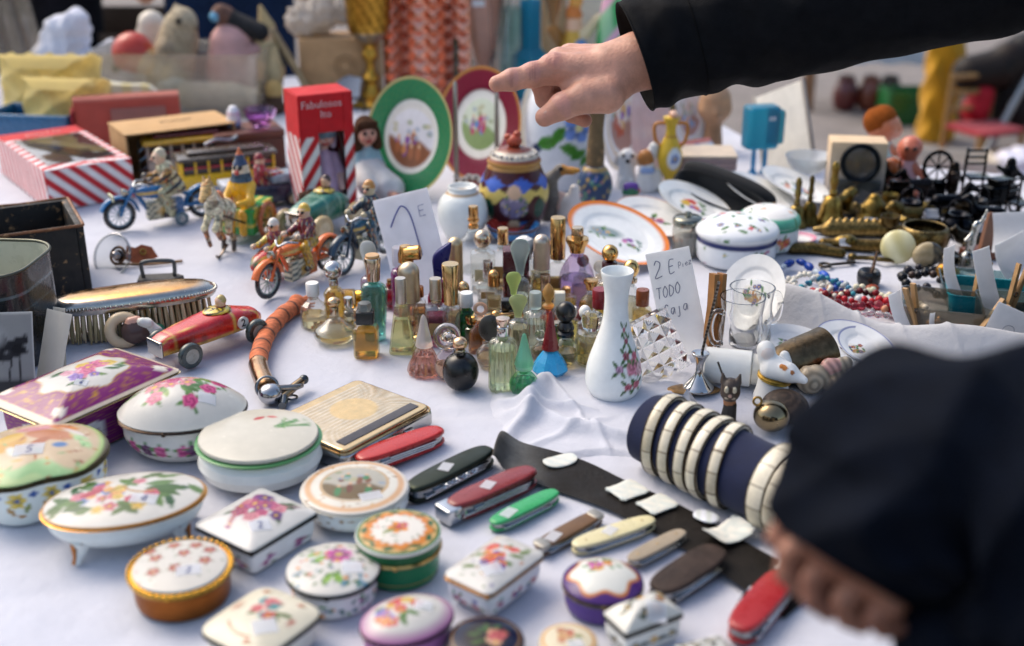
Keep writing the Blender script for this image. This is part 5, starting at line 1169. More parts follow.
def rider(T, x, z, coat, legs, head, face='#dcb89a', stripes=None, lean=6, name='rider', arms=None, y=0, s=1.0):
    arms = arms or coat; x /= s; z /= s; y /= s
    P = [((x, y, z), (x + lean * .6, y, z + 14), 6, 6.5, coat), ((x + lean * .9, y, z + 22), (x + lean * .9, y, z + 24), 4.2, 4.4, face), ((x + lean * .8, y, z + 25.6), (x + lean * .8, y, z + 26.2), 4.6, 4, head), ((x + lean * .9 + 5, y, z + 22), (x + lean * .9 + 5.6, y, z + 22), 1.0, .9, '#c88a70')]
    for s_ in (-1, 1):
        P += [((x, y + s_ * 4, z), (x + 12, y + s_ * 6, z - 2), 4.6, 4, legs), ((x + 12, y + s_ * 6, z - 2), (x + 8, y + s_ * 6.5, z - 18), 3.6, 3, legs), ((x + 8, y + s_ * 6.5, z - 18), (x + 12, y + s_ * 6.5, z - 19), 2.6, 2, '#3a2a22'), ((x + lean * .6, y + s_ * 6, z + 13), (x + 12, y + s_ * 8, z + 8), 3, 2.6, arms), ((x + 12, y + s_ * 8, z + 8), (x + 20, y + s_ * 7, z + 9), 2.5, 2, arms), ((x + 20, y + s_ * 7, z + 9), (x + 21, y + s_ * 7, z + 9), 2, 2, face), ((x + lean * .9 + 4.4, y + s_ * 1.9, z + 24), (x + lean * .9 + 4.5, y + s_ * 1.9, z + 24), .7, .7, '#1c1a18')]
    P = [tuple([tuple(np.array(a) * s), tuple(np.array(b_) * s), r1 * s, r2 * s, c_]) for a, b_, r1, r2, c_ in P]; z *= s; sh, cc = figure(P, .85, .8)
    V = sh[0]; hd = V[:, 2] > (z + 18 * s); cc = np.where(hd[:, None], cc, litho(V, cc, 3))
    if stripes:
        V = sh[0]; f = np.sin((V[:, 2] + V[:, 0] * .5) * .8) > .25; m = (V[:, 2] > z - 3) & (V[:, 2] < z + 17) & f; cc = cc.copy(); cc[m] = lin(stripes)
    T.part(name, g1(sh, 'tin', cc))
def motorcycle(label, px, py, wb, r, rz, frame, tank, tyre='#15181c', rim='#a8b0b4', rd=None, side=None, fender=None, u=1):
    T = Thing('toy_motorcycle', label, 'toy motorcycle', px, py, rz, 'tin toy motorcycles'); T.u *= u
    h = wb / 2; fender = fender or frame
    for x, nm in ((h, 0), (-h, 1)):
        wheel(T, x, 0, r, r, 4.4, tyre, rim)
        a = np.linspace(R(20 if x > 0 else 0), R(175), 18)
        V, Fc = ringmesh([np.stack([x + (r + k1) * np.cos(a), np.full(len(a), k2), r + (r + k1) * np.sin(a)], 1) for k1, k2 in ((1.5, -4.5), (3.4, -3), (4, 0), (3.4, 3), (1.5, 4.5))], loop=False)
        T.part('mudguard', g1((V, Fc), 'tin', fender))
    g = G(); g.add(tube(spline([(-h, 3.5, r), (-h * .3, 4, r + 2), (h * .25, 4, r + 1)], 10), 1.7, 8), 'tin', frame); g.add(tube(spline([(-h, -3.5, r), (-h * .3, -4, r + 2), (h * .25, -4, r + 1)], 10), 1.7, 8), 'tin', frame)
    g.add(tube([(h * .62, 0, r * 2.5), (h * .3, 0, r * .9)], 2.2, 8), 'tin', frame); g.add(tube([(-h, 0, r + 4), (-h * .35, 0, r * 2.1)], 2, 8), 'tin', frame)
    T.part('frame', g)
    g = G()
    for s_ in (-1, 1): g.add(tube(spline([(h, s_ * 4, r), (h * .82, s_ * 4, r * 1.9), (h * .6, s_ * 3, r * 2.6)], 10), 1.5, 8), 'tin', frame)
    g.add(tube(spline([(h * .3, -13, r * 2.75), (h * .5, -7, r * 2.85), (h * .6, 0, r * 2.65), (h * .5, 7, r * 2.85), (h * .3, 13, r * 2.75)], 20), 1.2, 8), 'metal', '#b0b4b8'); T.part('fork_and_handlebar', g)
    T.part('fuel_tank', g1(mv(ell(wb * .23, 6.5, 6.5, 24, 14), (h * .16, 0, r * 2.15), (0, -8, 0)), 'tin', lambda V: Art(V, tank).band(V[:, 2] - r * 2.15, -1, 2.2, '#d8b458').c))
    def ceng(V): A = Art(V, '#d0c8a8'); A.y = V[:, 2]; A.mix((np.sin(V[:, 2] * 1.1) * np.sin(V[:, 0] * 1.1 + 1) > .1) * .9, '#1f3a3c'); A.disc(3, 8, 5, '#c9a050'); return A.mix((V[:, 0] < -8) * .9, tank).c
    T.part('engine', g1(box(wb * .22, 6.4, r * 1.15, 3, 1.5, 3, 8, 1.5), 'tin', ceng, loc=(-wb * .03, 0, r * .45)))
    g = G().add(mv(lathe([(1.5, -3), (4.2, 1), (4.4, 3.5), (3.6, 4)], 20), (0, 0, 0), (0, 90, 0)), 'metal', '#c0bcae', loc=(h * .8, 0, r * 2.35)); T.part('headlight', g)
    T.part('saddle', g1(mv(ell(9, 6, 3, 16, 10), (-h * .42, 0, r * 2.15)), 'tin', '#3a2418'))
    g = G().add(tube([(-h * .1, -6.5, r * .5), (-h * 1.2, -6.5, r * .6)], [1.5, 2.2], 10), 'metal', '#b8b4ac'); T.part('exhaust', g)
    if rd: rider(T, -h * .4, r * 2.3, *rd[0], **rd[1])
    return T, h
T, h = motorcycle('blue tin motorcycle ridden by a striped figure, in front of the cardboard box', 164, 224, 84, 16, 212, '#1f6aa0', '#1f6aa8', rim='#7d96a4', rd=(('#cfc49a', '#b8b893', '#c9bda0'), dict(stripes='#2a2420', lean=12, arms='#a87a34', s=1.35)))
T.part('number_plate', g1(box(8, 1, 6, .6, .3), 'tin', '#d8d4b0', loc=(h + 6, 0, 32), rot=(0, 0, 90)))
g = G().add(text_shape('1927', 5, .1), 'tin', '#3a3a34', loc=(h + 7.2, 0, 35), rot=(90, 0, 90)); T.part('lettering', g)
for s_ in (-1, 1): wheel(T, -h * .35, s_ * 14, 7, 7, 3, '#54707c', '#a8b8bc', 4, name='stabiliser_wheel')
T.part('tank_badge', g1(mv(ell(7, 1, 3.4, 20, 10), (6, -6.6, 34)), 'tin', '#a02030'))
T, h = motorcycle('orange and green tin motorcycle with sidecar and a maroon coated rider', 300, 284, 92, 18, 240, '#e0641c', '#e87428', rim='#8a9a94', rd=(('#7a2430', '#d0a02c', '#d8b03c'), dict(lean=4, arms='#6a1c28', s=1.3)), fender='#e8701e')
# sidecar
sc = [(-.2, .45), (.0, .6), (.3, .95), (.6, 1), (.85, .8), (1.0, .35), (1.06, .05)]
V, Fc = solid(o_circ(32, 1, 1), [(max(s_, .01) * 13, z * 52) for z, s_ in sc]); V = V.copy()
def c_side(V): A = Art(V, '#c82a30'); A.y = V[:, 2]; m = (abs(V[:, 1] + 34) > 7); A.disc(4, 22, 26, '#2f7a4c', 8); return A.band(V[:, 2], 26, 29, '#e0b04a').c
g = G().add(mv((V, Fc), (-24, -34, 20), (0, 90, 0)), 'tin', c_side); T.part('sidecar', g)
wheel(T, -6, -50, 14, 14, 4, '#1a1c1e', '#c08a4a', 5, name='sidecar_wheel')
rider(T, -8, 26, '#8a2a2c', '#8a2a2c', '#d8d4c8', lean=2, name='passenger', arms='#d8c04a', y=-34, s=1.2)
g = G(); g.add(tube([(0, -6, 14), (0, -48, 14)], 1.4, 8), 'tin', '#3a3a3a'); T.part('axle', g)
T, h = motorcycle('dark blue tin motorcycle with upright rider, half behind the blank folded card', 366, 264, 74, 19, 242, '#1c3448', '#24506a', rim='#8ca0a4', rd=(('#2c3c48', '#2a4a5a', '#c0843a'), dict(lean=3, face='#c8b894', s=1.35)))

def racecar(label, px, py, L, W, H, rz, c, wheelc, rimc, trim='#d8b050', num=None, driver=None, u=1):
    T = Thing('toy_racing_car', label, 'toy car', px, py, rz, 'tin toy racing cars'); T.u *= u
    h = L / 2; rw = H * .34
    st = [(-1.0, .15, .3), (-.85, .55, .62), (-.5, .95, .85), (-.1, 1, .95), (.1, 1.0, .9), (.5, .86, .82), (.85, .68, .72), (.98, .6, .62), (1.0, .4, .45)]
    rings = []
    for x, ww, hh in st:
        a = np.arange(28) / 28 * 2 * PI; y = np.sign(np.cos(a)) * abs(np.cos(a)) ** .55 * W / 2 * ww * .8; z = rw * .9 + (np.sign(np.sin(a)) * abs(np.sin(a)) ** .7 * .5 + .5) * H * .72 * hh; rings.append(np.stack([np.full(28, x * h), y, z], 1))
    rr = []
    for i in range(len(rings) - 1):
        for t in np.linspace(0, 1, 8, endpoint=False): rr.append(rings[i] * (1 - t) + rings[i + 1] * t)
    rr.append(rings[-1])
    def cb(V):
        A = Art(V, c); A.x, A.y = V[:, 0], V[:, 1]; zt = V[:, 2]
        for x in (h * .75, h * .18, -h * .3): A.band(V[:, 0], x - .8, x + .8, trim)
        A.band(abs(V[:, 1]), W * .2, W * .2 + 1.2, trim); A.mix(np.clip(3 - abs(zt - rw * 1.2), 0, 1) * .9, trim)
        for k in range(12): A.mix((abs(V[:, 0] - h * .25 - k * 2.6) < .7) * (abs(zt - H * .55) < H * .12) * .5, '#3a0c0c')
        return A.c
    T.part('body', g1(ringmesh(rr, True, True), 'tin', cb))
    T.part('cockpit', g1(mv(ell(L * .12, W * .27, 3, 24, 10), (-h * .18, 0, rw * .9 + H * .68)), 'tin', lambda V: Art(V, '#d8b834').mix((np.sin(V[:, 0] * 1.5) * np.sin(V[:, 1] * 1.5) > 0) * 1.0, '#2a2418').c))
    T.part('grille', g1(box(1.5, W * .26, H * .42, 1.4, .8), 'chrome', '#b8b4ae', loc=(h * 1.0, 0, rw)))
    g = G().add(tube([(h * .8, -W * .46, rw * 1.1), (-h * .8, -W * .46, rw * 1.1)], 1.5, 8), 'metal', '#b8b4ae'); T.part('side_pipe', g)
    for x in (.66, -.62):
        for s_ in (-1, 1): solidwheel(T, x * h, s_ * W * .56, rw, W * .16, wheelc, rimc)
        T.part('axle', g1(tube([(x * h, -W * .52, rw), (x * h, W * .52, rw)], 1.2, 8), 'metal', '#8a8a8a'))
    if driver:
        P = [((-h * .28, 0, H * .8), (-h * .26, 0, H * 1.0), W * .16, W * .12, driver[0]), ((-h * .26, 0, H * 1.16), (-h * .25, 0, H * 1.2), W * .11, W * .1, '#d8b090'), ((-h * .28, 0, H * 1.24), (-h * .28, 0, H * 1.25), W * .115, W * .1, driver[1])]
        sh, cc = figure(P, .8, .7); T.part('driver', g1(sh, 'tin', cc))
        T.part('steering_wheel', g1(torus(3.4, .7, 18, 6), 'tin', '#1a1a1a', loc=(-h * .08, 0, H * .98), rot=(0, 60, 0)))
    if num:
        for s_ in (-1, 1): T.part('number_roundel', G().add(mv(lathe([(6.4, -.8), (6.4, .8)], 28), (-h * .45, s_ * W * .40, H * .62), (90, 0, 0)), 'tin', '#e6e2d8').add(text_shape(num, 11, .4), 'tin', '#1c1c1c', loc=(-h * .45, s_ * (W * .40 + .9), H * .62), rot=(90, 0, 90 + s_ * 90)))
    return T
racecar('red tin racing car with number 2 and yellow pinstripes', 211, 348, 124, 46, 38, 229, '#c01818', '#2c3a38', '#9a988c', num='2', driver=('#8a2a24', '#b8a060'))
racecar('small green tin racing car with cream disc wheels', 322, 234, 72, 36, 38, 240, '#1a6e5e', '#b8a070', '#d6c49a', trim='#8ab09a', driver=('#4a2a24', '#3a2018'), u=1.15)
# navy toy truck
T = Thing('toy_truck', 'dark blue toy truck with silver bonnet and red driver beside the red carton', 'toy truck', 262, 206, 28)
T.part('body', g1(box(44, 15, 17, 4, 2, 3), 'tin', '#16243f', loc=(0, 0, 6))); T.part('bonnet', g1(box(16, 12, 10, 5, 3, 3), 'tin', '#8c9cac', loc=(24, 0, 23.2))); T.part('rear_bed', g1(box(14, 13, 6, 2, 1), 'tin', '#c2c6cc', loc=(-26, 0, 23.2)))
rider(T, 0, 24, '#a02430', '#7a1c24', '#8a2028', lean=1, name='driver')
for x in (-28, 28):
    for s_ in (-1, 1): solidwheel(T, x, s_ * 15, 8, 5, '#14181c', '#b0a27c')
T.part('windscreen', g1(box(.6, 11, 11, .4, .2), 'thin', '#dfe6ea', loc=(9, 0, 23.4)))
# tram and bus
def tram(label, px, py, hx, hy, h, rz, side, roof, roof2, name, cat, pillars=7, z=0, winc='#2a1c1c', frame='#c03a4a'):
    T = Thing(name, label, cat, px, py, rz, z=z)
    T.part('lower_body', g1(box(hx, hy, h * .36, 2, 1), 'tin', side, loc=(0, 0, h * .12)))
    T.part('interior', g1(box(hx - 3, hy - 3, h * .32, 1, .4), 'tin', winc, loc=(0, 0, h * .49)))
    for i in range(pillars + 1):
        x = -hx + 1.2 + i * (2 * hx - 2.4) / pillars
        T.part('window_pillar', g1(box(1.1, hy - .3, h * .34, .5, .2), 'tin', side, loc=(x, 0, h * .485)))
    g = G()
    for s_ in (-1, 1): g.add(box(hx - 2, .7, 1.6, .4, .2), 'tin', frame, loc=(0, s_ * (hy - 1.2), h * .64))
    T.part('window_rail', g)
    T.part('roof', g1(box(hx + 3, hy + 2, h * .1, 3, 1.4), 'tin', roof, loc=(0, 0, h * .835)))
    T.part('roof_lantern', g1(box(hx - 8, hy * .55, h * .1, 3, 1.4), 'tin', roof2, loc=(0, 0, h * .937)))
    for x in (-.6, .6):
        for s_ in (-1, 1): solidwheel(T, x * hx, s_ * (hy - 2), h * .1 + 1, 3, '#1c1a18', '#8a7a54')
    return T
T = tram('yellow tin toy bus with open windows and dark roof', 228, 186, 46, 15, 38, 24, '#e8bc20', '#4a423a', '#55493f', 'toy_bus', 'toy bus')
T.part('roof_pipe', g1(tube(spline([(-20, -6, 45), (-8, -2, 48), (6, 0, 46), (14, 4, 48)], 12), 2, 8), 'metal', '#8f9298'))
tram('dark red toy tram with yellow roof edge inside the cardboard box', 190, 176, 40, 14, 44, 22, '#b8a898', '#c89a28', '#5c1418', 'toy_tram', 'toy tram', frame='#7a1820')
T = Thing('toy_crane', 'grey metal toy crane frame at the left end of the cardboard box', 'toy crane', 146, 182, 20)
g = G()
for x in (-5, 5): g.add(tube([(x, 0, 0), (x * .5, 4, 42)], 1, 6), 'metal', '#7d8a90'); g.add(tube([(x, 8, 0), (x * .5, 4, 42)], 1, 6), 'metal', '#7d8a90')
for z in (10, 20, 30): g.add(tube([(-5 + z * .06, 2, z), (5 - z * .06, 2, z + 6)], .7, 6), 'metal', '#8d9aa0')
T.one(g)
# horse and cart
T = Thing('toy_cart', 'tin clown driving a prancing horse with a green star painted cart', 'toy cart', 240, 244, 256)
T.u *= 1.3
def c_cart(V): A = Art(V, '#16903a'); A.x = np.where(abs(V[:, 1]) > 10, V[:, 0], V[:, 1] + 8); A.y = V[:, 2]; A.flower(-8, 16, 9, '#d8b840', '#d8b840', 5); A.flower(10, 14, 7, '#d8b840', '#d8b840', 5); return A.band(V[:, 2], 6, 8.5, '#d8b840').c
T.part('cart_body', g1(box(20, 13, 20, 2, 1, 3, 14, 1.5), 'tin', c_cart, loc=(-18, 0, 8)))
for s_ in (-1, 1): wheel(T, -18, s_ * 16, 15, 15, 4, '#b05a24', '#d8a04a', 5)
P = [((18, 0, 34), (34, 0, 40), 8, 7.5, '#d8d0b4'), ((34, 0, 42), (42, 0, 56), 6, 4.4, '#d8cdb0'), ((42, 0, 57), (51, 0, 50), 4.2, 2.6, '#d0a868'), ((34, 0, 50), (39, 0, 60), 2.6, 2, '#b0602a'), ((42, 2, 61), (42, 2.4, 65), 1.5, .8, '#c89a5a'), ((42, -2, 61), (42, -2.4, 65), 1.5, .8, '#c89a5a'), ((16, 0, 38), (9, 0, 28), 2.4, 1.5, '#b0602a'), ((28, 0, 46), (32, 0, 46), 4.6, 4, '#c86a20')]
for s_ in (-1, 1): P += [((34, s_ * 4, 36), (44, s_ * 4.4, 26), 3.2, 2.2, '#d0c49c'), ((44, s_ * 4.4, 26), (38, s_ * 4.4, 14 + s_ * 3), 2.1, 1.7, '#8a5a34'), ((19, s_ * 4, 33), (24, s_ * 4.2, 20), 4, 2.5, '#d0c49c'), ((24, s_ * 4.2, 20), (17, s_ * 4.2, 10), 2.2, 1.8, '#b08a5a'), ((17, s_ * 4.2, 10), (18, s_ * 4.2, 2), 1.7, 1.9, '#3a2c20')]
sh, cc = figure(P, .85, .8); V = sh[0]; cc = litho(V, cc * 1.15, 5, .24, ('#e07a20', '#c85a18', '#f0e4c0', '#3a2c20')); T.part('horse', g1(sh, 'tin', cc))
P = [((-14, 0, 26), (-12, 0, 44), 8, 8.5, '#e8b020'), ((-12, 0, 55), (-12, 0, 57), 6.4, 6, '#e0cdb0'), ((-12, 0, 61), (-12, 0, 65), 5.6, 3.4, '#2a3a5a'), ((-12, 0, 67), (-12, 0, 72), 2.6, 1, '#c8642a'), ((-12, 0, 48), (-12, 0, 50), 8, 7.4, '#2a4458'), ((-5.4, 0, 55), (-4.6, 0, 55), 1.3, 1.2, '#b83a2c')]
for s_ in (-1, 1): P += [((-12, s_ * 8, 44), (-2, s_ * 10, 34), 3.4, 3, '#e8b020'), ((-2, s_ * 10, 34), (6, s_ * 5, 34), 2.8, 2.2, '#e8b020'), ((-12, s_ * 4, 26), (0, s_ * 5, 24), 4.6, 4, '#e4aa20'), ((0, s_ * 5, 24), (2, s_ * 5, 10), 3.6, 3, '#e4aa20'), ((-6.4, s_ * 2.3, 58.4), (-6.3, s_ * 2.3, 58.4), 1.1, 1.1, '#1c1a18')]
sh, cc = figure(P, .85, .8); T.part('clown', g1(sh, 'tin', cc))
g = G()
for s_ in (-1, 1): g.add(tube([(2, s_ * 7, 18), (36, s_ * 7, 34)], 1, 6), 'tin', '#3a2a1c')
T.part('shafts', g); T.part('front_rod', g1(tube(spline([(20, 0, 6), (34, 0, 1), (38, 0, 3)], 8), 1.1, 6), 'metal', '#6a6058'))
T = Thing('wooden_strip', 'slim brown wooden stick lying between the racing car and the blue motorcycle', 'wooden stick', 350, 240, 52)
T.one(g1(box(38, 5, 5, 1.5, .8), 'wood', '#a07850'))
T = Thing('price_card', 'white folded price card marked with a big figure one', 'price card', 424, 296, -12)
T.eul = Euler((R(-14), R(-16), R(-8))); 
V, Fc = grid(lambda u, v: np.stack([(u - .5) * 58, 6 * (u - .5) ** 2 + 3 * np.sin(v * 3), v * 104], 1), 30, 30); V2 = V + [0, .6, 0]
T.part('card_sheet', g1((np.vstack([V, V2]), Fc + [tuple(i + len(V) for i in reversed(q)) for q in Fc]), 'paper', '#f4f3f6'))
g = G(); 
for st in ([(-17, 74), (-8, 86), (0, 92), (6, 80), (8, 40)],): g.add(tube(spline([(x, -.6 + 6 * (x / 58) ** 2 + 3 * math.sin(z / 104 * 3) - .8, z) for x, z in st], 40), .75, 6), 'paper', '#6a72b4')
for st in STROKE['E']: g.add(tube([(14 + a * 9, 6 * .08 + 3 * math.sin(.8 * 3) - .4, 78 + b * 11) for a, b in st], .35, 5), 'paper', '#8a8fb8')
T.part('handwriting', g)
T.p = T.p + np.array([0, 0, .004])
# ------------------------------------------------------------------ middle right: vase, crystal, card, mugs, plates
T = Thing('bud_vase', 'slender white porcelain bud vase with painted pink roses', 'vase', 613, 394)
hv = 118 / math.cos(T.ang)
def c_vase(V):
    A = Art(V, '#e9ebe8', 24)
    for x, z, r, c in ((18, 38, 8.5, '#c8788a'), (11, 19, 3.6, '#a84a5c'), (20, 20, 4, '#b85a6a'), (3, 38, 3.6, '#a88098'), (11, 50, 3.8, '#8f3248'), (14, 64, 3, '#8f3248'), (13, 75, 2.4, '#a84a5a'), (28, 34, 7, '#d8a0a8'), (23, 48, 4, '#b85a6c')):
        for a in (30, 130, 230, 300): A.leaf(x + 6 * math.cos(R(a)), z + 6 * math.sin(R(a)), 4.6, a, ('#5f7f4a', '#48683a')[int(a) % 4 // 2])
        A.rose(x, z, r, c)
    A.stem(16, 16, 14, 80, '#6a7f4a', .5, .05)
    return A.c
pr = dense(smooth([(19, 0), (22, 1), (27.5, 10), (28.5, 22), (26, 38), (19, 58), (13.5, 76), (11.5, 92), (11.5, 108), (14, 120), (16.4, hv), (14.5, hv + .2), (11, hv - 8), (9.5, 92), (9.5, 80)], 2), 1.6)
T.one(g1(lathe(pr, 128, caps=True), 'glaze', c_vase))

T = Thing('crystal_block', 'heavy cut crystal block leaning behind the rose vase', 'crystal', 664, 376, 28)
# grid of pyramids on a slab, leaning
T.eul = Euler((R(-24), R(-18), R(24)))
NU, NV = 41, 51
V, Fc = grid(lambda u, v: np.stack([(u - .5) * 54, -14 - 6.5 * (1 - 2 * np.maximum(abs((u * 4) % 1 - .5), abs((v * 5) % 1 - .5))), v * 62], 1), NU, NV); V2 = V.copy(); V2[:, 1] = 12; n = len(V)
bl = list(range(NU)) + [k * NU + NU - 1 for k in range(1, NV)] + [(NV - 1) * NU + k for k in range(NU - 2, -1, -1)] + [k * NU for k in range(NV - 2, 0, -1)]
Fc = Fc + [tuple(i + n for i in reversed(q)) for q in Fc] + [(bl[k], bl[k - 1], bl[k - 1] + n, bl[k] + n) for k in range(len(bl))]
T.one(G().add((np.vstack([V, V2]), Fc), 'glass', '#f6f7f7', flat=True))
T = Thing('crystal_prism', 'small clear crystal pyramid standing in front of the silver incense holder', 'crystal', 686, 412, 20)
T.one(g1(lathe([(17, 0), (16, 2), (1, 25)], 4), 'glass', '#eff2f2', flat=True))

def card_at(label, px, py, w, h, eul, lines, z=0, bend=6, curl=0):
    T = Thing('price_card', label, 'price card', px, py, z=z); T.eul = Euler([R(a) for a in eul])
    f = lambda x, zz: bend * (x / w) ** 2 * 2 - curl * np.maximum(1 - zz / (h * .35), 0) ** 2
    V, Fc = grid(lambda u, v: np.stack([(u - .5) * w, f((u - .5) * w, v * h), v * h], 1), 24, 30); V2 = V + [0, .6, 0]
    T.part('card_sheet', g1((np.vstack([V, V2]), Fc + [tuple(i + len(V) for i in reversed(q)) for q in Fc]), 'paper', '#f6f5f4'))
    g = G()
    for txt, x0, z0, cw, ch, th, sl in lines:
        for i, c in enumerate(txt):
            for st in STROKE.get(c, []):
                p = [(x0 + i * cw * 1.15 + a * cw + b * ch * .1, z0 + b * ch + (i * cw * 1.15 + a * cw) * sl) for a, b in st]
                p = np.array([(x, f(x, z_) - .5, z_) for x, z_ in p]); p = spline(p, 6 * len(p)) if len(p) > 2 else p
                g.add(tube(p, th, 5, True, (0, 1, 0), .5), 'paper', '#8588a2')
    if lines: T.part('handwriting', g)
    return T
card_at('tall white handwritten price card clipped with a clothes peg', 687, 352, 44, 104, (-12, -15, -10), [('2', -17, 78, 9, 17, .5, .1), ('E', -2, 81, 7, 13, .45, .1), ('Piez', 8, 84, 3.0, 6, .3, .2), ('TODO', -19, 57, 5.6, 11, .45, .16), ('Caja', -15, 39, 5.6, 11, .45, .14)], curl=16)
T = Thing('clothes_peg', 'wooden clothes peg gripping the handwritten price card', 'clothes peg', 711, 346, 10, z=.012); T.eul = Euler((R(-6), R(9), R(30)))
for k in (-1, 1):
    T.part('peg_arm', g1(mv(slab([(-1 + 0, 0), (4.5, 0), (5.5, 20), (5, 40), (3, 74), (-2.5, 74), (-.6, 42), (-1.4, 34), (-.2, 22)], 9), (0, 4.5, 0), (90, 0, 0)) if k > 0 else mv(slab([(-4.5, 0), (1, 0), (.2, 22), (1.4, 34), (.6, 42), (-1.5, 74), (-7.5, 74), (-5, 40), (-5.5, 20)], 9), (0, 4.5, 0), (90, 0, 0)), 'wood', '#a8733e', loc=(k * 2.6, 0, 0)))
g = G()
for i in range(3): g.add(torus(3, .8, 16, 6), 'metal', '#5a5650', loc=(0, -3 + i * 3, 37), rot=(90, 0, 0))
T.part('spring', g)
def saucer(label, px, py, r, eul, art, cat='plate', name='plate', group=None, z=0, depth=.16, n=128, rim=.62, lift=None, u=1, base='#e9e9e4'):
    T = Thing(name, label, cat, px, py, 0, group, z=z); T.eul = Euler([R(a) for a in eul]); T.u *= u
    d = r * depth
    pr = [(.02, 1), (r * rim * .8, 1), (r * rim, 1.6), (r * (rim + .08), d * .55), (r * .97, d), (r, d + .4), (r * .985, d - .6), (r * (rim + .06), d * .4), (r * rim * .9, 0), (.02, 0)]
    pr = list(reversed(dense(pr, max(1.0, r / 34)))) 
    tl = math.acos(max(-1, min(1, (T.eul.to_matrix() @ Vector((0, 0, 1))).z))); T.p = T.p + np.array([0, 0, (r * .985 * math.sin(tl) + .6) * T.u])
    T.one(g1(lathe(pr, n, caps=False), 'glaze', art)); return T
def p_line(r, c, seed=1, rose=('#8a3a3a', '#4a4a8a')):
    def f(V):
        A = Art(V, '#e9eaea'); A.ring(r * .93, r * .97, c); 
        rd = random.Random(seed); A.scene(0, 0, r * .3, r * .18, seed, '#e4e2da', '#a88a5a', ('#8a4a30', '#3a4a8a', '#b07a3a'))
        A.sprinkle(-r * .3, r * .3, -r * .2, r * .2, rose, seed, 14, r * .05); return A.c
    return f
saucer('white plate with thin gold rim standing upright behind the glass mugs', 752, 326, 39, (62, 0, -52), p_line(50, '#c8b48a', 3), lift=-2)
saucer('blue rimmed china plate lying flat behind the dark metal bell', 790, 346, 34, (3, 2, 0), p_line(40, '#3a4aa0', 5), lift=.5)
saucer('blue rimmed china plate leaning on the cloth fold', 852, 360, 40, (14, 9, 0), p_line(42, '#3448a0', 6), lift=14)
saucer('smaller blue rimmed plate lying inside the leaning one', 864, 358, 30, (16, 10, 0), p_line(30, '#3448a0', 7), lift=20)
for i, (px, py, h, lab) in enumerate(((748, 344, 56, 'rear clear glass mug with thin rim beside the clothes peg'), (738, 360, 62, 'front clear glass mug with moulded figures and a round handle'))):
    T = Thing('glass_mug', lab, 'glass mug', px, py, 200 if i else 20); hh = h / math.cos(T.ang)
    T.part('cup', g1(lathe(dense([(16, 0), (21, .8), (22, hh * .2), (20.4, hh * .3), (22.6, hh * .5), (20.6, hh * .62), (20.5, hh * .75), (22.4, hh), (20.8, hh), (19, hh * .75), (19, hh * .62), (20.6, hh * .5), (18.6, hh * .3), (19.6, hh * .2), (17, 4.5), (.1, 4)], 4), 48), 'glass', '#f0f2f2'))
    g = G().add(tube(spline([(20, 0, hh * .8), (30, 0, hh * .82), (34, 0, hh * .6), (30, 0, hh * .36), (20, 0, hh * .32)], 24), 3, 10, up=(0, 1, 0)), 'glass', '#f0f2f2'); T.part('handle', g)
T = Thing('incense_holder', 'small polished silver candlestick with a twisted stick on a brown leaf base', 'candlestick', 698, 392)
T.part('leaf_base', g1(mv(ell(28, 13, 2.2, 28, 8), (-4, 0, 3), (0, 4, 10)), 'brass', '#a88458'))
T.part('stem', g1(lathe(smooth([(15, 4), (16, 6), (10, 12), (4, 20), (3.4, 30), (6, 37), (9, 42), (8.6, 43.6), (6, 43)], 2), 36), 'chrome', '#b8b6b4'))
g = G(); V, Fc = tube(np.linspace((0, 0, 34), (14, 4, 116), 60), 1.5, 8); g.add((V, Fc), 'metal', lambda V: Art(V, '#4a443e').mix((np.sin(V[:, 2] * 1.6 + np.arctan2(V[:, 1], V[:, 0]) * 2) > .3) * .8, '#a8a29c').c); T.part('twisted_stick', g)
# white cylinder, figurines, bell, balls
lying('white porcelain tube with brown leaf marks lying behind the mouse figurine', 737, 384, 66, 18, -14, '#e6e6e0', None, '#d8d4c8', 'porcelain_tube', 'porcelain tube', .7, 'glaze', cm='glaze')
T = Thing('pillbox', 'white porcelain mouse shaped pillbox with brass hinge band and big round ears', 'pillbox', 771, 402, -18)
sh, cc = figure([((0, 0, 8), (0, 0, 22), 17, 15, '#e6e4de'), ((0, 4, 0), (4, -6, 1), 18, 14, '#e6e4de')], 1.1, 2); T.part('body', g1(sh, 'glaze', cc))
T.part('hinge_band', g1(lathe([(16.4, 0), (17.4, 1), (16.8, 2.2), (17.4, 3.4), (16.4, 4.4)], 40), 'brass', '#a8863c', loc=(1, -1, 26), rot=(0, 10, 0)))
sh, cc = figure([((0, 0, 36), (14, -6, 37), 14, 10, '#e8e6e0'), ((14, -6, 37), (30, -10, 33), 9, 4, '#e8e6e0'), ((-8, 4, 46), (-10, 5, 54), 9, 9, '#e4e2dc'), ((-8, 0, 52), (-8, 0, 53), 6, 6, '#e0d2c8'), ((10, 12, 40), (8, 14, 46), 6, 5, '#e4e2dc'), ((18, -13, 41), (18, -13.4, 41), 1.6, 1.6, '#a86a3a'), ((8, -12, 46), (12, -13, 44), 1.4, 1.4, '#c07a3c')], 1.1, 1.4); T.part('mouse_lid', g1(sh, 'glaze', cc))
T = Thing('bell_cup', 'dark bronze cup lying on its side with open dark mouth', 'metal cup', 800, 378, -30); T.eul = Euler((0, R(82), R(24))); T.p = T.p + np.array([0, 0, .026])
T.one(g1(lathe([(8, -40), (14, -38), (20, -24), (23, -4), (24, 18), (25, 28), (24, 28.4), (22.6, 26), (21, -2), (17, -22), (.1, -30)], 44), 'brass', '#6a5a44'))
T = Thing('cat_figurine', 'slim dark brown wooden cat figurine with cream eyes', 'figurine', 728, 420, -10)
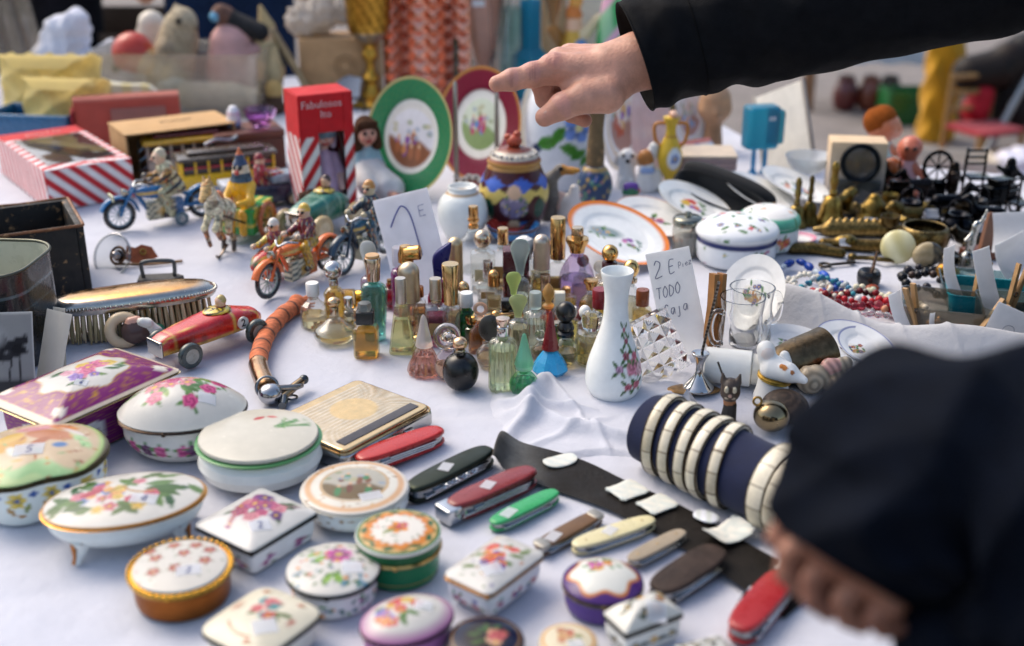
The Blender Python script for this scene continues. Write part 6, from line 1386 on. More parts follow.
P = [((0, 0, 2), (1, 0, 16), 8, 6.5, '#1e1a18'), ((0, 0, 21), (0, -1, 23), 6, 6, '#a06a3c'), ((0, -1, 32), (0, -1, 37), 10, 9.5, '#46382c'), ((-7, -1, 43), (-8.5, -1, 51), 3.6, 1.2, '#46382c'), ((7, -1, 43), (8.5, -1, 51), 3.6, 1.2, '#46382c'), ((-4, -9.8, 37), (-4, -10, 39), 1.7, 1.5, '#d8cdb0'), ((4, -9.8, 37), (4, -10, 39), 1.7, 1.5, '#d8cdb0'), ((0, -10.6, 32), (0, -10.6, 32), 1.4, 1.4, '#c8a08a'), ((-4, -9.6, 29), (4, -9.6, 29), .8, .8, '#c8b89a')]
sh, cc = figure(P, .9, .9); T.part('cat', g1(sh, 'wood', cc))
g = G().add(tube([(-8, 4, 46), (-14, 6, 60)], 1.1, 8), 'metal', '#55504c'); T.part('wire_tail', g)
T = Thing('metal_ball', 'round brass ball trinket with little loop, next to the bangles', 'ball trinket', 770, 430); T.part('ball', g1(mv(ell(18, 18, 16, 36, 22), (0, 0, 16)), 'metal', '#8a7a5e')); T.part('loop', g1(torus(4, 1.3, 18, 8), 'brass', '#a08048', loc=(-15, 0, 32), rot=(70, 0, 0)))
T = Thing('turtle_box', 'dark carved round wooden box behind the brass ball', 'wooden box', 784, 416)
T.one(g1(lathe(smooth([(18, 0), (22, 2), (24, 12), (20, 20), (10, 26), (.1, 27)], 2), 40), 'leather', lambda V: Art(V, '#3a302a').mix((np.sin(np.hypot(V[:, 0] + 4, V[:, 1] + 6) * .9) > .4) * .6, '#5d4c40').c))
T = Thing('shell_figurine', 'cluster of cream and pink snail shells half hidden by the dark sleeve', 'shells', 820, 392)
sh, cc = figure([((-10, 0, 14), (-6, 0, 16), 15, 13, '#b0a088'), ((8, 4, 26), (12, 4, 27), 9, 8, '#d0a094'), ((22, 6, 28), (24, 6, 29), 8, 7, '#b8a890'), ((14, -6, 10), (18, -4, 12), 12, 11, '#a8977e')], 1.0, 1.0)
T.one(g1(sh, 'glaze', Art(sh[0], '#000000').c * 0 + cc * (.75 + .25 * np.sin(np.hypot(sh[0][:, 0] + 10, sh[0][:, 2] - 14) * 1.0))[:, None]))

# ------------------------------------------------------------------ folds of cloth
def clothpatch(name, label, fn, nu, nv, c=(.535, .545, .60)):
    V, Fc = grid(fn, nu, nv); me = g1((V, Fc), 'cloth', c).mesh(name, 1); o = bpy.data.objects.new(name, me); C.objects.link(o); tag(o, label, 'cloth'); return o
def patch1(u, v):
    c, uu, _ = ground(596, 414); x = (u - .5) * .24; y = (v - .5) * .22
    a = R(-30); xr = x * math.cos(a) + y * math.sin(a); yr = -x * math.sin(a) + y * math.cos(a)
    m = np.clip((1 - (abs(u - .5) * 2) ** 4) * 1.3, 0, 1) * np.clip((1 - (abs(v - .5) * 2) ** 4) * 1.3, 0, 1)
    bump = lambda t, w: np.exp(-(t / w) ** 2)
    h = .0015 + .017 * bump(xr + .082 + .25 * yr + .006 * np.sin(yr * 45), .012) + .013 * bump(yr + .052 - .12 * xr + .005 * np.sin(xr * 38), .011) + .007 * bump(yr - .35 * xr - .004, .008) * np.clip((.05 - xr) * 18, 0, 1) + .004 * bump(yr + .9 * xr + .03, .006) + .003 * bump(xr - .4 * yr - .02, .006)
    dv = np.hypot(x - .023, (y - .012)); h = h * np.clip((dv - .018) / .03, .08, 1)
    wob = 1 + .07 * np.sin(np.arctan2(v - .5, u - .5) * 5)
    return np.stack([c[0] + x * wob, c[1] + y * wob, TOP - .004 + np.maximum(h, 0) * m + .0065 * np.clip(m * 2, 0, 1)], 1)
clothpatch('white_cloth', 'crumpled second white cloth bunched up around the foot of the rose vase', patch1, 110, 110)
RP = spline([ground(*q)[0] for q in ((744, 308), (800, 322), (850, 335), (900, 347), (960, 360), (1060, 380))], 80)
def patch2(u, v):
    i = u * (len(RP) - 1); k = np.minimum(i.astype(int), len(RP) - 2); f = (i - k)[:, None]; P = RP[k] * (1 - f) + RP[k + 1] * f
    s = (v - .5); y = s * .11
    h = .052 * (.85 + .25 * np.sin(u * 9)) / 1.1 * np.exp(-((s + .02) / .2) ** 2) + .004 * np.exp(-abs(((u * 6 + s * 1.2) % 1) - .5) / .05) * np.exp(-(s / .3) ** 2)
    h = h * np.clip(u * 7, 0, 1) * np.clip((.5 - abs(s)) * 6, 0, 1)
    return np.stack([P[:, 0] + s * .03, P[:, 1] + y, TOP + .0008 + h], 1)
clothpatch('cloth_fold', 'long raised grey white cloth fold separating the plates from the necklaces', patch2, 160, 50, (.50, .50, .52))
# ------------------------------------------------------------------ back row
def c_green(V):
    A = Art(V, '#1d7a50'); d = np.hypot(A.x, A.y); an = np.arctan2(A.y, A.x); A.mix((.5 + .5 * np.sin(an * 30) * np.sin(d * .8)) * .5, '#4a7a4a'); A.mix((34 - d) / .8, '#dfe0da'); A.mix((31.5 - d) / .8, '#c8c2b0'); A.disc(0, 0, 30.5, '#d8d6d0'); A.scene(0, -2, 29, 27, 7, '#d8d8de', '#8a5a40', ('#8a5aa0', '#a86a4a', '#c88a5a', '#7a4a8a')); return A.ring(53, 55, '#c9b47a').c
def c_mar(V):
    A = Art(V, '#7a1432'); d = np.hypot(A.x, A.y); A.mix((32 - d) / .8, '#e6e4de'); A.scene(0, 0, 24, 24, 11, '#d4dcc8', '#8aa06a', ('#9a5ab0', '#5a8ac8', '#c89a5a', '#b84a6a')); return A.ring(51, 54, '#c98f48').c
saucer('big green rimmed plate with painted figures standing on edge', 414, 192, 55, (76, 0, -40), c_green, lift=-1, depth=.1, rim=.6, u=1.06)
saucer('maroon rimmed plate with garden scene standing behind the green plate', 482, 178, 54, (76, 0, -42), c_mar, lift=-1, depth=.1, rim=.58, u=1.04)
for px, py, h, lab in ((457, 196, 112, 'thin silver rod of the plate stand between the green and maroon plates'), (497, 190, 96, 'thin silver rod standing before the maroon plate')):
    T = Thing('plate_stand', lab, 'plate stand', px, py); T.one(G().add(lathe(smooth([(7, 0), (6, 3), (2.6, 6), (3, 14), (2.4, 18)], 1), 20), 'metal', '#b8b2aa').add(lathe([(2.2, 16), (2.4, h * .5), (2, h), (.5, h + 3)], 16), 'satin', '#a8a096').add(ell(3.2, 3.2, 3.2, 14, 10), 'metal', '#c8c0b8', loc=(0, 0, 20)))
T = Thing('jar', 'plain white porcelain jar with gold neck line', 'jar', 463, 236)
T.one(g1(lathe(smooth([(15, 0), (17, 1), (24, 14), (25.5, 28), (22, 40), (15, 46), (13.4, 49), (14.6, 52), (12.5, 52), (11, 47), (.1, 44)], 2), 48), 'glaze', lambda V: Art(V, '#e2e6e2').band(V[:, 2], 45, 46.6, '#b88a4a').c))
def c_jest(V):
    A = Art(V, '#4a2426', 34); f = np.sin(A.x * .2); A.mix(np.clip((A.z - 34 + 5 * f), 0, 1) * np.clip(48 - A.z + 4 * f, 0, 1), '#d8c06a'); A.mix(np.clip((A.z - 46 + 4 * f), 0, 1) * np.clip(54 - A.z + 3 * f, 0, 1), '#4a6ac0'); A.band(A.z, 62, 66, '#b88a4a')
    A.disc(0, 30, 14, '#8a7a90', 12); A.sprinkle(-12, 12, 20, 40, ['#5a4a6a', '#b0a0b0'], 3, 30, 2); A.disc(0, 44, 7, '#e0b894', 7); A.disc(-28, 26, 7, '#1f4a3a', 10); A.disc(28, 26, 7, '#1f4a3a', 10); A.disc(-14, 8, 10, '#a8342a', 5, 20); A.disc(14, 8, 10, '#3f7ab8', 5, -20); A.disc(0, 10, 7, '#dcc89a', 6); return A.c
T = Thing('painted_pot', 'round dark painted pot with jester face and beaded lid', 'pot', 514, 226)
T.part('pot_body', g1(lathe(dense(smooth([(20, 0), (24, 1), (31, 12), (35, 30), (34, 46), (28, 58), (25, 66), (24, 66), (.1, 60)], 2), 1.6), 110), 'glaze', c_jest))
T.part('lid', g1(lathe(dense(smooth([(26, 66), (27, 68), (24, 72), (20, 76), (14, 80), (6, 82), (.1, 83)], 1), 1.4), 64), 'glaze', lambda V: Art(V, '#7a3a2a').band(V[:, 2], 66, 69, '#c09048').band(V[:, 2], 72, 78, '#c8c0b0').c))
g = G()
for k in range(26): a = k / 26 * 2 * PI; g.add(ell(2, 2, 2, 8, 6), 'glaze', ('#d8d0c4', '#a8a098')[k % 2], loc=(21.5 * math.cos(a), 21.5 * math.sin(a), 75))
T.part('bead_trim', g); T.part('knob', g1(merge(mv(ell(8, 8, 6, 20, 12), (0, 0, 87)), mv(ell(4, 4, 4, 14, 10), (3, 0, 93)), mv(ell(4, 4, 3, 14, 10), (-6, 0, 91))), 'glaze', '#b0503a'))
T = Thing('bowl', 'small wooden bowl painted red, cream and blue in front of the jester pot', 'bowl', 513, 240)
T.one(g1(lathe(dense([(16, 0), (18, 1), (26, 14), (27, 17), (25, 17), (18, 8), (.1, 7)], 1.6), 64), 'tin', lambda V: Art(V, '#4a2a28').mix((np.arctan2(V[:, 1], V[:, 0]) > .9) * (V[:, 2] > 6) * (np.hypot(V[:, 0], V[:, 1]) < 25.5), '#a83a30').mix((np.arctan2(V[:, 1], V[:, 0]) < .4) * (V[:, 2] > 6) * (np.hypot(V[:, 0], V[:, 1]) < 25.5), '#3a7ab0').c))
T = Thing('bird_figurine', 'grey beaded bird figurine with orange beak bending over', 'figurine', 556, 218, -20)
P = [((-8, 0, 4), (-4, 0, 20), 9, 7, '#6f6a64'), ((-4, 0, 20), (-6, 0, 40), 6.6, 6, '#7a756e'), ((-6, 0, 40), (4, 0, 50), 6, 5, '#7f7a72'), ((4, 0, 50), (16, 0, 50), 5, 3, '#b8803a'), ((16, 0, 50), (22, 0, 51), 3, 2.2, '#c08a3a'), ((6, -4.5, 52), (6, -4.7, 52), 1.2, 1.2, '#14120f')]
sh, cc = figure(P, 1.1, 1.4); V = sh[0]; cc = cc * (.7 + .45 * (np.sin(V[:, 0] * 2.2) * np.sin(V[:, 2] * 2.2) * np.sin(V[:, 1] * 2.2 + 1) > 0))[:, None]; T.one(g1(sh, 'matte', cc))
T = Thing('shell_ornament', 'white and pinkish coral shell ornament beside the bird figurine', 'shell', 566, 218)
sh, cc = figure([((0, 0, 6), (2, 0, 16), 9, 8, '#dcd4cc'), ((6, 0, 16), (8, 0, 30), 8, 5, '#e2dad4'), ((-5, 2, 12), (-6, 2, 22), 7, 5, '#d8b8a8'), ((8, -4, 6), (12, -4, 10), 6, 5, '#e0d8d0')], 1.2, 1.2); T.one(g1(sh, 'glaze', cc))
T = Thing('beaded_coil', 'coil of grey beaded cord with a red stone behind the white jar', 'beads', 472, 206); 
g = G()
for k in range(40): a = k / 40 * PI * 1.1; g.add(ell(3, 3, 3, 8, 6), 'matte', ('#8a8078', '#c8beb2')[k % 2], loc=(14 * math.cos(a), 3 * math.sin(k), 14 + 16 * math.sin(a)))
g.add(torus(9, 3, 30, 8), 'tin', '#9a3a34', loc=(3, -2, 16), rot=(80, 0, 0)); T.one(g)
# big white vase with blue flower
def c_bigv(V):
    A = Art(V, '#dfe3ea', 32)
    for x, z, l, a in ((-14, 52, 12, 20), (-4, 60, 10, 60), (6, 46, 10, -20), (14, 40, 9, 200), (22, 34, 8, 40)): A.leaf(x, z, l, a, '#4a8a34', .55)
    A.flower(14, 66, 15, '#6a8ad0', '#e8e0a0', 5); A.flower(-26, 44, 6, '#23305a', '#23305a', 4); A.flower(24, 82, 10, '#7a9ad8', '#d8d8a0', 5); return A.c
T = Thing('tall_vase', 'large white porcelain vase painted with blue flowers and green leaves', 'vase', 561, 186)
T.one(g1(lathe(dense(smooth([(24, 0), (27, 1), (33, 20), (36, 50), (35, 80), (28, 100), (20, 110), (18, 120), (22, 126), (19, 126), (15, 116), (.1, 100)], 2), 2), 110), 'glaze', c_bigv))
T = Thing('cloisonne_vase', 'blue and gold enamelled vase holding a mottled brown neck', 'vase', 594, 206)
def c_cloi(V):
    A = Art(V, '#33486a', 17); A.sprinkle(-54, 54, 0, 44, ['#4a8a9a', '#8a5a7a', '#6a9a6a', '#3a5aa8', '#b0925a'], 3, 150, 2.2, ('#5a8a70', '#b09a5a')); return A.band(A.z, 38, 41, '#b09050').c
T.part('vase_body', g1(lathe(dense(smooth([(10, 0), (12, 1), (17, 14), (18, 26), (13, 38), (9, 42)], 2), 1.4), 90), 'glaze', c_cloi))
T.part('vase_neck', g1(lathe(smooth([(9, 41), (9, 56), (7, 76), (9, 96), (12, 106), (10, 106), (.1, 98)], 2), 40), 'worn', '#6a5638'))
# porcelain frames, figurines
def easel(label, px, py, w, h, eul, art, name='porcelain_plaque', cat='plaque'):
    T = Thing(name, label, cat, px, py); T.eul = Euler([R(a) for a in eul]); T.u *= 1
    o = o_super(80, w / 2, h / 2, 2.4); pr = [(0.02, -1), (.9, -1), (1, 0), (1, 1)] + [(s, 1.4 + .6 * math.cos(s * 9)) for s in np.linspace(.98, .02, 40)]
    V, Fc = solid(o, pr, False); V = V + np.array([0, h / 2, 0]); T.one(g1((V, Fc), 'glaze', art)); return T
def c_frame(seed, border='#e4e4e6', cols=('#b8543a', '#7a5ab0', '#c8a060'), w=44, h=96):
    def f(V):
        A = Art(V - np.array([0, h / 2, 0]), border); A.scene(0, 0, w * .3, h * .3, seed, '#dcd4d0', '#b08a80', cols); d = np.hypot(A.x / w * 2, A.y / h * 2); A.mix((.03 - abs(d - .72)) * 60, '#c8a870'); return A.mix((.03 - abs(d - .96)) * 60, '#d8c8a0').c
    return f
easel('oval white porcelain plaque with couple in red, left half behind the hand', 540, 170, 46, 96, (76, 0, -14), c_frame(4, '#d9d6cc', ('#8aa86a', '#b0783a', '#d8c080'), 46, 96))
easel('tall oval white porcelain plaque with red and violet figures', 622, 172, 44, 104, (80, 0, -6), c_frame(9, w=44, h=104))
easel('pale pink glazed plaque behind the oval plaque', 650, 172, 40, 96, (82, 0, 10), lambda V: Art(V, '#d8bcbc').mix(np.sin(V[:, 1] * .2) * .4, '#e6d4d0').c)
def pet(label, px, py, P, cat='figurine', name='figurine', m='glaze', u=1, rz=0, res=1.0, k=1.0):
    T = Thing(name, label, cat, px, py, rz); T.u *= u; sh, cc = figure(P, res, k); T.one(g1(sh, m, cc)); return T
W_ = '#e4e2de'
pet('small white porcelain dog figurine with black eyes beside the enamelled vase', 626, 186, [((0, 0, 4), (0, 0, 20), 10, 8, W_), ((0, 0, 28), (0, -2, 31), 9, 8, W_), ((-8, 0, 30), (-10, 0, 24), 3.4, 3, '#c8c0b8'), ((8, 0, 30), (10, 0, 24), 3.4, 3, '#c8c0b8'), ((0, -10, 28), (0, -11, 28), 1.8, 1.6, '#2a2828'), ((-4, -8, 33), (-4, -8.2, 33), 1.5, 1.5, '#23232a'), ((4, -8, 33), (4, -8.2, 33), 1.5, 1.5, '#23232a'), ((-5, -8, 0), (-5, -8, 8), 3, 3, W_), ((5, -8, 0), (5, -8, 8), 3, 3, W_)])
pet('white porcelain figurine group with brown faced dog and blue bow', 646, 190, [((0, 0, 4), (0, 0, 24), 11, 8, W_), ((-2, 0, 32), (-2, -2, 34), 8, 8, '#b0743c'), ((4, 0, 36), (6, 0, 44), 6, 5, '#dcdad6'), ((-4, -7, 22), (4, -7, 22), 3, 3, '#9ab0d8'), ((10, 0, 6), (10, 0, 18), 6, 5, '#e8e6e0')])
pet('little figurine with green and purple basket at the foot of the white dogs', 630, 204, [((0, 0, 3), (0, 0, 8), 8, 8, '#dcdad8'), ((0, 0, 14), (0, 0, 16), 8, 7, '#3f7a5a'), ((-4, -3, 19), (4, -3, 19), 3.6, 3.6, '#6a4a9a'), ((6, 0, 14), (7, 0, 14), 3, 3, '#c04a5a')])
T = Thing('ewer', 'yellow porcelain ewer vase with gilded handles and a blue medallion', 'vase', 668, 190)
def c_ew(V): A = Art(V, '#d8b43a', 12); A.disc(4, 34, 8, '#dfe4e8', 11); A.flower(4, 34, 5, '#5a7ab8'); return A.band(A.z, 54, 57, '#b8883a').c
T.part('ewer_body', g1(lathe(dense(smooth([(10, 0), (9, 3), (4, 8), (4, 12), (11, 24), (13, 36), (9, 48), (5, 56), (5, 66), (9, 74), (6, 74)], 2), 1.6), 60), 'glaze', c_ew))
for s_ in (-1, 1): T.part('handle', g1(tube(spline([(s_ * 6, 0, 68), (s_ * 16, 0, 66), (s_ * 15, 0, 52), (s_ * 10, 0, 44)], 20), 1.8, 8, up=(0, 1, 0)), 'glaze', '#c07f3a'))
T.part('spout', g1(merge(mv(ell(5, 8, 4), (2, 0, 76), (0, 30, 0))), 'glaze', '#d0a48a'))
T = Thing('book_stack', 'stack of pinkish flat boxes behind the black spectacle case', 'box stack', 696, 178, -6)
T = None
for i in range(4):
    T = Thing('flat_box', ['lowest pinkish flat box of the stack behind the spectacle case', 'second lowest pinkish flat box of the stack', 'third pinkish flat box of the stack, just under the top', 'topmost flat box of the stack with pale speckled lid'][i], 'flat box', 698, 182, -6 + i * 1.5, 'stack of pinkish flat boxes'); T.p = T.p + np.array([0, 0, i * 8.1 * T.u])
    T.part('box_body', g1(box(34, 22, 5.4, 1, .5), 'card', '#a08a88')); T.part('lid', g1(box(34.6, 22.6, 2.4, 1, .6), 'card', ('#b09a96', '#a8908c', '#b09690', '#c8b8a4')[i], loc=(0, 0, 5.5)))
# plates on the table
def c_orange(V):
    A = Art(V, '#e6e8e6'); d = np.hypot(A.x, A.y); A.mix((d - 46) / 3, '#e07c26'); A.disc(-12, 2, 17, '#8a9a98', 9, 10, 5); A.posy(-16, 0, 14, 9, ['#7a8a9a', '#a8927a', '#5a7aa0'], 3, 7, .34); A.posy(14, -8, 15, 9, ['#8a5a9a', '#b86a9a', '#6a8a5a'], 5, 7, .34, ('#5a7a6a',)); return A.c
saucer('large white plate with orange rim and two small bouquets', 616, 256, 53, (15, 16, 0), c_orange, lift=8, depth=.12)
def c_fl(cols, seed, rim='#d8c8b0', r=40):
    def f(V): A = Art(V, '#e6e6e2'); A.posy(0, 0, r * .42, r * .3, cols, seed, 8, .34); return A.ring(r * .94, r * .99, rim).c
    return f
saucer('white plate with orange edge lying just behind the large orange rimmed one', 652, 232, 40, (10, 12, 0), c_fl(['#c04a5a', '#8a4a7a'], 3, '#d88a5a', 42), lift=4)
saucer('white plate with red and yellow flowers tilted against the spectacle case', 692, 222, 40, (10, 20, 0), c_fl(['#c84a3a', '#d8a83a', '#8a5a9a'], 5, r=42), lift=12)
saucer('white plate with orange purple bouquet behind the spectacle case', 758, 212, 40, (8, 20, 0), c_fl(['#d07a3a', '#7a4a9a', '#c84a4a'], 7, r=44), lift=12)
saucer('pale plate with pink garland leaning at the back beside the magnifier box', 794, 202, 38, (7, 18, 0), c_fl(['#b84a5a', '#6a8ab0', '#d0885a'], 9, r=42), lift=12)
T = Thing('spectacle_case', 'open black padded spectacle case standing between the plates', 'spectacle case', 722, 212, -38); T.u *= 1.12; T.eul = Euler((R(30), R(14), R(-30))); T.p = T.p + np.array([0, 0, .02])
o = o_super(72, 46, 13, 2.6)
T.part('case_shell', g1(mv(solid(o, smooth([(.7, 0), (.95, 2), (1, 9), (.98, 17), (.9, 18), (.82, 14), (.7, 8), (.3, 6), (.02, 6)], 2)), (0, 0, 2), (22, 0, 0)), 'velvet', '#17181a'))
T.part('lid', g1(mv(solid(o, smooth([(.9, 0), (1, 3), (.96, 8), (.7, 12), (.02, 13)], 2)), (0, 14, 10), (70, 0, 0)), 'velvet', '#1d1e20'))
def lidjar(label, px, py, r, h, side, lid, art, u=1):
    T = Thing('porcelain_jar', label, 'porcelain box', px, py)
    T.part('jar_body', g1(lathe(dense(smooth([(r * .8, 0), (r * .95, 2), (r, h * .5), (r * .98, h)], 1), 1.5), 96), 'glaze', side))
    T.part('lid', g1(lathe(dense(smooth([(r * 1.03, h), (r * 1.04, h + 3), (r * .95, h + 8), (r * .6, h + 14), (r * .2, h + 16), (.1, h + 16)], 1), 1.6), 96), 'glaze', lid)); return T
def s_nav(V): A = Art(V, '#e2e6e8', 42); A.band(A.z, 22, 28, '#2a3464'); return A.sprinkle(-120, 120, 2, 20, ['#b04a7a', '#5a8a6a'], 3, 26, 2.2).c
lidjar('round white porcelain box with navy pattern band and flowered lid', 735, 260, 40, 30, s_nav, lambda V: Art(V, '#e4e6e6').sprinkle(-40, 40, -40, 40, ['#4a3a7a', '#c04a6a', '#3a4a8a'], 4, 34, 3.4).ring(36, 41, '#dfe2e6').c, None)
def s_grn(V): A = Art(V, '#e4e8e8', 30); A.band(A.z, 22, 25, '#3a9a7a'); A.posy(10, 11, 9, 7, ['#c84030', '#d06a4a'], 3, 5, .5); return A.c
lidjar('small white porcelain box with green band and red leaf', 767, 246, 30, 26, s_grn, lambda V: Art(V, '#e6e4e0').ring(26, 32, '#5fae92').sprinkle(-24, 24, -24, 24, ['#d09a7a', '#c86a5a'], 5, 20, 2.4).c, None)
T = Thing('glass_jar', 'ribbed clear glass shaker with grey metal lid', 'glass jar', 686, 254)
T.part('jar_glass', g1(solid(o_fn(lambda a: 1 + .05 * np.cos(16 * a), 96, 14, 14), [(.9, 0), (1, 1.5), (1, 28), (.95, 32)]), 'thin', '#e2e2de')); T.part('contents', g1(lathe([(11, 1), (12, 20), (.1, 20.5)], 28), 'matte', '#d8d4cc')); T.part('lid', g1(lathe([(14.6, 31), (15, 32), (15, 37), (13, 39), (4, 40), (3, 44), (.1, 45)], 36), 'metal', '#7f8076'))
# turquoise cup stand
T = Thing('turquoise_cup', 'turquoise glass cup on two thin legs', 'glass ornament', 757, 173, 12)
T.part('cup', g1(box(17, 11, 42, 6, 3, 4), 'frost', '#0f86b4', loc=(0, 0, 26))); T.part('cup_lobe', g1(box(9, 8, 34, 6, 3, 4), 'frost', '#1184a4', loc=(14, -2, 30)))
for x in (-5, 7): T.part('leg', g1(lathe(smooth([(5, 0), (4.6, 1), (2, 4), (2.4, 12), (2, 27)], 1), 16), 'frost', '#0f6ab0', loc=(x, 0, 0)))
T.part('price_sticker', g1(box(3.6, .4, 4, .6, .2), 'paper', '#dfe6ee', loc=(7, -11.3, 55)))
T = Thing('leaning_board', 'big pale framed board leaning backwards beyond the turquoise cup', 'board', 790, 172, 0); T.eul = Euler((R(-32), R(-26), R(-30)))
T.part('board', g1(box(26, 2, 92, .8, .4, 2, 20, 2), 'card', lambda V: Art(V, '#d6d0c4').mix(np.clip(np.sin(V[:, 0] * .12 + V[:, 2] * .05), 0, 1) * .4, '#e8e0d0').c)); T.part('frame', merge and G().add(box(1.6, 3, 94, .6, .3), 'wood', '#8a8078', loc=(27, 0, 0)).add(box(1.6, 3, 94, .6, .3), 'wood', '#a09a90', loc=(-27, 0, 0)))
T = Thing('magnifier_box', 'grey boxed magnifier with round dark lens ring on its front', 'boxed magnifier', 852, 196, -8)
T.part('carton', g1(box(27, 15, 58, 1, .5), 'card', lambda V: Art(V, '#a8a09c').mix((V[:, 2] > 57) * 1.0, '#d8bc98').c)); T.part('lens_ring', g1(mv(torus(17, 2.6, 44, 10), (2, -17, 38), (84, 0, 0)), 'satin', '#23262a')); T.part('lens', g1(mv(ell(15, 2, 15, 28, 12), (2, -17, 38)), 'thin', '#e2e4e6')); T.part('blister', g1(box(22, 3, 22, 4, 2), 'bin', '#c8d0d4', loc=(2, -18.6, 0)))
# glass and metal things at the top
T = Thing('goblet', 'tall embossed brass chalice standing at the back', 'chalice', 372, 104)
def c_gob(V): A = Art(V, '#d0a044'); a = np.arctan2(V[:, 1], V[:, 0]); m = V[:, 2] > 62; A.mix(m * (np.sin(a * 14 + V[:, 2] * .4) > 0) * .6, '#6a4a14'); return A.mix((abs(V[:, 2] - 66) < 6) * .9, '#c8bca8').c
T.one(g1(lathe(dense(smooth([(23, 0), (24, 2), (20, 6), (11, 9), (4, 20), (10, 26), (4, 32), (4, 42), (9, 48), (5, 56), (12, 64), (21, 72), (22, 100), (25, 116), (22, 116), (19, 90), (.1, 74)], 1), 2), 64), 'brass', c_gob))
T = Thing('copper_mould', 'large copper sheet embossed with rows of pyramids, standing upright', 'copper mould', 428, 102)
V, Fc = grid(lambda u, v: np.stack([(u - .5) * 86, -8 * (1 - np.maximum(abs(((u * 6) % 1) - .5), abs(((v * 10) % 1) - .5)) * 2) * (1 + .5 * np.sin(np.floor(u * 6) * 2)), v * 132], 1), 97, 121)
V2 = V.copy(); V2[:, 1] = 3; T.one(g1((np.vstack([V, V2]), Fc + [tuple(i + len(V) for i in reversed(q)) for q in Fc]), 'metal', lambda V: Art(V, '#eaa88e').mix((np.floor(V[:, 0] / 15.3) % 3 == 1) * .35, '#7f8288').c)); 
def gvase(label, px, py, prof, c, n=36, gm='glass', flat=False, sx=1, sticker_=None, name='glass_vase'):
    T = Thing(name, label, 'vase', px, py); T.part('vase_glass', G().add(lathe(prof, n, sx), gm, c, flat=flat))
    if sticker_: T.part('price_sticker', g1(box(sticker_[0], .4, sticker_[1], .6, .2), 'paper', '#e2e6ea', loc=sticker_[2]))
    return T
gvase('tall pale pink glass vase with price sticker at the back', 484, 98, smooth([(12, 0), (13, 2), (7, 10), (8, 24), (17, 64), (23, 112), (21, 112), (15, 64), (5, 26), (.1, 22)], 1), '#e0a898', 10, gm='glass', sticker_=(6, 6, (-4, -20.5, 92)))
gvase('slim clear glass vase standing behind the pink one', 500, 98, [(9, 0), (10, 2), (8, 40), (12, 110), (10, 110), (6, 40), (.1, 6)], '#e6e4de', gm='glass')
gvase('teal glass block vase with white label, left of the pink vase', 459, 100, [(12, 0), (12, 62), (9, 62), (9, 6), (.1, 6)], '#128aa6', 4, gm='glass', flat=True, sticker_=(5, 6, (0, -8.6, 52)))
gvase('aqua patterned square glass vase right of the pink vase', 513, 97, [(13, 0), (13, 88), (10, 88), (10, 6), (.1, 6)], '#8fd0d4', 8, gm='glass', flat=True)
gvase('deep turquoise stepped glass vase', 530, 98, [(18, 0), (18, 42), (10, 50), (10, 96), (7, 96), (7, 40), (.1, 10)], '#0a9ac8', 4, gm='frost', flat=True)
gvase('amber and brown glass vase behind the pointing hand', 552, 96, smooth([(10, 0), (12, 4), (9, 40), (14, 70), (12, 108), (9, 108), (.1, 60)], 1), '#b88a58', gm='glass')
pet('small painted porcelain couple figurine above the pointing hand', 572, 96, [((0, 0, 4), (0, 0, 30), 14, 10, '#dcd0b8'), ((0, 0, 40), (0, 0, 54), 10, 8, '#d0a84a'), ((0, 0, 64), (0, 0, 68), 8, 7, '#e0b898'), ((0, 0, 74), (0, 0, 76), 8, 6, '#c87a3a'), ((10, -4, 56), (22, -6, 70), 5, 4, '#d8c8a0'), ((-10, 0, 44), (-18, 0, 60), 5, 4, '#c89a4a'), ((6, -8, 46), (8, -8, 46), 5, 5, '#5a8ac0'), ((-8, -8, 34), (-8, -8, 36), 5, 4, '#7ac04a'), ((2, 0, 84), (4, 0, 92), 6, 5, '#d8a050')], u=1.1)
T = Thing('glass_vase', 'green and pink marbled tall glass vase leaning above the hand', 'vase', 596, 98); T.eul = Euler((0, R(16), 0))
T.one(g1(lathe(dense(smooth([(11, 0), (13, 2), (13, 30), (20, 70), (25, 112), (22, 112), (16, 70), (.1, 20)], 1), 2), 60), 'glaze', lambda V: Art(V, '#8fc09a').mix(np.clip(np.sin(V[:, 0] * .3 + V[:, 2] * .12) * 1.6, 0, 1), '#3fa060').mix(np.clip(np.sin(V[:, 0] * .24 - V[:, 2] * .09 + 2) * 2 - .8, 0, 1), '#d8a8c0').c))
gvase('rosy pink glass stick vase right of the marbled vase', 614, 98, [(10, 0), (11, 2), (9, 40), (14, 116), (11, 116), (6, 40), (.1, 6)], '#e0b0b8', gm='frost')
gvase('pale rose satin glass vase under the dark cuff', 640, 150, [(9, 0), (12, 2), (14, 40), (8, 70), (10, 84), (7, 84), (.1, 40)], '#d8b0ac', gm='frost')
T = Thing('brass_urn', 'dull brass urn in shadow under the dark sleeve', 'urn', 664, 146); T.one(g1(lathe(smooth([(12, 0), (13, 2), (7, 8), (14, 24), (16, 40), (9, 50), (10, 58), (7, 58), (.1, 50)], 1), 36), 'brass', '#8a7a50'))
T = Thing('mannequin_head', 'tan wooden head form at the back under the dark sleeve', 'head form', 712, 150)
sh, cc = figure([((0, 0, 6), (0, 0, 24), 10, 8, '#a07a58'), ((0, 0, 44), (0, -2, 52), 17, 15, '#b08a68'), ((0, -15, 42), (0, -17, 40), 3.4, 3, '#a88260')], 1.4, 2); T.one(g1(sh, 'wood', cc))
easel('white and blue porcelain plaque leaning at the back under the sleeve', 690, 150, 36, 70, (78, 0, 10), c_frame(14, '#dfe2e6', ('#5a8ac0', '#8ab0d8', '#c8a08a'), 36, 70))
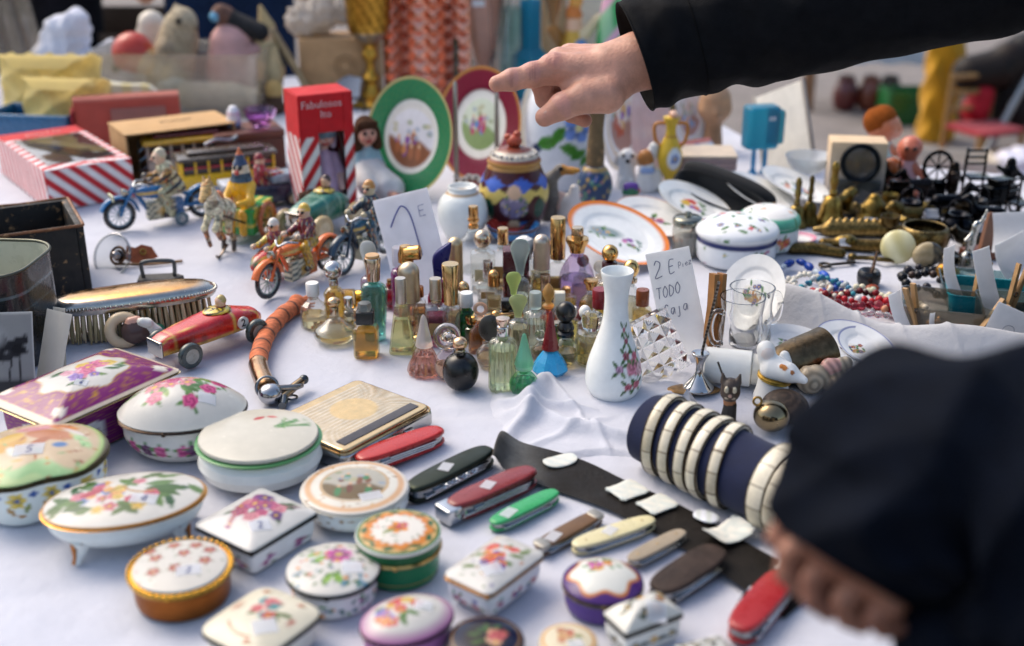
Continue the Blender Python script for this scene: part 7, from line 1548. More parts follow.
T = Thing('painting', 'light patterned tray leaning beside the wooden head form', 'tray', 704, 168, 12); T.eul = Euler((R(-50), 0, R(30))); T.one(g1(box(26, 1.5, 34, 1, .5, 2, 20, 2), 'glaze', lambda V: Art(V, '#dcdcd8').mix(np.clip(np.sin(V[:, 0] * .3) * np.sin(V[:, 2] * .3) * 2, 0, 1), '#a8bcd0').mix((V[:, 2] > 28) * .8, '#b84a3a').c))
T = Thing('glass_bowl', 'clear glass dish resting on plates near the magnifier box', 'glass dish', 806, 188); T.p = T.p + np.array([0, 0, .03]); T.one(g1(lathe(smooth([(8, 0), (12, 1), (20, 10), (24, 18), (22, 18), (16, 8), (.1, 4)], 1), 36), 'frost', '#dfe6ea'))
# ------------------------------------------------------------------ right: bells, brass, necklaces, trays
def bell(label, px, py, r, h, hand, c='#8a7644', rz=0):
    T = Thing('hand_bell', label, 'bell', px, py, rz, 'brass hand bells'); 
    T.part('bell_body', g1(lathe(smooth([(r, 0), (r * 1.02, 1), (r * .78, h * .35), (r * .66, h * .75), (r * .4, h * .98), (r * .1, h)], 2), 36), 'brass', c)); 
    T.part('handle', g1(lathe(smooth([(r * .2, h - 1), (r * .3, h + 3), (r * .16, h + 6), (r * .32, h + hand * .4), (r * .2, h + hand * .6), (r * .3, h + hand * .85), (r * .12, h + hand)], 2), 20), 'brass', c))
bell('plain brass hand bell at the left of the three bells', 795, 226, 12, 22, 28)
bell('darker brass bell with thick figure handle in the middle of the three', 808, 224, 10, 24, 26, '#6a5a30')
bell('brightest brass hand bell with flared skirt', 830, 222, 15, 28, 34, '#a88a48')
def lump(name, label, cat, px, py, P, m='brass', rz=0, u=1, group=None, res=1.1, k=1.3, speck=0):
    T = Thing(name, label, cat, px, py, rz, group); T.u *= u; sh, cc = figure(P, res, k)
    if speck: V = sh[0]; cc = cc * (1 - speck + 2 * speck * (np.sin(V[:, 0] * 1.3 + V[:, 2]) * np.sin(V[:, 1] * 1.4) * np.sin(V[:, 2] * 1.1 + 2) > 0))[:, None]
    T.one(g1(sh, m, cc)); return T
BR = '#7a6844'
lump('brass_figure', 'dull brass squat pot behind the bells', 'brass ornament', 872, 222, [((0, 0, 6), (0, 0, 12), 16, 13, '#7a6434'), ((0, 0, 18), (0, 0, 24), 9, 6, '#8a7038'), ((-14, 0, 12), (-18, 0, 18), 3, 3, BR)], speck=.2)
lump('brass_crocodile', 'ridged brass crocodile shaped nutcracker lying on the cloth', 'brass ornament', 864, 236, [((-34, 0, 6), (20, 0, 8), 8, 8, '#8f7646'), ((20, 0, 8), (52, 0, 7), 7, 4, '#8f7646'), ((-34, 0, 6), (-48, 4, 4), 6, 3, BR)] + [((-34 + i * 7, 0, 13), (-33 + i * 7, 0, 17), 3, 1.8, '#a08450') for i in range(9)], rz=-6, res=1.3, speck=.25)
lump('brass_casting', 'long brass casting lying in front of the crocodile', 'brass ornament', 852, 250, [((-28, 0, 5), (28, 0, 6), 6, 7, '#7a6238'), ((28, 0, 6), (36, 4, 5), 5, 4, '#7a6238'), ((-10, 0, 8), (-4, 0, 9), 7, 7, '#86703e')], rz=-10, res=1.3, speck=.25)
lump('brass_hook', 'rough brass hook plate lying nearest the necklaces', 'brass ornament', 818, 254, [((-26, 0, 4), (-8, 2, 5), 6, 6, '#6a5a38'), ((-8, 2, 5), (22, -4, 4), 6, 5, '#6a5832'), ((4, 4, 5), (10, 6, 5), 6, 5, '#76622f')], rz=-12, res=1.3, speck=.25)
lump('brass_duck', 'small brass duck figure behind the hammered bowl', 'brass ornament', 934, 214, [((0, 0, 6), (8, 0, 7), 9, 8, '#6a5c34'), ((-10, 0, 8), (-20, 0, 7), 5, 3, '#7a683a')], speck=.2)
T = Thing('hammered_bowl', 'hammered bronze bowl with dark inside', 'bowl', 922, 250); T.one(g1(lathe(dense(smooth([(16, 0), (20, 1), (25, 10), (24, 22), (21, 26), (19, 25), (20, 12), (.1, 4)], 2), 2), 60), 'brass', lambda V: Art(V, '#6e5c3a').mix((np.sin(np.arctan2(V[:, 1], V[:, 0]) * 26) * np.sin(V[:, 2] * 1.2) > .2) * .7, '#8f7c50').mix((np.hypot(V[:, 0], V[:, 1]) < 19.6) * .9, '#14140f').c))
T = Thing('onyx_egg', 'pale yellow green onyx disc leaning in front of the bowl', 'stone disc', 896, 262, -20); T.one(g1(mv(ell(17, 7, 17, 36, 20), (0, 0, 16), (-20, 0, 0)), 'glaze', lambda V: Art(V, '#c8bf8a').mix(.5 + .5 * np.sin(V[:, 0] * .3 + V[:, 2] * .2), '#ddd8b0').c))
T = Thing('agate_slice', 'brown banded agate stone lying in front of the bowl', 'stone', 926, 266, 10); T.one(g1(mv(ell(16, 9, 13, 32, 18), (0, 0, 12)), 'glaze', lambda V: Art(V, '#a89878').mix((V[:, 0] > 2) * .95, '#2a2622').mix((np.sin(np.hypot(V[:, 0] + 6, V[:, 2]) * .9) > .3) * .4, '#8a7a58').c))
# iron pieces
IR = 'dark iron figures and candle holders'
def iron(label, px, py, kind, c='#1c1a1c', s=1.0, rz=0):
    T = Thing('iron_figure', label, 'iron ornament', px, py, rz, IR); T.u *= s; g = G()
    if kind == 'chair':
        for x in (-9, 9):
            for y in (-8, 8): g.add(tube([(x, y, 0), (x * .95, y * .95, 20 if y < 0 else 44)], 1.3, 6), 'metal', c)
        g.add(box(10.5, 9.5, 2, 1, .5), 'metal', c, loc=(0, 0, 19))
        for z in (30, 36, 42): g.add(tube([(-9, 8, z), (9, 8, z)], 1.1, 6), 'metal', c)
    elif kind == 'wheel':
        g.add(torus(13, 1.8, 32, 8), 'metal', c, loc=(0, 0, 26), rot=(84, 0, 10)); g.add(box(8, 6, 14, 2, 1), 'metal', c); 
        for k in range(4): a = k * PI / 4; g.add(tube([(-12 * math.cos(a), 0, 26 - 12 * math.sin(a)), (12 * math.cos(a), 0, 26 + 12 * math.sin(a))], .8, 5), 'metal', c)
    elif kind == 'pot':
        g.add(lathe(smooth([(8, 0), (12, 3), (13, 12), (9, 17), (10, 20), (7, 20), (.1, 12)], 2), 28), 'metal', c); g.add(tube(spline([(-11, 0, 16), (-8, 0, 28), (0, 0, 32), (8, 0, 28), (11, 0, 16)], 20), 1.2, 6, up=(0, 1, 0)), 'metal', c)
    elif kind == 'man':
        sh, cc = figure([((0, 0, 12), (0, 0, 26), 5, 6, c), ((0, 0, 32), (0, 0, 34), 4, 4, c), ((-3, 0, 12), (-4, 0, 0), 3, 2.5, c), ((3, 0, 12), (6, -3, 0), 3, 2.5, c), ((5, 0, 25), (14, -6, 18), 2.4, 2, c), ((-5, 0, 25), (-13, -4, 30), 2.4, 2, c), ((14, -6, 8), (14, -6, 40), 1, 1, c)], 1.0, 1.0); g.add(sh, 'metal', cc)
    elif kind == 'horse':
        sh, cc = figure([((-10, 0, 18), (10, 0, 18), 6, 6, c), ((10, 0, 20), (17, 0, 31), 4, 3.4, c), ((17, 0, 32), (25, 0, 28), 3.4, 2.4, c), ((-11, 0, 20), (-20, 0, 12), 2, 1.4, c)] + [((x, y, 16), (x + 2, y, 0), 2.6, 1.8, c) for x in (-9, 9) for y in (-3, 3)], 1.0, 1.0); g.add(sh, 'metal', cc)
    elif kind == 'coach':
        g.add(box(14, 8, 16, 3, 2), 'metal', c, loc=(0, 0, 8)); g.add(box(9, 7, 5, 2, 1), 'metal', c, loc=(0, 0, 24.2))
        for x in (-11, 11):
            for y in (-9, 9): g.add(torus(6.5, 1.2, 20, 6), 'metal', c, loc=(x, y, 8), rot=(90, 0, 0))
    T.one(g)
for a in (('iron coach with wheels at the left of the dark iron group', 896, 208, 'coach', '#221d18'), ('iron man with raised staff behind the coach', 880, 196, 'man', '#2a2420'), ('round spoked iron wheel on a stand behind the group', 934, 196, 'wheel', '#161618', 1.15), ('toy sized iron chair at the back of the group', 974, 198, 'chair', '#1a181a', 1.1), ('iron pot with hoop handle at the left front of the group', 908, 222, 'pot', '#1c1c20', 1.1), ('iron horse walking right, front of the group', 946, 220, 'horse', '#1a1a1c', 1.1), ('iron man bending beside the spoked wheel', 950, 202, 'man', '#241f1c', 1.1, 60), ('iron pot with hoop handle right of the horse', 974, 220, 'pot', '#202022', 1.1), ('iron coach at the right side of the group', 996, 212, 'coach', '#181a1c', 1.2, 20), ('small iron horse left of the spoked wheel', 915, 202, 'horse', '#242020', 1.0, 190), ('iron man near the red blanket', 1006, 198, 'man', '#1c1c1e', 1.1), ('iron chair at the right edge of the group', 1016, 222, 'chair', '#1c1a1a', 1.0, 30), ('iron pot standing nearest to the hammered bowl', 956, 236, 'pot', '#17181c', 1.2), ('iron horse facing left beside the right coach', 984, 232, 'horse', '#1c1c1e', 1.1, 170)): iron(*a)
T = Thing('silver_figurine', 'slender silver dancer figurine standing among paper tags', 'figurine', 966, 268)
sh, cc = figure([((0, 0, 4), (0, 0, 10), 9, 8, '#8a8a86'), ((0, 0, 10), (1, 0, 26), 4, 4, '#a8a8a4'), ((1, 0, 26), (3, 0, 40), 4.4, 3.4, '#b0b0ac'), ((3, 0, 44), (4, 0, 46), 3.4, 3.2, '#b8b8b4'), ((3, 0, 38), (10, 0, 52), 2, 1.6, '#b8b8b4'), ((10, 0, 52), (12, 0, 60), 1.6, 1.4, '#b8b8b4'), ((3, 0, 38), (-6, -3, 30), 2, 1.6, '#b0b0ac')], .9, 1.0); T.one(g1(sh, 'metal', cc))
T = Thing('wooden_easel', 'small reddish brown wooden stand behind the paper tags', 'wooden stand', 984, 258, 20); T.one(G().add(box(26, 8, 12, 1, .5), 'wood', '#6a3a24').add(mv(slab([(-14, 0), (14, 0), (4, 34), (-2, 34)], 4), (2, 0, 12), (80, 0, 10)), 'wood', '#7a4a2c'))
# necklaces
def strand(label, pts, r, cols, seed, z0=0, cat='necklace', dz=2.0, m='glaze', closed=False, el=1.0):
    c0 = pts[len(pts) // 2]; T = Thing('necklace', label, cat, c0[0], c0[1], group='bead necklaces heaped behind the cloth fold'); rd = random.Random(seed)
    P = spline([(ground(*q)[0] - T.p) / T.u for q in pts], 400, closed); g = G()
    d = np.concatenate([[0], np.cumsum(np.linalg.norm(np.diff(P, axis=0), axis=1))]); s = 0
    while s < d[-1]:
        rr = r * rd.uniform(.8, 1.2); q = np.array([np.interp(s, d, P[:, k]) for k in range(3)]); q2 = np.array([np.interp(min(s + 1, d[-1]), d, P[:, k]) for k in range(3)]); a = math.degrees(math.atan2(q2[1] - q[1], q2[0] - q[0]))
        g.add(ell(rr * el, rr, rr, 12, 8), m, rd.choice(cols), loc=q + np.array([0, 0, z0 + rr + rd.uniform(0, dz)]), rot=(0, 0, a)); s += rr * el * 1.9
    return T.one(g)
strand('cobalt blue long bead necklace with silver spacers', [(762, 290), (772, 282), (786, 272), (800, 270), (814, 278), (832, 288), (842, 292)], 3.6, ['#1c4aa8', '#2455b8', '#183c90', '#a8b4c0'], 2, 3, el=1.9)
strand('thick coil of tiny white seed beads', [(778, 298), (790, 286), (806, 282), (822, 292), (812, 302), (796, 296), (790, 300), (806, 306), (826, 302), (840, 308)], 2.6, ['#d8d4c8', '#c8c4b8', '#e2ded4'], 3, 1, dz=7)
strand('second white seed bead strand looped over the first', [(790, 294), (800, 288), (816, 288), (830, 298), (818, 306), (800, 302), (792, 296)], 2.4, ['#dcd8cc', '#cfcabc'], 13, 7, dz=5)
strand('cherry red faceted bead necklace running along the fold', [(816, 304), (832, 310), (850, 314), (868, 312), (884, 314), (896, 320)], 4.6, ['#a01420', '#c01c28', '#8a0f1a'], 4, 2, m='liquid')
strand('second red bead strand behind the fold', [(812, 298), (828, 302), (842, 306), (860, 308), (878, 308), (892, 312)], 3.8, ['#b0202a', '#8f1620', '#c85a5a'], 5, 3)
strand('mixed blue, silver and amber bead strand', [(806, 306), (822, 298), (838, 296), (850, 300), (858, 308)], 3.4, ['#2a4a9a', '#a8b0b8', '#b87a3a', '#d8d8d8', '#a02a34'], 6, 3)
strand('pale green and ivory shell chip necklace', [(840, 304), (852, 298), (866, 298), (880, 304), (892, 310), (906, 312)], 3.2, ['#d8d2b8', '#c8ccb0', '#e2dccc'], 7, 5, dz=5)
strand('clear crystal bead strand in front of the red ones', [(836, 316), (852, 320), (870, 320), (888, 322)], 3.6, ['#c8d8dc', '#a8c0c8', '#dce2e4'], 8, 2, m='glass')
strand('ivory bead strand at the right end of the heap', [(872, 302), (890, 304), (906, 308), (920, 312), (926, 320)], 3.0, ['#d8ccb4', '#c8bca4'], 9, 3, dz=4)
strand('black glass bead necklace coiled behind the clear tray', [(900, 284), (914, 278), (930, 280), (946, 286), (954, 296), (940, 302), (924, 298), (908, 294), (900, 288)], 4.2, ['#0f1014', '#1a1a20', '#25222a'], 10, 2, dz=6)
strand('second black bead coil near the turquoise tray', [(910, 290), (926, 288), (944, 294), (956, 304), (946, 310), (928, 306)], 4.2, ['#111114', '#1c1a1e', '#3a2a22'], 11, 8, dz=5)
T = Thing('paste_pot', 'small black enamel cup with metal spoon beside the necklaces', 'cup', 868, 284); T.part('cup', g1(lathe(smooth([(9, 0), (11, 1), (12, 10), (10, 15), (8, 15), (.1, 8)], 1), 28), 'plastic', '#18191c')); T.part('spoon', g1(tube([(2, 0, 10), (6, 2, 34)], [2, 1.4], 8), 'metal', '#a88a78'))
T = Thing('amber_stone', 'orange amber cabochon lying by the black enamel cup', 'stone', 872, 292); T.one(g1(mv(ell(7, 5, 4, 20, 12), (0, 0, 4)), 'glaze', '#8a3a14'))
lump('gold_brooch', 'gold brooch lying on the black beads', 'brooch', 942, 284, [((0, 0, 14), (4, 0, 15), 8, 7, '#a87a34'), ((8, 0, 14), (12, 0, 13), 5, 4, '#c89a4a')], res=1.0, k=1)
# trays with tags and pegs
def tray(label, px, py, hx, hy, h, rz, c, m='bin', r=8, name='plastic_tray'):
    T = Thing(name, label, 'plastic tray', px, py, rz); o = o_rect(hx, hy, r, 5)
    T.part('tray_shell', g1(solid(o, [(.02, .5), (.9, .5), (.94, 2), (1, h), (1.03, h + .6), (1.03, h + 1.6), (.985, h + 1.4), (.92, 2.6), (.02, 1.8)], False), m, c)); return T
tray('clear plastic tray holding small pins in front of the pegs', 950, 326, 48, 32, 26, -16, '#c8c4bc')
tray('teal plastic tray behind the clear one', 986, 310, 40, 30, 22, -16, '#107f8c', 'plastic')
tray('frosted square plastic tub at the right edge', 1010, 334, 34, 28, 34, -10, '#cfd4d0')
tray('clear shallow box with turquoise trinkets behind the tags', 976, 296, 36, 26, 18, -14, '#c2d4d4')
for i in range(9):
    rd = random.Random(i); lump('trinket', ['tan wooden bead in the clear tray', 'brass pin lying in the clear tray', 'orange brown button in the clear tray', 'silver charm in the clear tray', 'turquoise bead behind the teal tray', 'gold earring behind the teal tray', 'white bead behind the teal tray', 'bronze ring in the clear tray', 'pale shell bead behind the teal tray'][i], 'trinket', *((930, 330), (944, 336), (954, 334), (966, 338), (966, 296), (978, 298), (990, 300), (940, 326), (984, 292))[i], [((0, 0, 6), (rd.uniform(2, 8), rd.uniform(-3, 3), 7), rd.uniform(4, 7), rd.uniform(3, 6), ('#a87a4a', '#8a6a34', '#b0602a', '#9a9a98', '#3a9aa0', '#b88a3a', '#d8d8d0', '#7a5a34', '#d0c8b4')[i])], m='metal' if i in (1, 3, 5, 7) else 'glaze', res=.9, k=1)
def ptag(label, px, py, w, h, eul, c='#e4e6ea', bend=4, z=.0):
    T = Thing('paper_tag', label, 'paper tag', px, py, z=z); T.eul = Euler([R(a) for a in eul])
    V, Fc = grid(lambda u, v: np.stack([(u - .5) * w, bend * np.sin(v * 3.2) + bend * (u - .5) ** 2, v * h], 1), 12, 24); V2 = V + [0, .5, 0]
    T.part('tag_sheet', g1((np.vstack([V, V2]), Fc + [tuple(i + len(V) for i in reversed(q)) for q in Fc]), 'paper', c)); return T
ptag('narrow white tag clipped at the left corner of the clear tray', 908, 334, 14, 46, (-14, -18, 20), z=.004)
ptag('bent narrow paper tag in front of the silver dancer', 964, 308, 13, 66, (-12, -14, 20), bend=9, z=.01)
ptag('long white paper tag standing before the teal tray', 996, 318, 18, 74, (-10, -16, 10), bend=3, z=.015)
T = ptag('wide white tag leaning at the bottom right behind the sleeve', 1000, 346, 40, 40, (-26, 20, -20), bend=3, z=.01)
g = G().add(tube(spline([(-6, -.4, 8), (-4, -.2, 20), (4, -.2, 22), (8, -.4, 10)], 14), .4, 5), 'paper', '#9aa0b0'); T.part('pencil_mark', g)
ptag('small white slip standing inside the clear tray', 934, 336, 5, 24, (-6, -8, 0), z=.006)
ptag('large white card at the right edge over the wooden stand', 1012, 252, 40, 40, (-20, -12, -34), bend=6, z=.03)
ptag('second large white card lower at the right edge', 1022, 272, 36, 38, (-16, -20, 20), bend=5, z=.03)
def peg(label, px, py, L, eul, z=.0):
    T = Thing('clothes_peg', label, 'clothes peg', px, py, z=z, group='wooden clothes pegs holding paper tags'); T.eul = Euler([R(a) for a in eul])
    for k in (-1, 1): T.part('peg_arm', g1(mv(slab([(0, 0), (3.4, 0), (3.8, L * .4), (3.2 + 3, L), (1.6 + 2, L), (.3, L * .45)], 6), (0, 3, 0), (90, 0, 0)) if k > 0 else mv(slab([(-3.4, 0), (0, 0), (-.3, L * .45), (-3.6, L), (-6.2, L), (-3.8, L * .4)], 6), (0, 3, 0), (90, 0, 0)), 'wood', '#b08a5c', loc=(k * .6, 0, 0)))
    T.part('spring', g1(torus(2.2, .6, 14, 6), 'metal', '#6a6864', loc=(0, -3.4, L * .45), rot=(90, 0, 0)))
peg('wooden clothes peg at the left end of the clear tray', 918, 330, 50, (-8, -16, 30), .004)
peg('wooden clothes peg clipping the bent tag by the silver dancer', 974, 306, 46, (-6, 10, 10), .01)
peg('wooden clothes peg clipping the long tag', 1006, 318, 56, (-6, 14, 10), .014)
peg('wooden clothes peg lying slanted between clear tray and tub', 978, 336, 44, (-10, 44, 10), .012)
# dolls
SK = '#c07a58'
T = Thing('baby_doll', 'tan rubber baby doll with moulded hair, seated at the back', 'doll', 876, 176, 20); 
sh, cc = figure([((0, 0, 50), (2, -2, 52), 15, 14, SK), ((10, -4, 48), (12, -5, 46), 8, 7, '#c8866a'), ((0, 0, 14), (0, 0, 32), 13, 10, '#9ac0c0'), ((6, -6, 30), (20, -12, 22), 4.5, 4, SK), ((-6, -6, 30), (-14, -12, 20), 4.5, 4, SK), ((6, -6, 8), (20, -16, 4), 6, 4.5, SK), ((-6, -6, 8), (-12, -18, 4), 6, 4.5, SK), ((15, -8, 50), (15.6, -8.4, 50), 1.6, 1.6, '#2c2420')], 1.4, 1.8); T.part('doll_body', g1(sh, 'plastic', cc)); 
sh, cc = figure([((-3, 2, 55), (0, 0, 58), 15, 13.6, '#8a4a1c')], 1.4, 1); T.part('hair', g1(sh, 'wool', cc))
T = Thing('baby_doll', 'bald reddish rubber doll in a pink dress in front of the tan one', 'doll', 904, 192, -16); 
sh, cc = figure([((0, 0, 44), (1, -1, 46), 12, 11.5, '#c06a50'), ((0, 0, 8), (0, 0, 30), 13, 8, '#e0b0b4'), ((6, -4, 28), (18, -10, 18), 4, 3.4, '#c8755a'), ((-6, -4, 28), (-16, -8, 14), 4, 3.4, '#c8755a'), ((5, -6, 6), (10, -16, 3), 5, 4, '#c8755a'), ((-5, -6, 6), (-8, -16, 3), 5, 4, '#c8755a'), ((-3, -11.6, 47), (-3, -11.8, 47), 1.4, 1.4, '#2c2420'), ((4, -11.6, 47), (4, -11.8, 47), 1.4, 1.4, '#2c2420')], 1.3, 1.5); T.part('doll_body', g1(sh, 'plastic', cc))
T = Thing('baby_doll', 'small orange toned doll lying between the other two', 'doll', 888, 194, 40)
sh, cc = figure([((0, 0, 26), (1, 0, 28), 9, 9, '#b8602c'), ((0, 0, 6), (0, 0, 16), 9, 7, '#c86a4a'), ((5, -4, 14), (14, -8, 8), 3.6, 3, '#d07a64'), ((-5, -4, 14), (-12, -8, 8), 3.6, 3, '#d07a64')], 1.3, 1.4); T.part('doll_body', g1(sh, 'plastic', cc))
# ------------------------------------------------------------------ more small metal and china on the right
rd = random.Random(11)
def small(label, px, py, kind, c, s=1.0, rz=0, m='brass'):
    nm = {'dish': 'brass_dish', 'key': 'old_key', 'cup': 'metal_cup', 'frog': 'animal_figure', 'rod': 'metal_rod', 'plate': 'small_plate', 'snuff': 'metal_box', 'lion': 'animal_figure'}[kind]
    T = Thing(nm, label, nm.replace('_', ' '), px, py, rz); T.u *= s; g = G()
    if kind == 'dish': g.add(lathe(smooth([(9, 0), (11, 1), (18, 7), (17, 7), (10, 3), (.1, 2)], 1), 30), m, c)
    elif kind == 'key': g.add(tube([(-16, 0, 3), (16, 0, 3)], 1.8, 8), m, c).add(torus(6, 1.7, 20, 8), m, c, loc=(-21, 0, 3)).add(box(3, 4, 2.4, .6, .3), m, c, loc=(13, 5, 1.8))
    elif kind == 'cup': g.add(lathe(smooth([(8, 0), (8, 1), (3, 4), (3, 9), (10, 16), (11, 26), (9.6, 26), (8, 17), (.1, 14)], 1), 28), m, c)
    elif kind == 'rod': g.add(tube(spline([(-24, -3, 4), (-6, 2, 4), (10, -1, 5), (26, 3, 4)], 20), 3.2, 8), m, c).add(ell(6, 6, 5, 12, 8), m, c, loc=(-24, -3, 5))
    elif kind == 'plate': g.add(lathe([(.1, 1), (11, 1), (19, 4), (20, 4.6), (19, 3.4), (11, 0)], 44), 'glaze', lambda V: Art(V, '#e2e2de').posy(0, 0, 8, 7, [c, '#8a5a9a'], 4, 5, .4).ring(18, 20, c).c)
    elif kind == 'snuff': g.add(box(12, 9, 8, 3, 1.5), m, c).add(ell(3, 3, 2, 12, 8), m, c, loc=(0, 0, 8))
    elif kind == 'frog':
        sh, cc = figure([((-4, 0, 7), (6, 0, 9), 8, 7, c), ((12, 0, 14), (14, 0, 14), 5, 4.4, c), ((-6, 7, 3), (2, 9, 3), 3, 2.4, c), ((-6, -7, 3), (2, -9, 3), 3, 2.4, c), ((12, 3.4, 18), (12, 3.4, 19), 1.8, 1.4, c), ((12, -3.4, 18), (12, -3.4, 19), 1.8, 1.4, c)], 1.0, 1.2); g.add(sh, m, cc)
    else:
        sh, cc = figure([((-10, 0, 13), (10, 0, 14), 6, 6.5, c), ((12, 0, 19), (16, 0, 22), 7, 5.5, c), ((20, 0, 20), (23, 0, 19), 3, 2, c), ((-12, 0, 15), (-20, 0, 20), 2, 1.6, c)] + [((x, y, 11), (x + 1, y, 1), 2.8, 2.2, c) for x in (-9, 9) for y in (-4, 4)], 1.0, 1.2); g.add(sh, m, cc)
    T.one(g)
for a in (('shallow brass dish between the bells and the magnifier box', 852, 214, 'dish', '#7d6a3e'), ('little brass frog right of the crocodile casting', 912, 234, 'frog', '#7a6636', 1.0, 200), ('brass lion figure behind the hammered bowl', 906, 226, 'lion', '#6f5c34', 1.0, 190), ('old dark key lying in front of the brass castings', 842, 266, 'key', '#4a4238', .9, 14), ('bronze footed cup left of the hammered bowl', 888, 238, 'cup', '#6a5836', .9), ('curved bronze rod at the right of the hook plate', 872, 262, 'rod', '#6f5e3a', .8, -20), ('squat tin box beside the onyx disc', 950, 262, 'snuff', '#5a5448', 1.0, 20, 'metal'), ('dark bronze frog below the iron pots', 966, 246, 'frog', '#3a342a', 1.0, 160), ('small brass cup right of the magnifier box', 888, 214, 'cup', '#86713c', .8), ('blackened dish under the iron chair', 990, 244, 'dish', '#2a2826', 1.0, 0, 'metal'), ('brass lion at the foot of the magnifier box', 838, 212, 'lion', '#806c3c', .9, 20), ('pink rimmed small plate lying by the green banded box', 800, 240, 'plate', '#c86a8a', .8), ('blue rimmed small plate lying before the spectacle case', 720, 236, 'plate', '#5a7ab8', .8), ('orange rimmed small plate between the two large leaning plates', 672, 214, 'plate', '#d88a4a', .9), ('iron grey key lying before the silver dancer', 944, 272, 'key', '#3c3a38', .9, -30), ('dark metal box among the iron figures', 930, 228, 'snuff', '#232120', 1.0, 10, 'metal'), ('little dark lion near the right edge of the iron group', 1008, 238, 'lion', '#28241f', 1.0, 200), ('brown bronze cup right of the iron horse', 962, 226, 'cup', '#4a3c2a', .9)): small(*a)
for i, (px, py, w, h, rz, lab) in enumerate(((934, 218, 16, 10, 20, 'tiny white price slip on the iron group, left one'), (956, 214, 14, 10, -15, 'tiny white price slip lying between the iron horse and the man'), (872, 226, 14, 9, 10, 'tiny white price slip lying on the brass pot'), (980, 232, 16, 10, 30, 'tiny white price slip beside the rightmost iron horse'), (900, 232, 13, 9, -25, 'tiny white price slip next to the brass lion'), (846, 246, 12, 8, 15, 'tiny white price slip on the long brass casting'))):
    ptag(lab, px, py, w, h, (-38, 8, rz), z=.012, bend=1)
strand('pale pink quartz bead strand at the left of the heap', [(772, 302), (784, 306), (798, 308), (812, 312), (822, 318)], 3.4, ['#d8b0b0', '#c89aa0', '#e0c8c4'], 21, 3, dz=4)
strand('turquoise and silver bead strand among the white coils', [(800, 300), (812, 294), (828, 292), (842, 298), (852, 306)], 2.8, ['#3a8a9a', '#b0b8bc', '#2a6a8a'], 22, 9, dz=4)
strand('dark garnet bead strand in the middle of the heap', [(824, 306), (836, 302), (850, 304), (864, 302), (876, 306)], 3.2, ['#5a0f18', '#7a1a20', '#3a0c12'], 23, 6, dz=4)
strand('coral and brown bead strand at the right end of the heap', [(884, 316), (896, 314), (908, 318), (918, 326)], 3.6, ['#a8482a', '#7a4a30', '#c88a6a'], 24, 3, dz=4)
# ------------------------------------------------------------------ things at the far left and beyond the table
T = Thing('storage_bin', 'translucent plastic storage bin full of old toys', 'storage bin', 190, 110, -3)
o = o_rect(82, 44, 10, 6)
T.part('bin_shell', g1(solid(o, [(.02, .5), (.9, .5), (.93, 2), (1, 60), (1.03, 60.6), (1.03, 63), (.985, 62.6), (.915, 3), (.02, 2)], False), 'bin', '#efeeea'))
def inbin(name, label, cat, px, py, P, m='matte', u=1, rz=0, res=1.4, k=1.8, speck=0):
    T = Thing(name, label, cat, px, py, rz); T.u *= u; T.p = T.p + np.array([0, 0, 3 * T.u]); sh, cc = figure(P, res, k)
    if speck: V = sh[0]; cc = cc * (1 - speck + 2 * speck * (np.sin(V[:, 0] * .7 + V[:, 2]) * np.sin(V[:, 1] * .8) * np.sin(V[:, 2] * .6 + 2) > 0))[:, None]
    T.one(g1(sh, m, cc))
inbin('toy_ball', 'red and tan painted ball inside the storage bin', 'ball', 140, 110, [((0, 0, 54), (0, 0, 54), 20, 20, '#b83a2a'), ((14, -4, 46), (14, -4, 46), 13, 13, '#c8a070'), ((-16, -10, 40), (-16, -10, 40), 4, 4, '#2a2a24')], 'plastic')
inbin('owl_figurine', 'mottled beige owl figurine looking right out of the bin', 'figurine', 182, 108, [((-8, 0, 30), (4, 0, 66), 24, 19, '#a8967a'), ((6, 0, 78), (10, -2, 82), 15, 14, '#b0a084'), ((18, -4, 80), (23, -5, 77), 4, 2, '#8a785c'), ((10, -13, 84), (10, -14, 84), 3, 3, '#2c2a26'), ((6, -2, 92), (5, -2, 97), 4, 2, '#a8967a'), ((-16, 6, 28), (-26, 8, 16), 12, 8, '#9c8a70'), ((-12, -14, 40), (-4, -16, 58), 10, 9, '#94826a')], speck=.16)
inbin('white_mug', 'cream mug behind the owl figurine', 'mug', 160, 98, [((0, 0, 40), (0, 0, 70), 13, 13, '#d8cdbc'), ((-12, 0, 50), (-12, 0, 62), 4, 4, '#d0c4b4')], 'glaze')
inbin('cloth_doll', 'doll in a dusty pink dress slumped over the bin edge', 'doll', 236, 106, [((0, 0, 30), (0, 0, 58), 26, 20, '#d0a09a'), ((-14, 0, 40), (-28, -2, 30), 8, 6, '#c8988e'), ((14, 0, 44), (24, 0, 52), 8, 6, '#c89a94'), ((-4, 0, 86), (-6, -2, 88), 10, 9, '#6a4a3c'), ((4, 0, 82), (30, 0, 70), 8, 9, '#1a1a1c'), ((-10, -8, 86), (-12, -9, 85), 4, 4, '#6aa8c8')])
inbin('toy_pig', 'cream and white toy animals lying at the bottom of the bin', 'toy', 212, 112, [((-20, 0, 14), (20, 0, 14), 14, 13, '#d0c4ac'), ((30, 0, 14), (44, 0, 12), 10, 8, '#c8bca4'), ((-40, 4, 22), (-36, 4, 24), 14, 12, '#c8c8bc')])
inbin('soft_toy', 'dark grey soft toy between owl and pink doll', 'soft toy', 205, 106, [((0, 0, 20), (0, 0, 40), 14, 12, '#4a4a4e')])
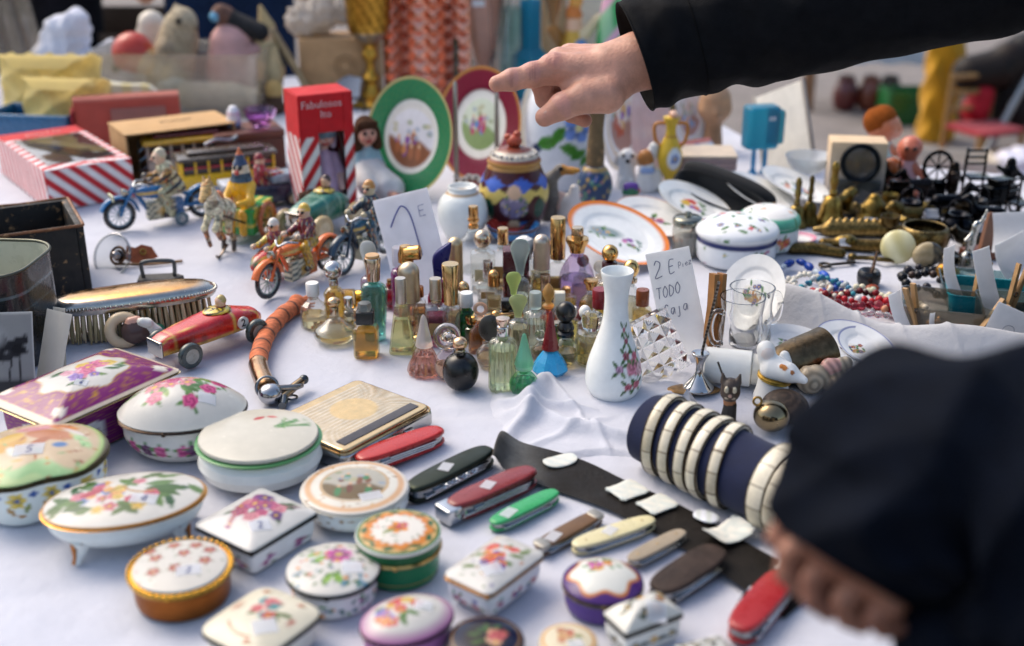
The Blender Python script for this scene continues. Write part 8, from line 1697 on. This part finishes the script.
inbin('clown_doll', 'cream clown doll with pointed hat right of the bin', 'doll', 272, 104, [((0, 0, 30), (0, 0, 52), 15, 12, '#d0bc90'), ((0, 0, 66), (0, 0, 68), 10, 9, '#d8b890'), ((0, 0, 74), (-4, 0, 92), 8, 2, '#b8a070'), ((10, 0, 50), (18, 0, 40), 6, 5, '#3a3a3c'), ((0, -10, 66), (0, -11, 66), 2.4, 2.2, '#b0402c'), ((-10, 0, 52), (-22, -2, 58), 7, 6, '#141416'), ((0, 0, 4), (0, 0, 24), 12, 12, '#5a4432')])
inbin('wooden_finial', 'round tan wooden finial standing below the clown doll', 'wooden finial', 276, 112, [((0, 0, 20), (0, 0, 20), 9, 9, '#b89a60'), ((0, 0, 2), (0, 0, 12), 10, 7, '#4a3424')])
T = Thing('wooden_spoon', 'pale wooden handle leaning against the cardboard box at the back', 'wooden handle', 306, 108); T.one(g1(tube([(12, 0, 0), (-10, 8, 40), (-30, 14, 74)], [3.4, 3.4, 3.4], 12), 'wood', '#a08a64'))
T = Thing('paper_roll', 'bluish white sheets of paper fanned out behind the red carton', 'paper', 318, 108, 20); T.eul = Euler((R(-58), R(-14), R(-24))); T.one(g1(grid(lambda u, v: np.stack([(u - .5) * 84, 10 * (u - .5) ** 2 + 3 * np.sin(v * 5), v * 66 * (1 - .5 * u)], 1), 30, 20), 'paper', '#c8d0de'))
T = Thing('cardboard_box', 'brown cardboard box with printed stamp at the back beside the chalice', 'cardboard box', 344, 98, 6); T.part('carton', g1(box(40, 24, 62, 1.2, .6), 'card', '#b58f64')); T.part('stamp', G and g1(merge(*[mv(torus(rr, .7, 24, 5), (4, -24.3, 36), (90, 0, 0)) for rr in (6, 10)]), 'card', '#8a6a48'))
T = Thing('crumpled_paper', 'crumpled white packing paper on top of the cardboard box', 'packing paper', 330, 98); T.p = T.p + np.array([0, 0, 60 * T.u])
rs = np.random.RandomState(8); P = [((rs.uniform(-26, 24), rs.uniform(-10, 12), rs.uniform(8, 30)),) * 2 + (rs.uniform(8, 15),) * 2 + ('#d4ccc2',) for _ in range(14)]
sh, cc = figure(P, 2.0, 1.2); V = sh[0] + 1.6 * np.sin(sh[0][:, [1, 2, 0]] * .55 + 1) + 1.2 * np.sin(sh[0][:, [2, 0, 1]] * .9); T.one(G().add((V, sh[1]), 'paper', cc, flat=True))
T = Thing('wicker_tray', 'small dark metal frame beside the chalice foot', 'metal frame', 352, 112); q = spline([(-12, 0, 0), (-12, 0, 12), (12, 0, 12), (12, 0, 0)], 30); T.one(g1(tube(q, 1.4, 8, up=(0, 1, 0)), 'metal', '#3a3a3a'))
T = Thing('back_board', 'cream painted board standing behind the glass vases', 'board', 560, 84, 2); T.one(g1(box(150, 3, 150, 1, .5), 'card', '#f2e6d2'))
T = Thing('white_bundle', 'big white cloth bundle at the back behind the yellow envelopes', 'cloth bundle', 84, 96)
P = [((-30, 0, 20), (-8, 0, 60), 26, 20, '#d8dae4'), ((10, 0, 20), (30, 0, 40), 24, 14, '#d8dae4'), ((-8, 0, 64), (2, 0, 72), 16, 12, '#dcdce6'), ((44, 0, 10), (50, 0, 20), 18, 14, '#d8dae4'), ((-46, 0, 10), (-40, 0, 20), 20, 16, '#d0d2dc')]
sh, cc = figure(P, 2.2, 3); V = sh[0] + 1.8 * np.sin(sh[0][:, [1, 2, 0]] * .22 + 1) + 1.0 * np.sin(sh[0][:, [2, 0, 1]] * .5); T.one(g1((V, sh[1]), 'cloth', cc))
T = Thing('plastic_curtain', 'hanging grey translucent plastic sheet at the upper left corner', 'plastic sheet', 4, 100)
T.one(g1(grid(lambda u, v: np.stack([(u - .5) * 84 + 3 * np.sin(v * 5), 9 * np.sin(u * 26 + 2 * np.sin(v * 2)) * (.5 + .5 * v), v * 130], 1), 90, 30), 'bin', '#e6e3df'))
# ---- person behind the table, other stalls
def place(T, x, y, z=0, u=1): T.p = np.array([x, y, z], float); T.u = u
def person(label, x, y, rz, trousers, top, hair='#2a1f18', shoe='#1a1816', arms=None):
    T = Thing('person', label, 'person', 100, 200, rz); place(T, x, y)
    P = [((0, 0, .98), (0, 0, 1.02), .15, .15, trousers), ((0, .01, 1.12), (0, .01, 1.34), .145, .16, top), ((-.15, 0, 1.4), (.15, 0, 1.4), .075, .075, top), ((0, 0, 1.48), (0, -.01, 1.54), .055, .055, '#b98a70'), ((0, -.02, 1.62), (0, -.03, 1.68), .09, .095, '#c0937a'), ((0, -.115, 1.63), (0, -.13, 1.615), .016, .018, '#b9866e')]
    for s in (-1, 1):
        P += [((s * .09, 0, .95), (s * .11, -.02, .5), .105, .075, trousers), ((s * .11, -.02, .5), (s * .12, .02, .1), .072, .05, trousers), ((s * .12, .02, .06), (s * .13, -.12, .04), .045, .04, shoe)]
        el = (s * .28, .02, 1.12); ha = (s * .24, -.16, .98)
        P += [((s * .2, 0, 1.39), el, .065, .052, top), (el, ha, .05, .04, top), (ha, (s * .22, -.22, .95), .032, .03, '#b98a70')]
    sh, cc = figure(P, .016, .012); T.part('body', g1(sh, 'wool', cc))
    sh, cc = figure([((0, .01, 1.68), (0, 0, 1.73), .1, .088, hair), ((0, .05, 1.66), (0, .05, 1.58), .07, .05, hair)], .014, .01); T.part('hair', g1(sh, 'wool', cc))
    return T
person('standing seller in dark blue jeans behind the storage bin, seen only at the legs', -.86, 3.75, 10, '#1c2c48', '#2a2a30')
T = Thing('wooden_crate', 'stacked dark wooden crate behind the white bundle', 'crate', 100, 40); place(T, -1.45, 4.2); g = G()
for sy in (-1, 1):
    for k in range(5): g.add(box(.55, .012, .12, .006, .003), 'wood', '#4a3626', loc=(0, sy * .3, .02 + k * .16))
for sx in (-1, 1):
    for k in range(5): g.add(box(.012, .28, .12, .006, .003), 'wood', '#3c2c20', loc=(sx * .54, 0, .02 + k * .16))
g.add(box(.53, .29, .02, .006, .003), 'wood', '#3c2c20'); T.one(g)
person('second seller in black trousers behind the white bundle, seen only at the legs', -1.5, 3.95, -14, '#1a1a20', '#3a2a24')
def gpos(px, py):  # point of the paved ground seen at a pixel
    d = RGT * (px - 512) / F + UPV * (323 - py) / F + FWD; t = -CAM[2] / d[2]; return CAM + d * t
def gT(name, label, cat, px, py, rz=0, group=None):
    T = Thing(name, label, cat, px, py, rz, group); T.p = gpos(px, py); T.u = float(np.dot(T.p - CAM, FWD)) / F; return T
T = gT('blanket', 'red striped blanket spread on the ground at the right', 'blanket', 985, 186, 4)
T.one(g1(grid(lambda u, v: np.stack([(u - .5) * 260, (v - .5) * 150, 1.5 + 1.2 * np.sin(u * 20 + v * 6)], 1), 80, 60), 'cloth', lambda V: Art(V, '#9a1024').mix((np.sin(V[:, 1] * .16) > .6) * 1.0, '#c89a60').c))
T = gT('white_carton', 'white cardboard carton with grey print on the red blanket', 'carton', 948, 188, -8); g = G(); walls(g, 40, 24, 34, 1.6, 'card', '#c9c0b2'); T.part('carton', g); T.part('print', g1(box(12, .4, 12, .5, .2), 'paper', '#6a6a6c', loc=(-2, -24.3, 12)))
T = gT('white_bag', 'bulging white plastic bag at the right edge', 'bag', 1010, 184); sh, cc = figure([((0, 0, 14), (8, 0, 16), 22, 20, '#d4d2de'), ((-14, 0, 8), (-22, 0, 6), 12, 8, '#d0ceda'), ((10, 0, 26), (16, 0, 32), 14, 8, '#d8d6e0')], 1.8, 2); V = sh[0] + 1.2 * np.sin(sh[0][:, [1, 2, 0]] * .4); T.one(g1((V, sh[1]), 'plastic', cc))
T = gT('chair', 'small cane chair with red seat piled with dark bags', 'chair', 978, 168, 24)
for x in (-28, 28):
    for y in (-24, 24): T.part('leg', g1(tube([(x, y, 0), (x * .96, y * .96, 40 if y < 0 else 92)], 3, 10), 'wood', '#8f6e3e'))
T.part('seat', g1(box(29, 25, 5, 3, 1.5), 'cloth', '#9a1c28', loc=(0, 0, 38)))
for z in (56, 72, 88): T.part('back_rail', g1(tube([(-27, 23, z), (27, 23, z)], 2.6, 10), 'wood', '#8f6e3e'))
for z in (14, 24): T.part('stretcher', g1(tube([(-28, -24, z), (28, -24, z)], 2, 8), 'wood', '#7f6236'))
for px, py, lab, c, P in ((968, 158, 'dark brown handbag heaped over the chair back', '#1c1512', [((-10, 0, 84), (16, 0, 88), 18, 20, '#1c1512'), ((26, 0, 100), (34, 0, 92), 16, 14, '#231a16')]), (1004, 156, 'black bag with tan strap behind the chair', '#141416', [((0, 0, 50), (4, 0, 100), 24, 22, '#141416'), ((-4, -10, 110), (20, -10, 122), 3, 3, '#a08a78')]), (968, 160, 'red cloth bundle on the cane chair seat', '#a01424', [((0, 0, 50), (4, 0, 66), 14, 12, '#a01424')])):
    T = gT('bag', lab, 'bag', px, py); sh, cc = figure(P, 2.4, 3); T.one(g1(sh, 'leather', cc))
T = gT('yellow_sack', 'tall yellow canvas sack standing by the green crate', 'sack', 934, 140, 4)
o = o_super(48, 18, 14, 3); V, Fc = solid(o, dense([(.9, 0), (1, 4), (.95, 50), (1, 90), (.9, 118)], .05)); V = V.copy(); V[:, 0] += 1.5 * np.sin(V[:, 2] * .2 + V[:, 1] * .3); V[:, 1] += 2 * np.sin(V[:, 2] * .12 + V[:, 0] * .25); T.one(g1((V, Fc), 'cloth', '#c8920c'))
T = gT('green_crate', 'dark green plastic crate on the ground', 'crate', 902, 122, 4); g = G(); walls(g, 22, 16, 34, 2, 'plastic', '#0f5a2a'); 
for z in (6, 14, 22): g.add(box(21, 16.6, 2, .8, .3), 'plastic', '#0c4a22', loc=(0, 0, z))
T.one(g)
T = gT('stall_table', 'wooden table with pale blue sheet across the square', 'table', 868, 108, -6)
for x in (-60, 60):
    for y in (-20, 20): T.part('leg', g1(box(3, 3, 62, 1, .5), 'wood', '#7a5a40', loc=(x, y, 0)))
T.part('tabletop', g1(box(66, 26, 4, 1, .5), 'wood', '#6a4a34', loc=(0, 0, 62))); T.part('sheet', g1(grid(lambda u, v: np.stack([(u - .5) * 140, (v - .5) * 60, 67.5 - 18 * np.maximum(abs(v - .5) * 2 - .88, 0) / .12 + np.sin(u * 30)], 1), 50, 40), 'cloth', '#a8b4be'))
for i, (x, c, lab) in enumerate(((-30, '#5a1a1c', 'dark red jug on the ground under the far table'), (0, '#7a3a24', 'rusty pot on the ground under the far table'), (24, '#3a2a20', 'dark brown pot under the far table'))):
    T = gT('pot', lab, 'pot', 868 + x * .8, 110); T.one(g1(lathe(smooth([(8, 0), (12, 4), (13, 20), (8, 30), (9, 34), (6, 34), (.1, 26)], 1), 28), 'tin', c))
T = gT('grey_pole', 'slanting grey metal pole of the neighbouring stall', 'pole', 980, 164); T.one(g1(tube([(0, 0, 0), (44, 10, 100), (72, 16, 165)], 4, 12), 'satin', '#a0a4a8'))
T = gT('dark_sacks', 'pile of dark brown bags beyond the cane chair', 'bags', 1000, 128); sh, cc = figure([((-30, 0, 14), (30, 0, 18), 22, 24, '#2c2420'), ((0, 0, 40), (24, 0, 56), 22, 18, '#3a2c24'), ((-20, 0, 50), (-24, 0, 60), 12, 10, '#7a4a24')], 2.6, 3); T.one(g1(sh, 'leather', cc))
# ------------------------------------------------------------------ shoppers
SKN = '#c9927a'
# right hand pointing, modelled in camera aligned millimetre-like pixels at its depth
T = Thing('person', 'shopper in a black jacket reaching in from the right and pointing with the index finger', 'person', 560, 80, depth=1.42, cam=True)
def q(px, py, d=0): return ((px - 560), (80 - py), -d)     # d: further away, pixels
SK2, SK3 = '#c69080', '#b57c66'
P = []
def chain(pts, rs, c=SKN):
    for i in range(len(pts) - 1): P.append((pts[i], pts[i + 1], rs[i], rs[i + 1], c))
# palm fan: wrist to the four knuckles
wr = q(640, 58, 14); wr2 = q(640, 84, 10)
kn = [q(556, 68, 6), q(561, 58, 20), q(572, 50, 34), q(587, 46, 47)]
for i, (k, r) in enumerate(zip(kn, (15.5, 15, 14, 12.5))): chain([q(628 + i * 3, 70 - i * 4, 10 + 5 * i), k], [22, r])
chain([q(615, 80, 8), q(578, 80, 10)], [22, 17]); chain([q(610, 78, 24), q(580, 76, 26)], [22, 15])
chain([q(700, 52, 12), wr], [30, 29]); chain([wr, q(612, 66, 14)], [29, 27])
# index: straight
chain([kn[0], q(533, 75, 2), q(512, 80.5, -2), q(497, 84.5, -4)], [15, 11.6, 10.2, 8.2])
P.append((q(553, 64, 2), q(551, 64, 2), 12, 11, SK2)); P.append((q(533, 73.5, 0), q(531, 74, 0), 11.6, 11.2, SK2)); P.append((q(512.5, 79.5, -3), q(511.5, 80, -3), 10.2, 10, SK2))
# thumb: leaves the palm side near the wrist, points down left
chain([q(606, 94, 0), q(582, 99, -6), q(562, 108, -8), q(544.5, 118.5, -8)], [20, 15.5, 12.6, 9.6])
P.append((q(563, 107, -9), q(562, 107.5, -9), 12.8, 12.6, SK2))
# web between thumb and index
chain([q(585, 88, 2), q(572, 84, 6)], [15, 11])
# curled middle, ring and little finger behind
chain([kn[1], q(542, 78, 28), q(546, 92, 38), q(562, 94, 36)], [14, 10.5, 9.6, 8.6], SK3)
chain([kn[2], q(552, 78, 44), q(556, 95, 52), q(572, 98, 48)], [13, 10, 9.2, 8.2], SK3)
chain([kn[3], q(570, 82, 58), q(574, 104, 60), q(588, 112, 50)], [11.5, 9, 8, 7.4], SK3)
sh, cc = figure(P, 1.25, 1.45)
V = sh[0]
# knuckle creases and tone variation
n_ = np.sin(V[:, 0] * .21 + V[:, 1] * .13) * np.sin(V[:, 1] * .17 - V[:, 2] * .1); cc = cc * (1 + .07 * n_)[:, None]
def red(pp, r, a, col='#b5654e'):
    global cc
    m = np.exp(-((V - np.array(pp)) ** 2).sum(1) / r ** 2)[:, None] * a; cc = cc * (1 - m) + lin(col) * m
red(q(553, 64, -8), 12, .45); red(q(532, 70, -10), 9, .4); red(q(511, 77, -12), 8, .35); red(q(497, 84, -8), 9, .4, '#c07a64'); red(q(546, 118, -14), 11, .45, '#c07a64'); red(q(563, 104, -18), 9, .35)
for pp in (q(532, 69, -9), q(529.5, 70, -9), q(534.5, 69, -9), q(512.5, 77, -11), q(510.5, 77.5, -11)):
    m = np.exp(-((V[:, 0] - pp[0]) / .8) ** 2) * (abs(V[:, 1] - pp[1]) < 12) * (V[:, 2] > -2) * .35; cc = cc * (1 - m[:, None]) + lin('#7a4636') * m[:, None]
body = T.part('body', g1(sh, 'skin', cc))
def nail(c, d, nrm, L, W):
    d = np.array(d, float); d /= np.linalg.norm(d); nrm = np.array(nrm, float); nrm -= d * (nrm @ d); nrm /= np.linalg.norm(nrm); s = np.cross(nrm, d)
    def fn(u, v):
        a = (u - .5) * 2; b = (v - .5) * 2; w = W * np.sqrt(np.clip(1 - (abs(b) ** 4) * .5, 0, 1)); P_ = np.array(c)[None] + d[None] * (b * L)[:, None] + s[None] * (a * w)[:, None] + nrm[None] * (-(a ** 2) * W * .55 - (b ** 2) * .8)[:, None]; return P_
    return g1(grid(fn, 12, 12), 'plastic', lambda V: np.tile(lin('#c99a86'), (len(V), 1)))
T.part('fingernail', nail(q(547, 113, -17.6), (-16, -10, 0), (-.25, .35, 1), 6, 5.2), body)
T.part('fingernail', nail(q(497.5, 79.2, -9.6), (-15, -4, 2), (-.1, .9, .62), 5, 4), body)
# sleeve: lathe along the arm with folds
def sleeve(path, rad, nu=120, nv=90, amp=2.2, seed=0, flat=.92, ridge=0):
    A = spline(path, nv); rs = np.interp(np.linspace(0, 1, len(A)), np.linspace(0, 1, len(rad)), rad)
    V, Fc = tube(A, rs, nu, False, (0, 0, 1), flat); V = V.copy(); m = len(A); r_ = np.random.RandomState(seed)
    ctr = np.repeat(A, nu, 0); dr = V - ctr; L = np.linalg.norm(dr, axis=1)[:, None]; ang = np.tile(np.arange(nu) / nu * 2 * PI, m); s = np.repeat(np.linspace(0, 1, m), nu)
    h = 0
    for k in range(9):
        f, a0, tw = r_.uniform(5, 22), r_.uniform(0, 6.28), r_.randint(-2, 3); env = .5 + .5 * np.cos(ang - r_.uniform(0, 6.28))
        h = h + np.sin(s * f * 3 + tw * ang + a0) * env / 9 * 2
    if ridge: h = h + ridge * (1 - 2 * np.abs(np.sin(ang * 2.5 + s * 7 + .8 * np.sin(s * 14)))) * np.clip(s * 9, 0, 1) + .4 * ridge * (1 - 2 * np.abs(np.sin(ang * 4 - s * 16 + 1)))* np.clip(s * 9, 0, 1)
    return (V + dr / L * (h * amp)[:, None], Fc), A
path = [q(637, 54, 14), q(700, 32, 12), q(800, 12, 2), q(930, -16, -10), q(1040, -44, -20)]
(sv, sf), A = sleeve(path, [57, 60, 62, 65, 68, 76], amp=4.6, seed=3, ridge=.35)
J = '#0b0c0f'
jk = T.part('jacket', g1((sv, sf), 'jacket', J))
(sv2, sf2), _ = sleeve([path[0], q(641, 52.5, 14), q(656, 47, 14)], [56, 50, 36], nv=12, amp=0)
T.part('cuff_lining', g1((sv2, sf2), 'jacket', '#08090a'), jk)
g = G()
ring = sv[20 * 120:21 * 120]; c_ = ring.mean(0); ring = c_ + (ring - c_) * 1.004; g.add(tube(np.vstack([ring, ring[:1]]), .7, 5), 'jacket', '#050506'); T.part('cuff_seam', g, jk)
ring = sv[0:120]; g = G().add(tube(np.vstack([ring, ring[:1]]), 1.1, 8), 'jacket', J); T.part('cuff_hem', g, jk)
# torso of the shopper, outside the frame to the right
P = [(q(1060, -44, -20), q(1200, -40, -10), 80, 96, J), (q(1200, -40, -10), q(1230, 220, 0), 130, 150, J), (q(1230, 220, 0), q(1240, 520, 40), 140, 130, '#14161c'), (q(1180, -60, 0), q(1290, -50, 40), 80, 80, J)]
sh, cc = figure(P, 12, 10); T.part('jacket_body', g1(sh, 'jacket', cc), None)
# second shopper: blurred dark sleeve and hand in the near right corner
T = Thing('person', 'shopper close to the camera with a dark blurred sleeve, hand resting at the bottom right', 'person', 880, 480, depth=.66, cam=True)
def q2(px, py, d=0): return ((px - 880), (480 - py), -d)
path = [q2(846, 566, -10), q2(872, 520, -8), q2(924, 484, 0), q2(1030, 510, -10), q2(1140, 590, -40), q2(1260, 690, -80)]
(sv, sf), A = sleeve(path, [76, 108, 136, 156, 175, 195], amp=13, seed=5, flat=1.0, ridge=.75, nv=140)
J2 = '#0a0f19'
jk = T.part('jacket', g1((sv, sf), 'wool', J2))
(sv2, sf2), _ = sleeve([path[0], q2(850, 559, -10), q2(862, 538, -8)], [74, 66, 48], nv=10, amp=0); T.part('cuff_lining', g1((sv2, sf2), 'wool', '#060709'), jk)
P = []
SKN_SHADED = '#8f604c'  # skin tone darkened, the hand's shade is put into its colour
chain([q2(900, 480, 0), q2(856, 536, 10)], [56, 50], SKN_SHADED); chain([q2(826, 552, 44), q2(872, 598, 20)], [30, 24], '#744a3a'); chain([q2(850, 540, 30), q2(876, 590, 20)], [40, 26], '#744a3a')  # darker palm mass behind the fingers, shade painted as skin colour
for i, (a, b, c, d_) in enumerate(((q2(818, 544, 26), q2(797, 560, 34), q2(794, 580, 36), q2(806, 596, 34)), (q2(838, 562, 10), q2(818, 582, 16), q2(818, 604, 18), q2(832, 616, 16)), (q2(860, 580, -6), q2(844, 600, -2), q2(848, 618, 2), q2(862, 626, 2)), (q2(884, 596, -20), q2(872, 612, -16), q2(880, 624, -12), q2(894, 624, -10)))):
    chain([q2(862, 536, 8 - 6 * i), a], [34, 17], SKN_SHADED); chain([a, b, c, d_], [15, 12.6, 11, 9.6], ('#8f604c', '#845644')[i % 2])
chain([q2(830, 516, 40), q2(800, 528, 50), q2(787, 548, 52)], [20, 13.5, 11], '#8f604c')
P += [(q2(820, 590, 30), q2(884, 620, 4), 13, 11, '#6d4536'), (q2(806, 570, 40), q2(830, 606, 26), 11, 10, '#6d4536')]  # dark fill that paints shade into the gaps between the fingers
sh, cc = figure(P, 2.4, 1.6); T.part('body', g1(sh, 'skin', cc))
P = [(q2(1280, 700, -90), q2(1500, 760, -250), 190, 300, J2), (q2(1500, 760, -250), q2(1560, 1300, -260), 300, 330, J2)]
sh, cc = figure([(q2(960, 640, 0), q2(1100, 660, -10), 62, 110, J2), (q2(930, 640, 10), q2(980, 700, 0), 30, 60, J2)], 7, 7); T.part('jacket_hem', g1(sh, 'wool', cc))
sh, cc = figure(P, 26, 20); T.part('jacket_body', g1(sh, 'wool', cc))
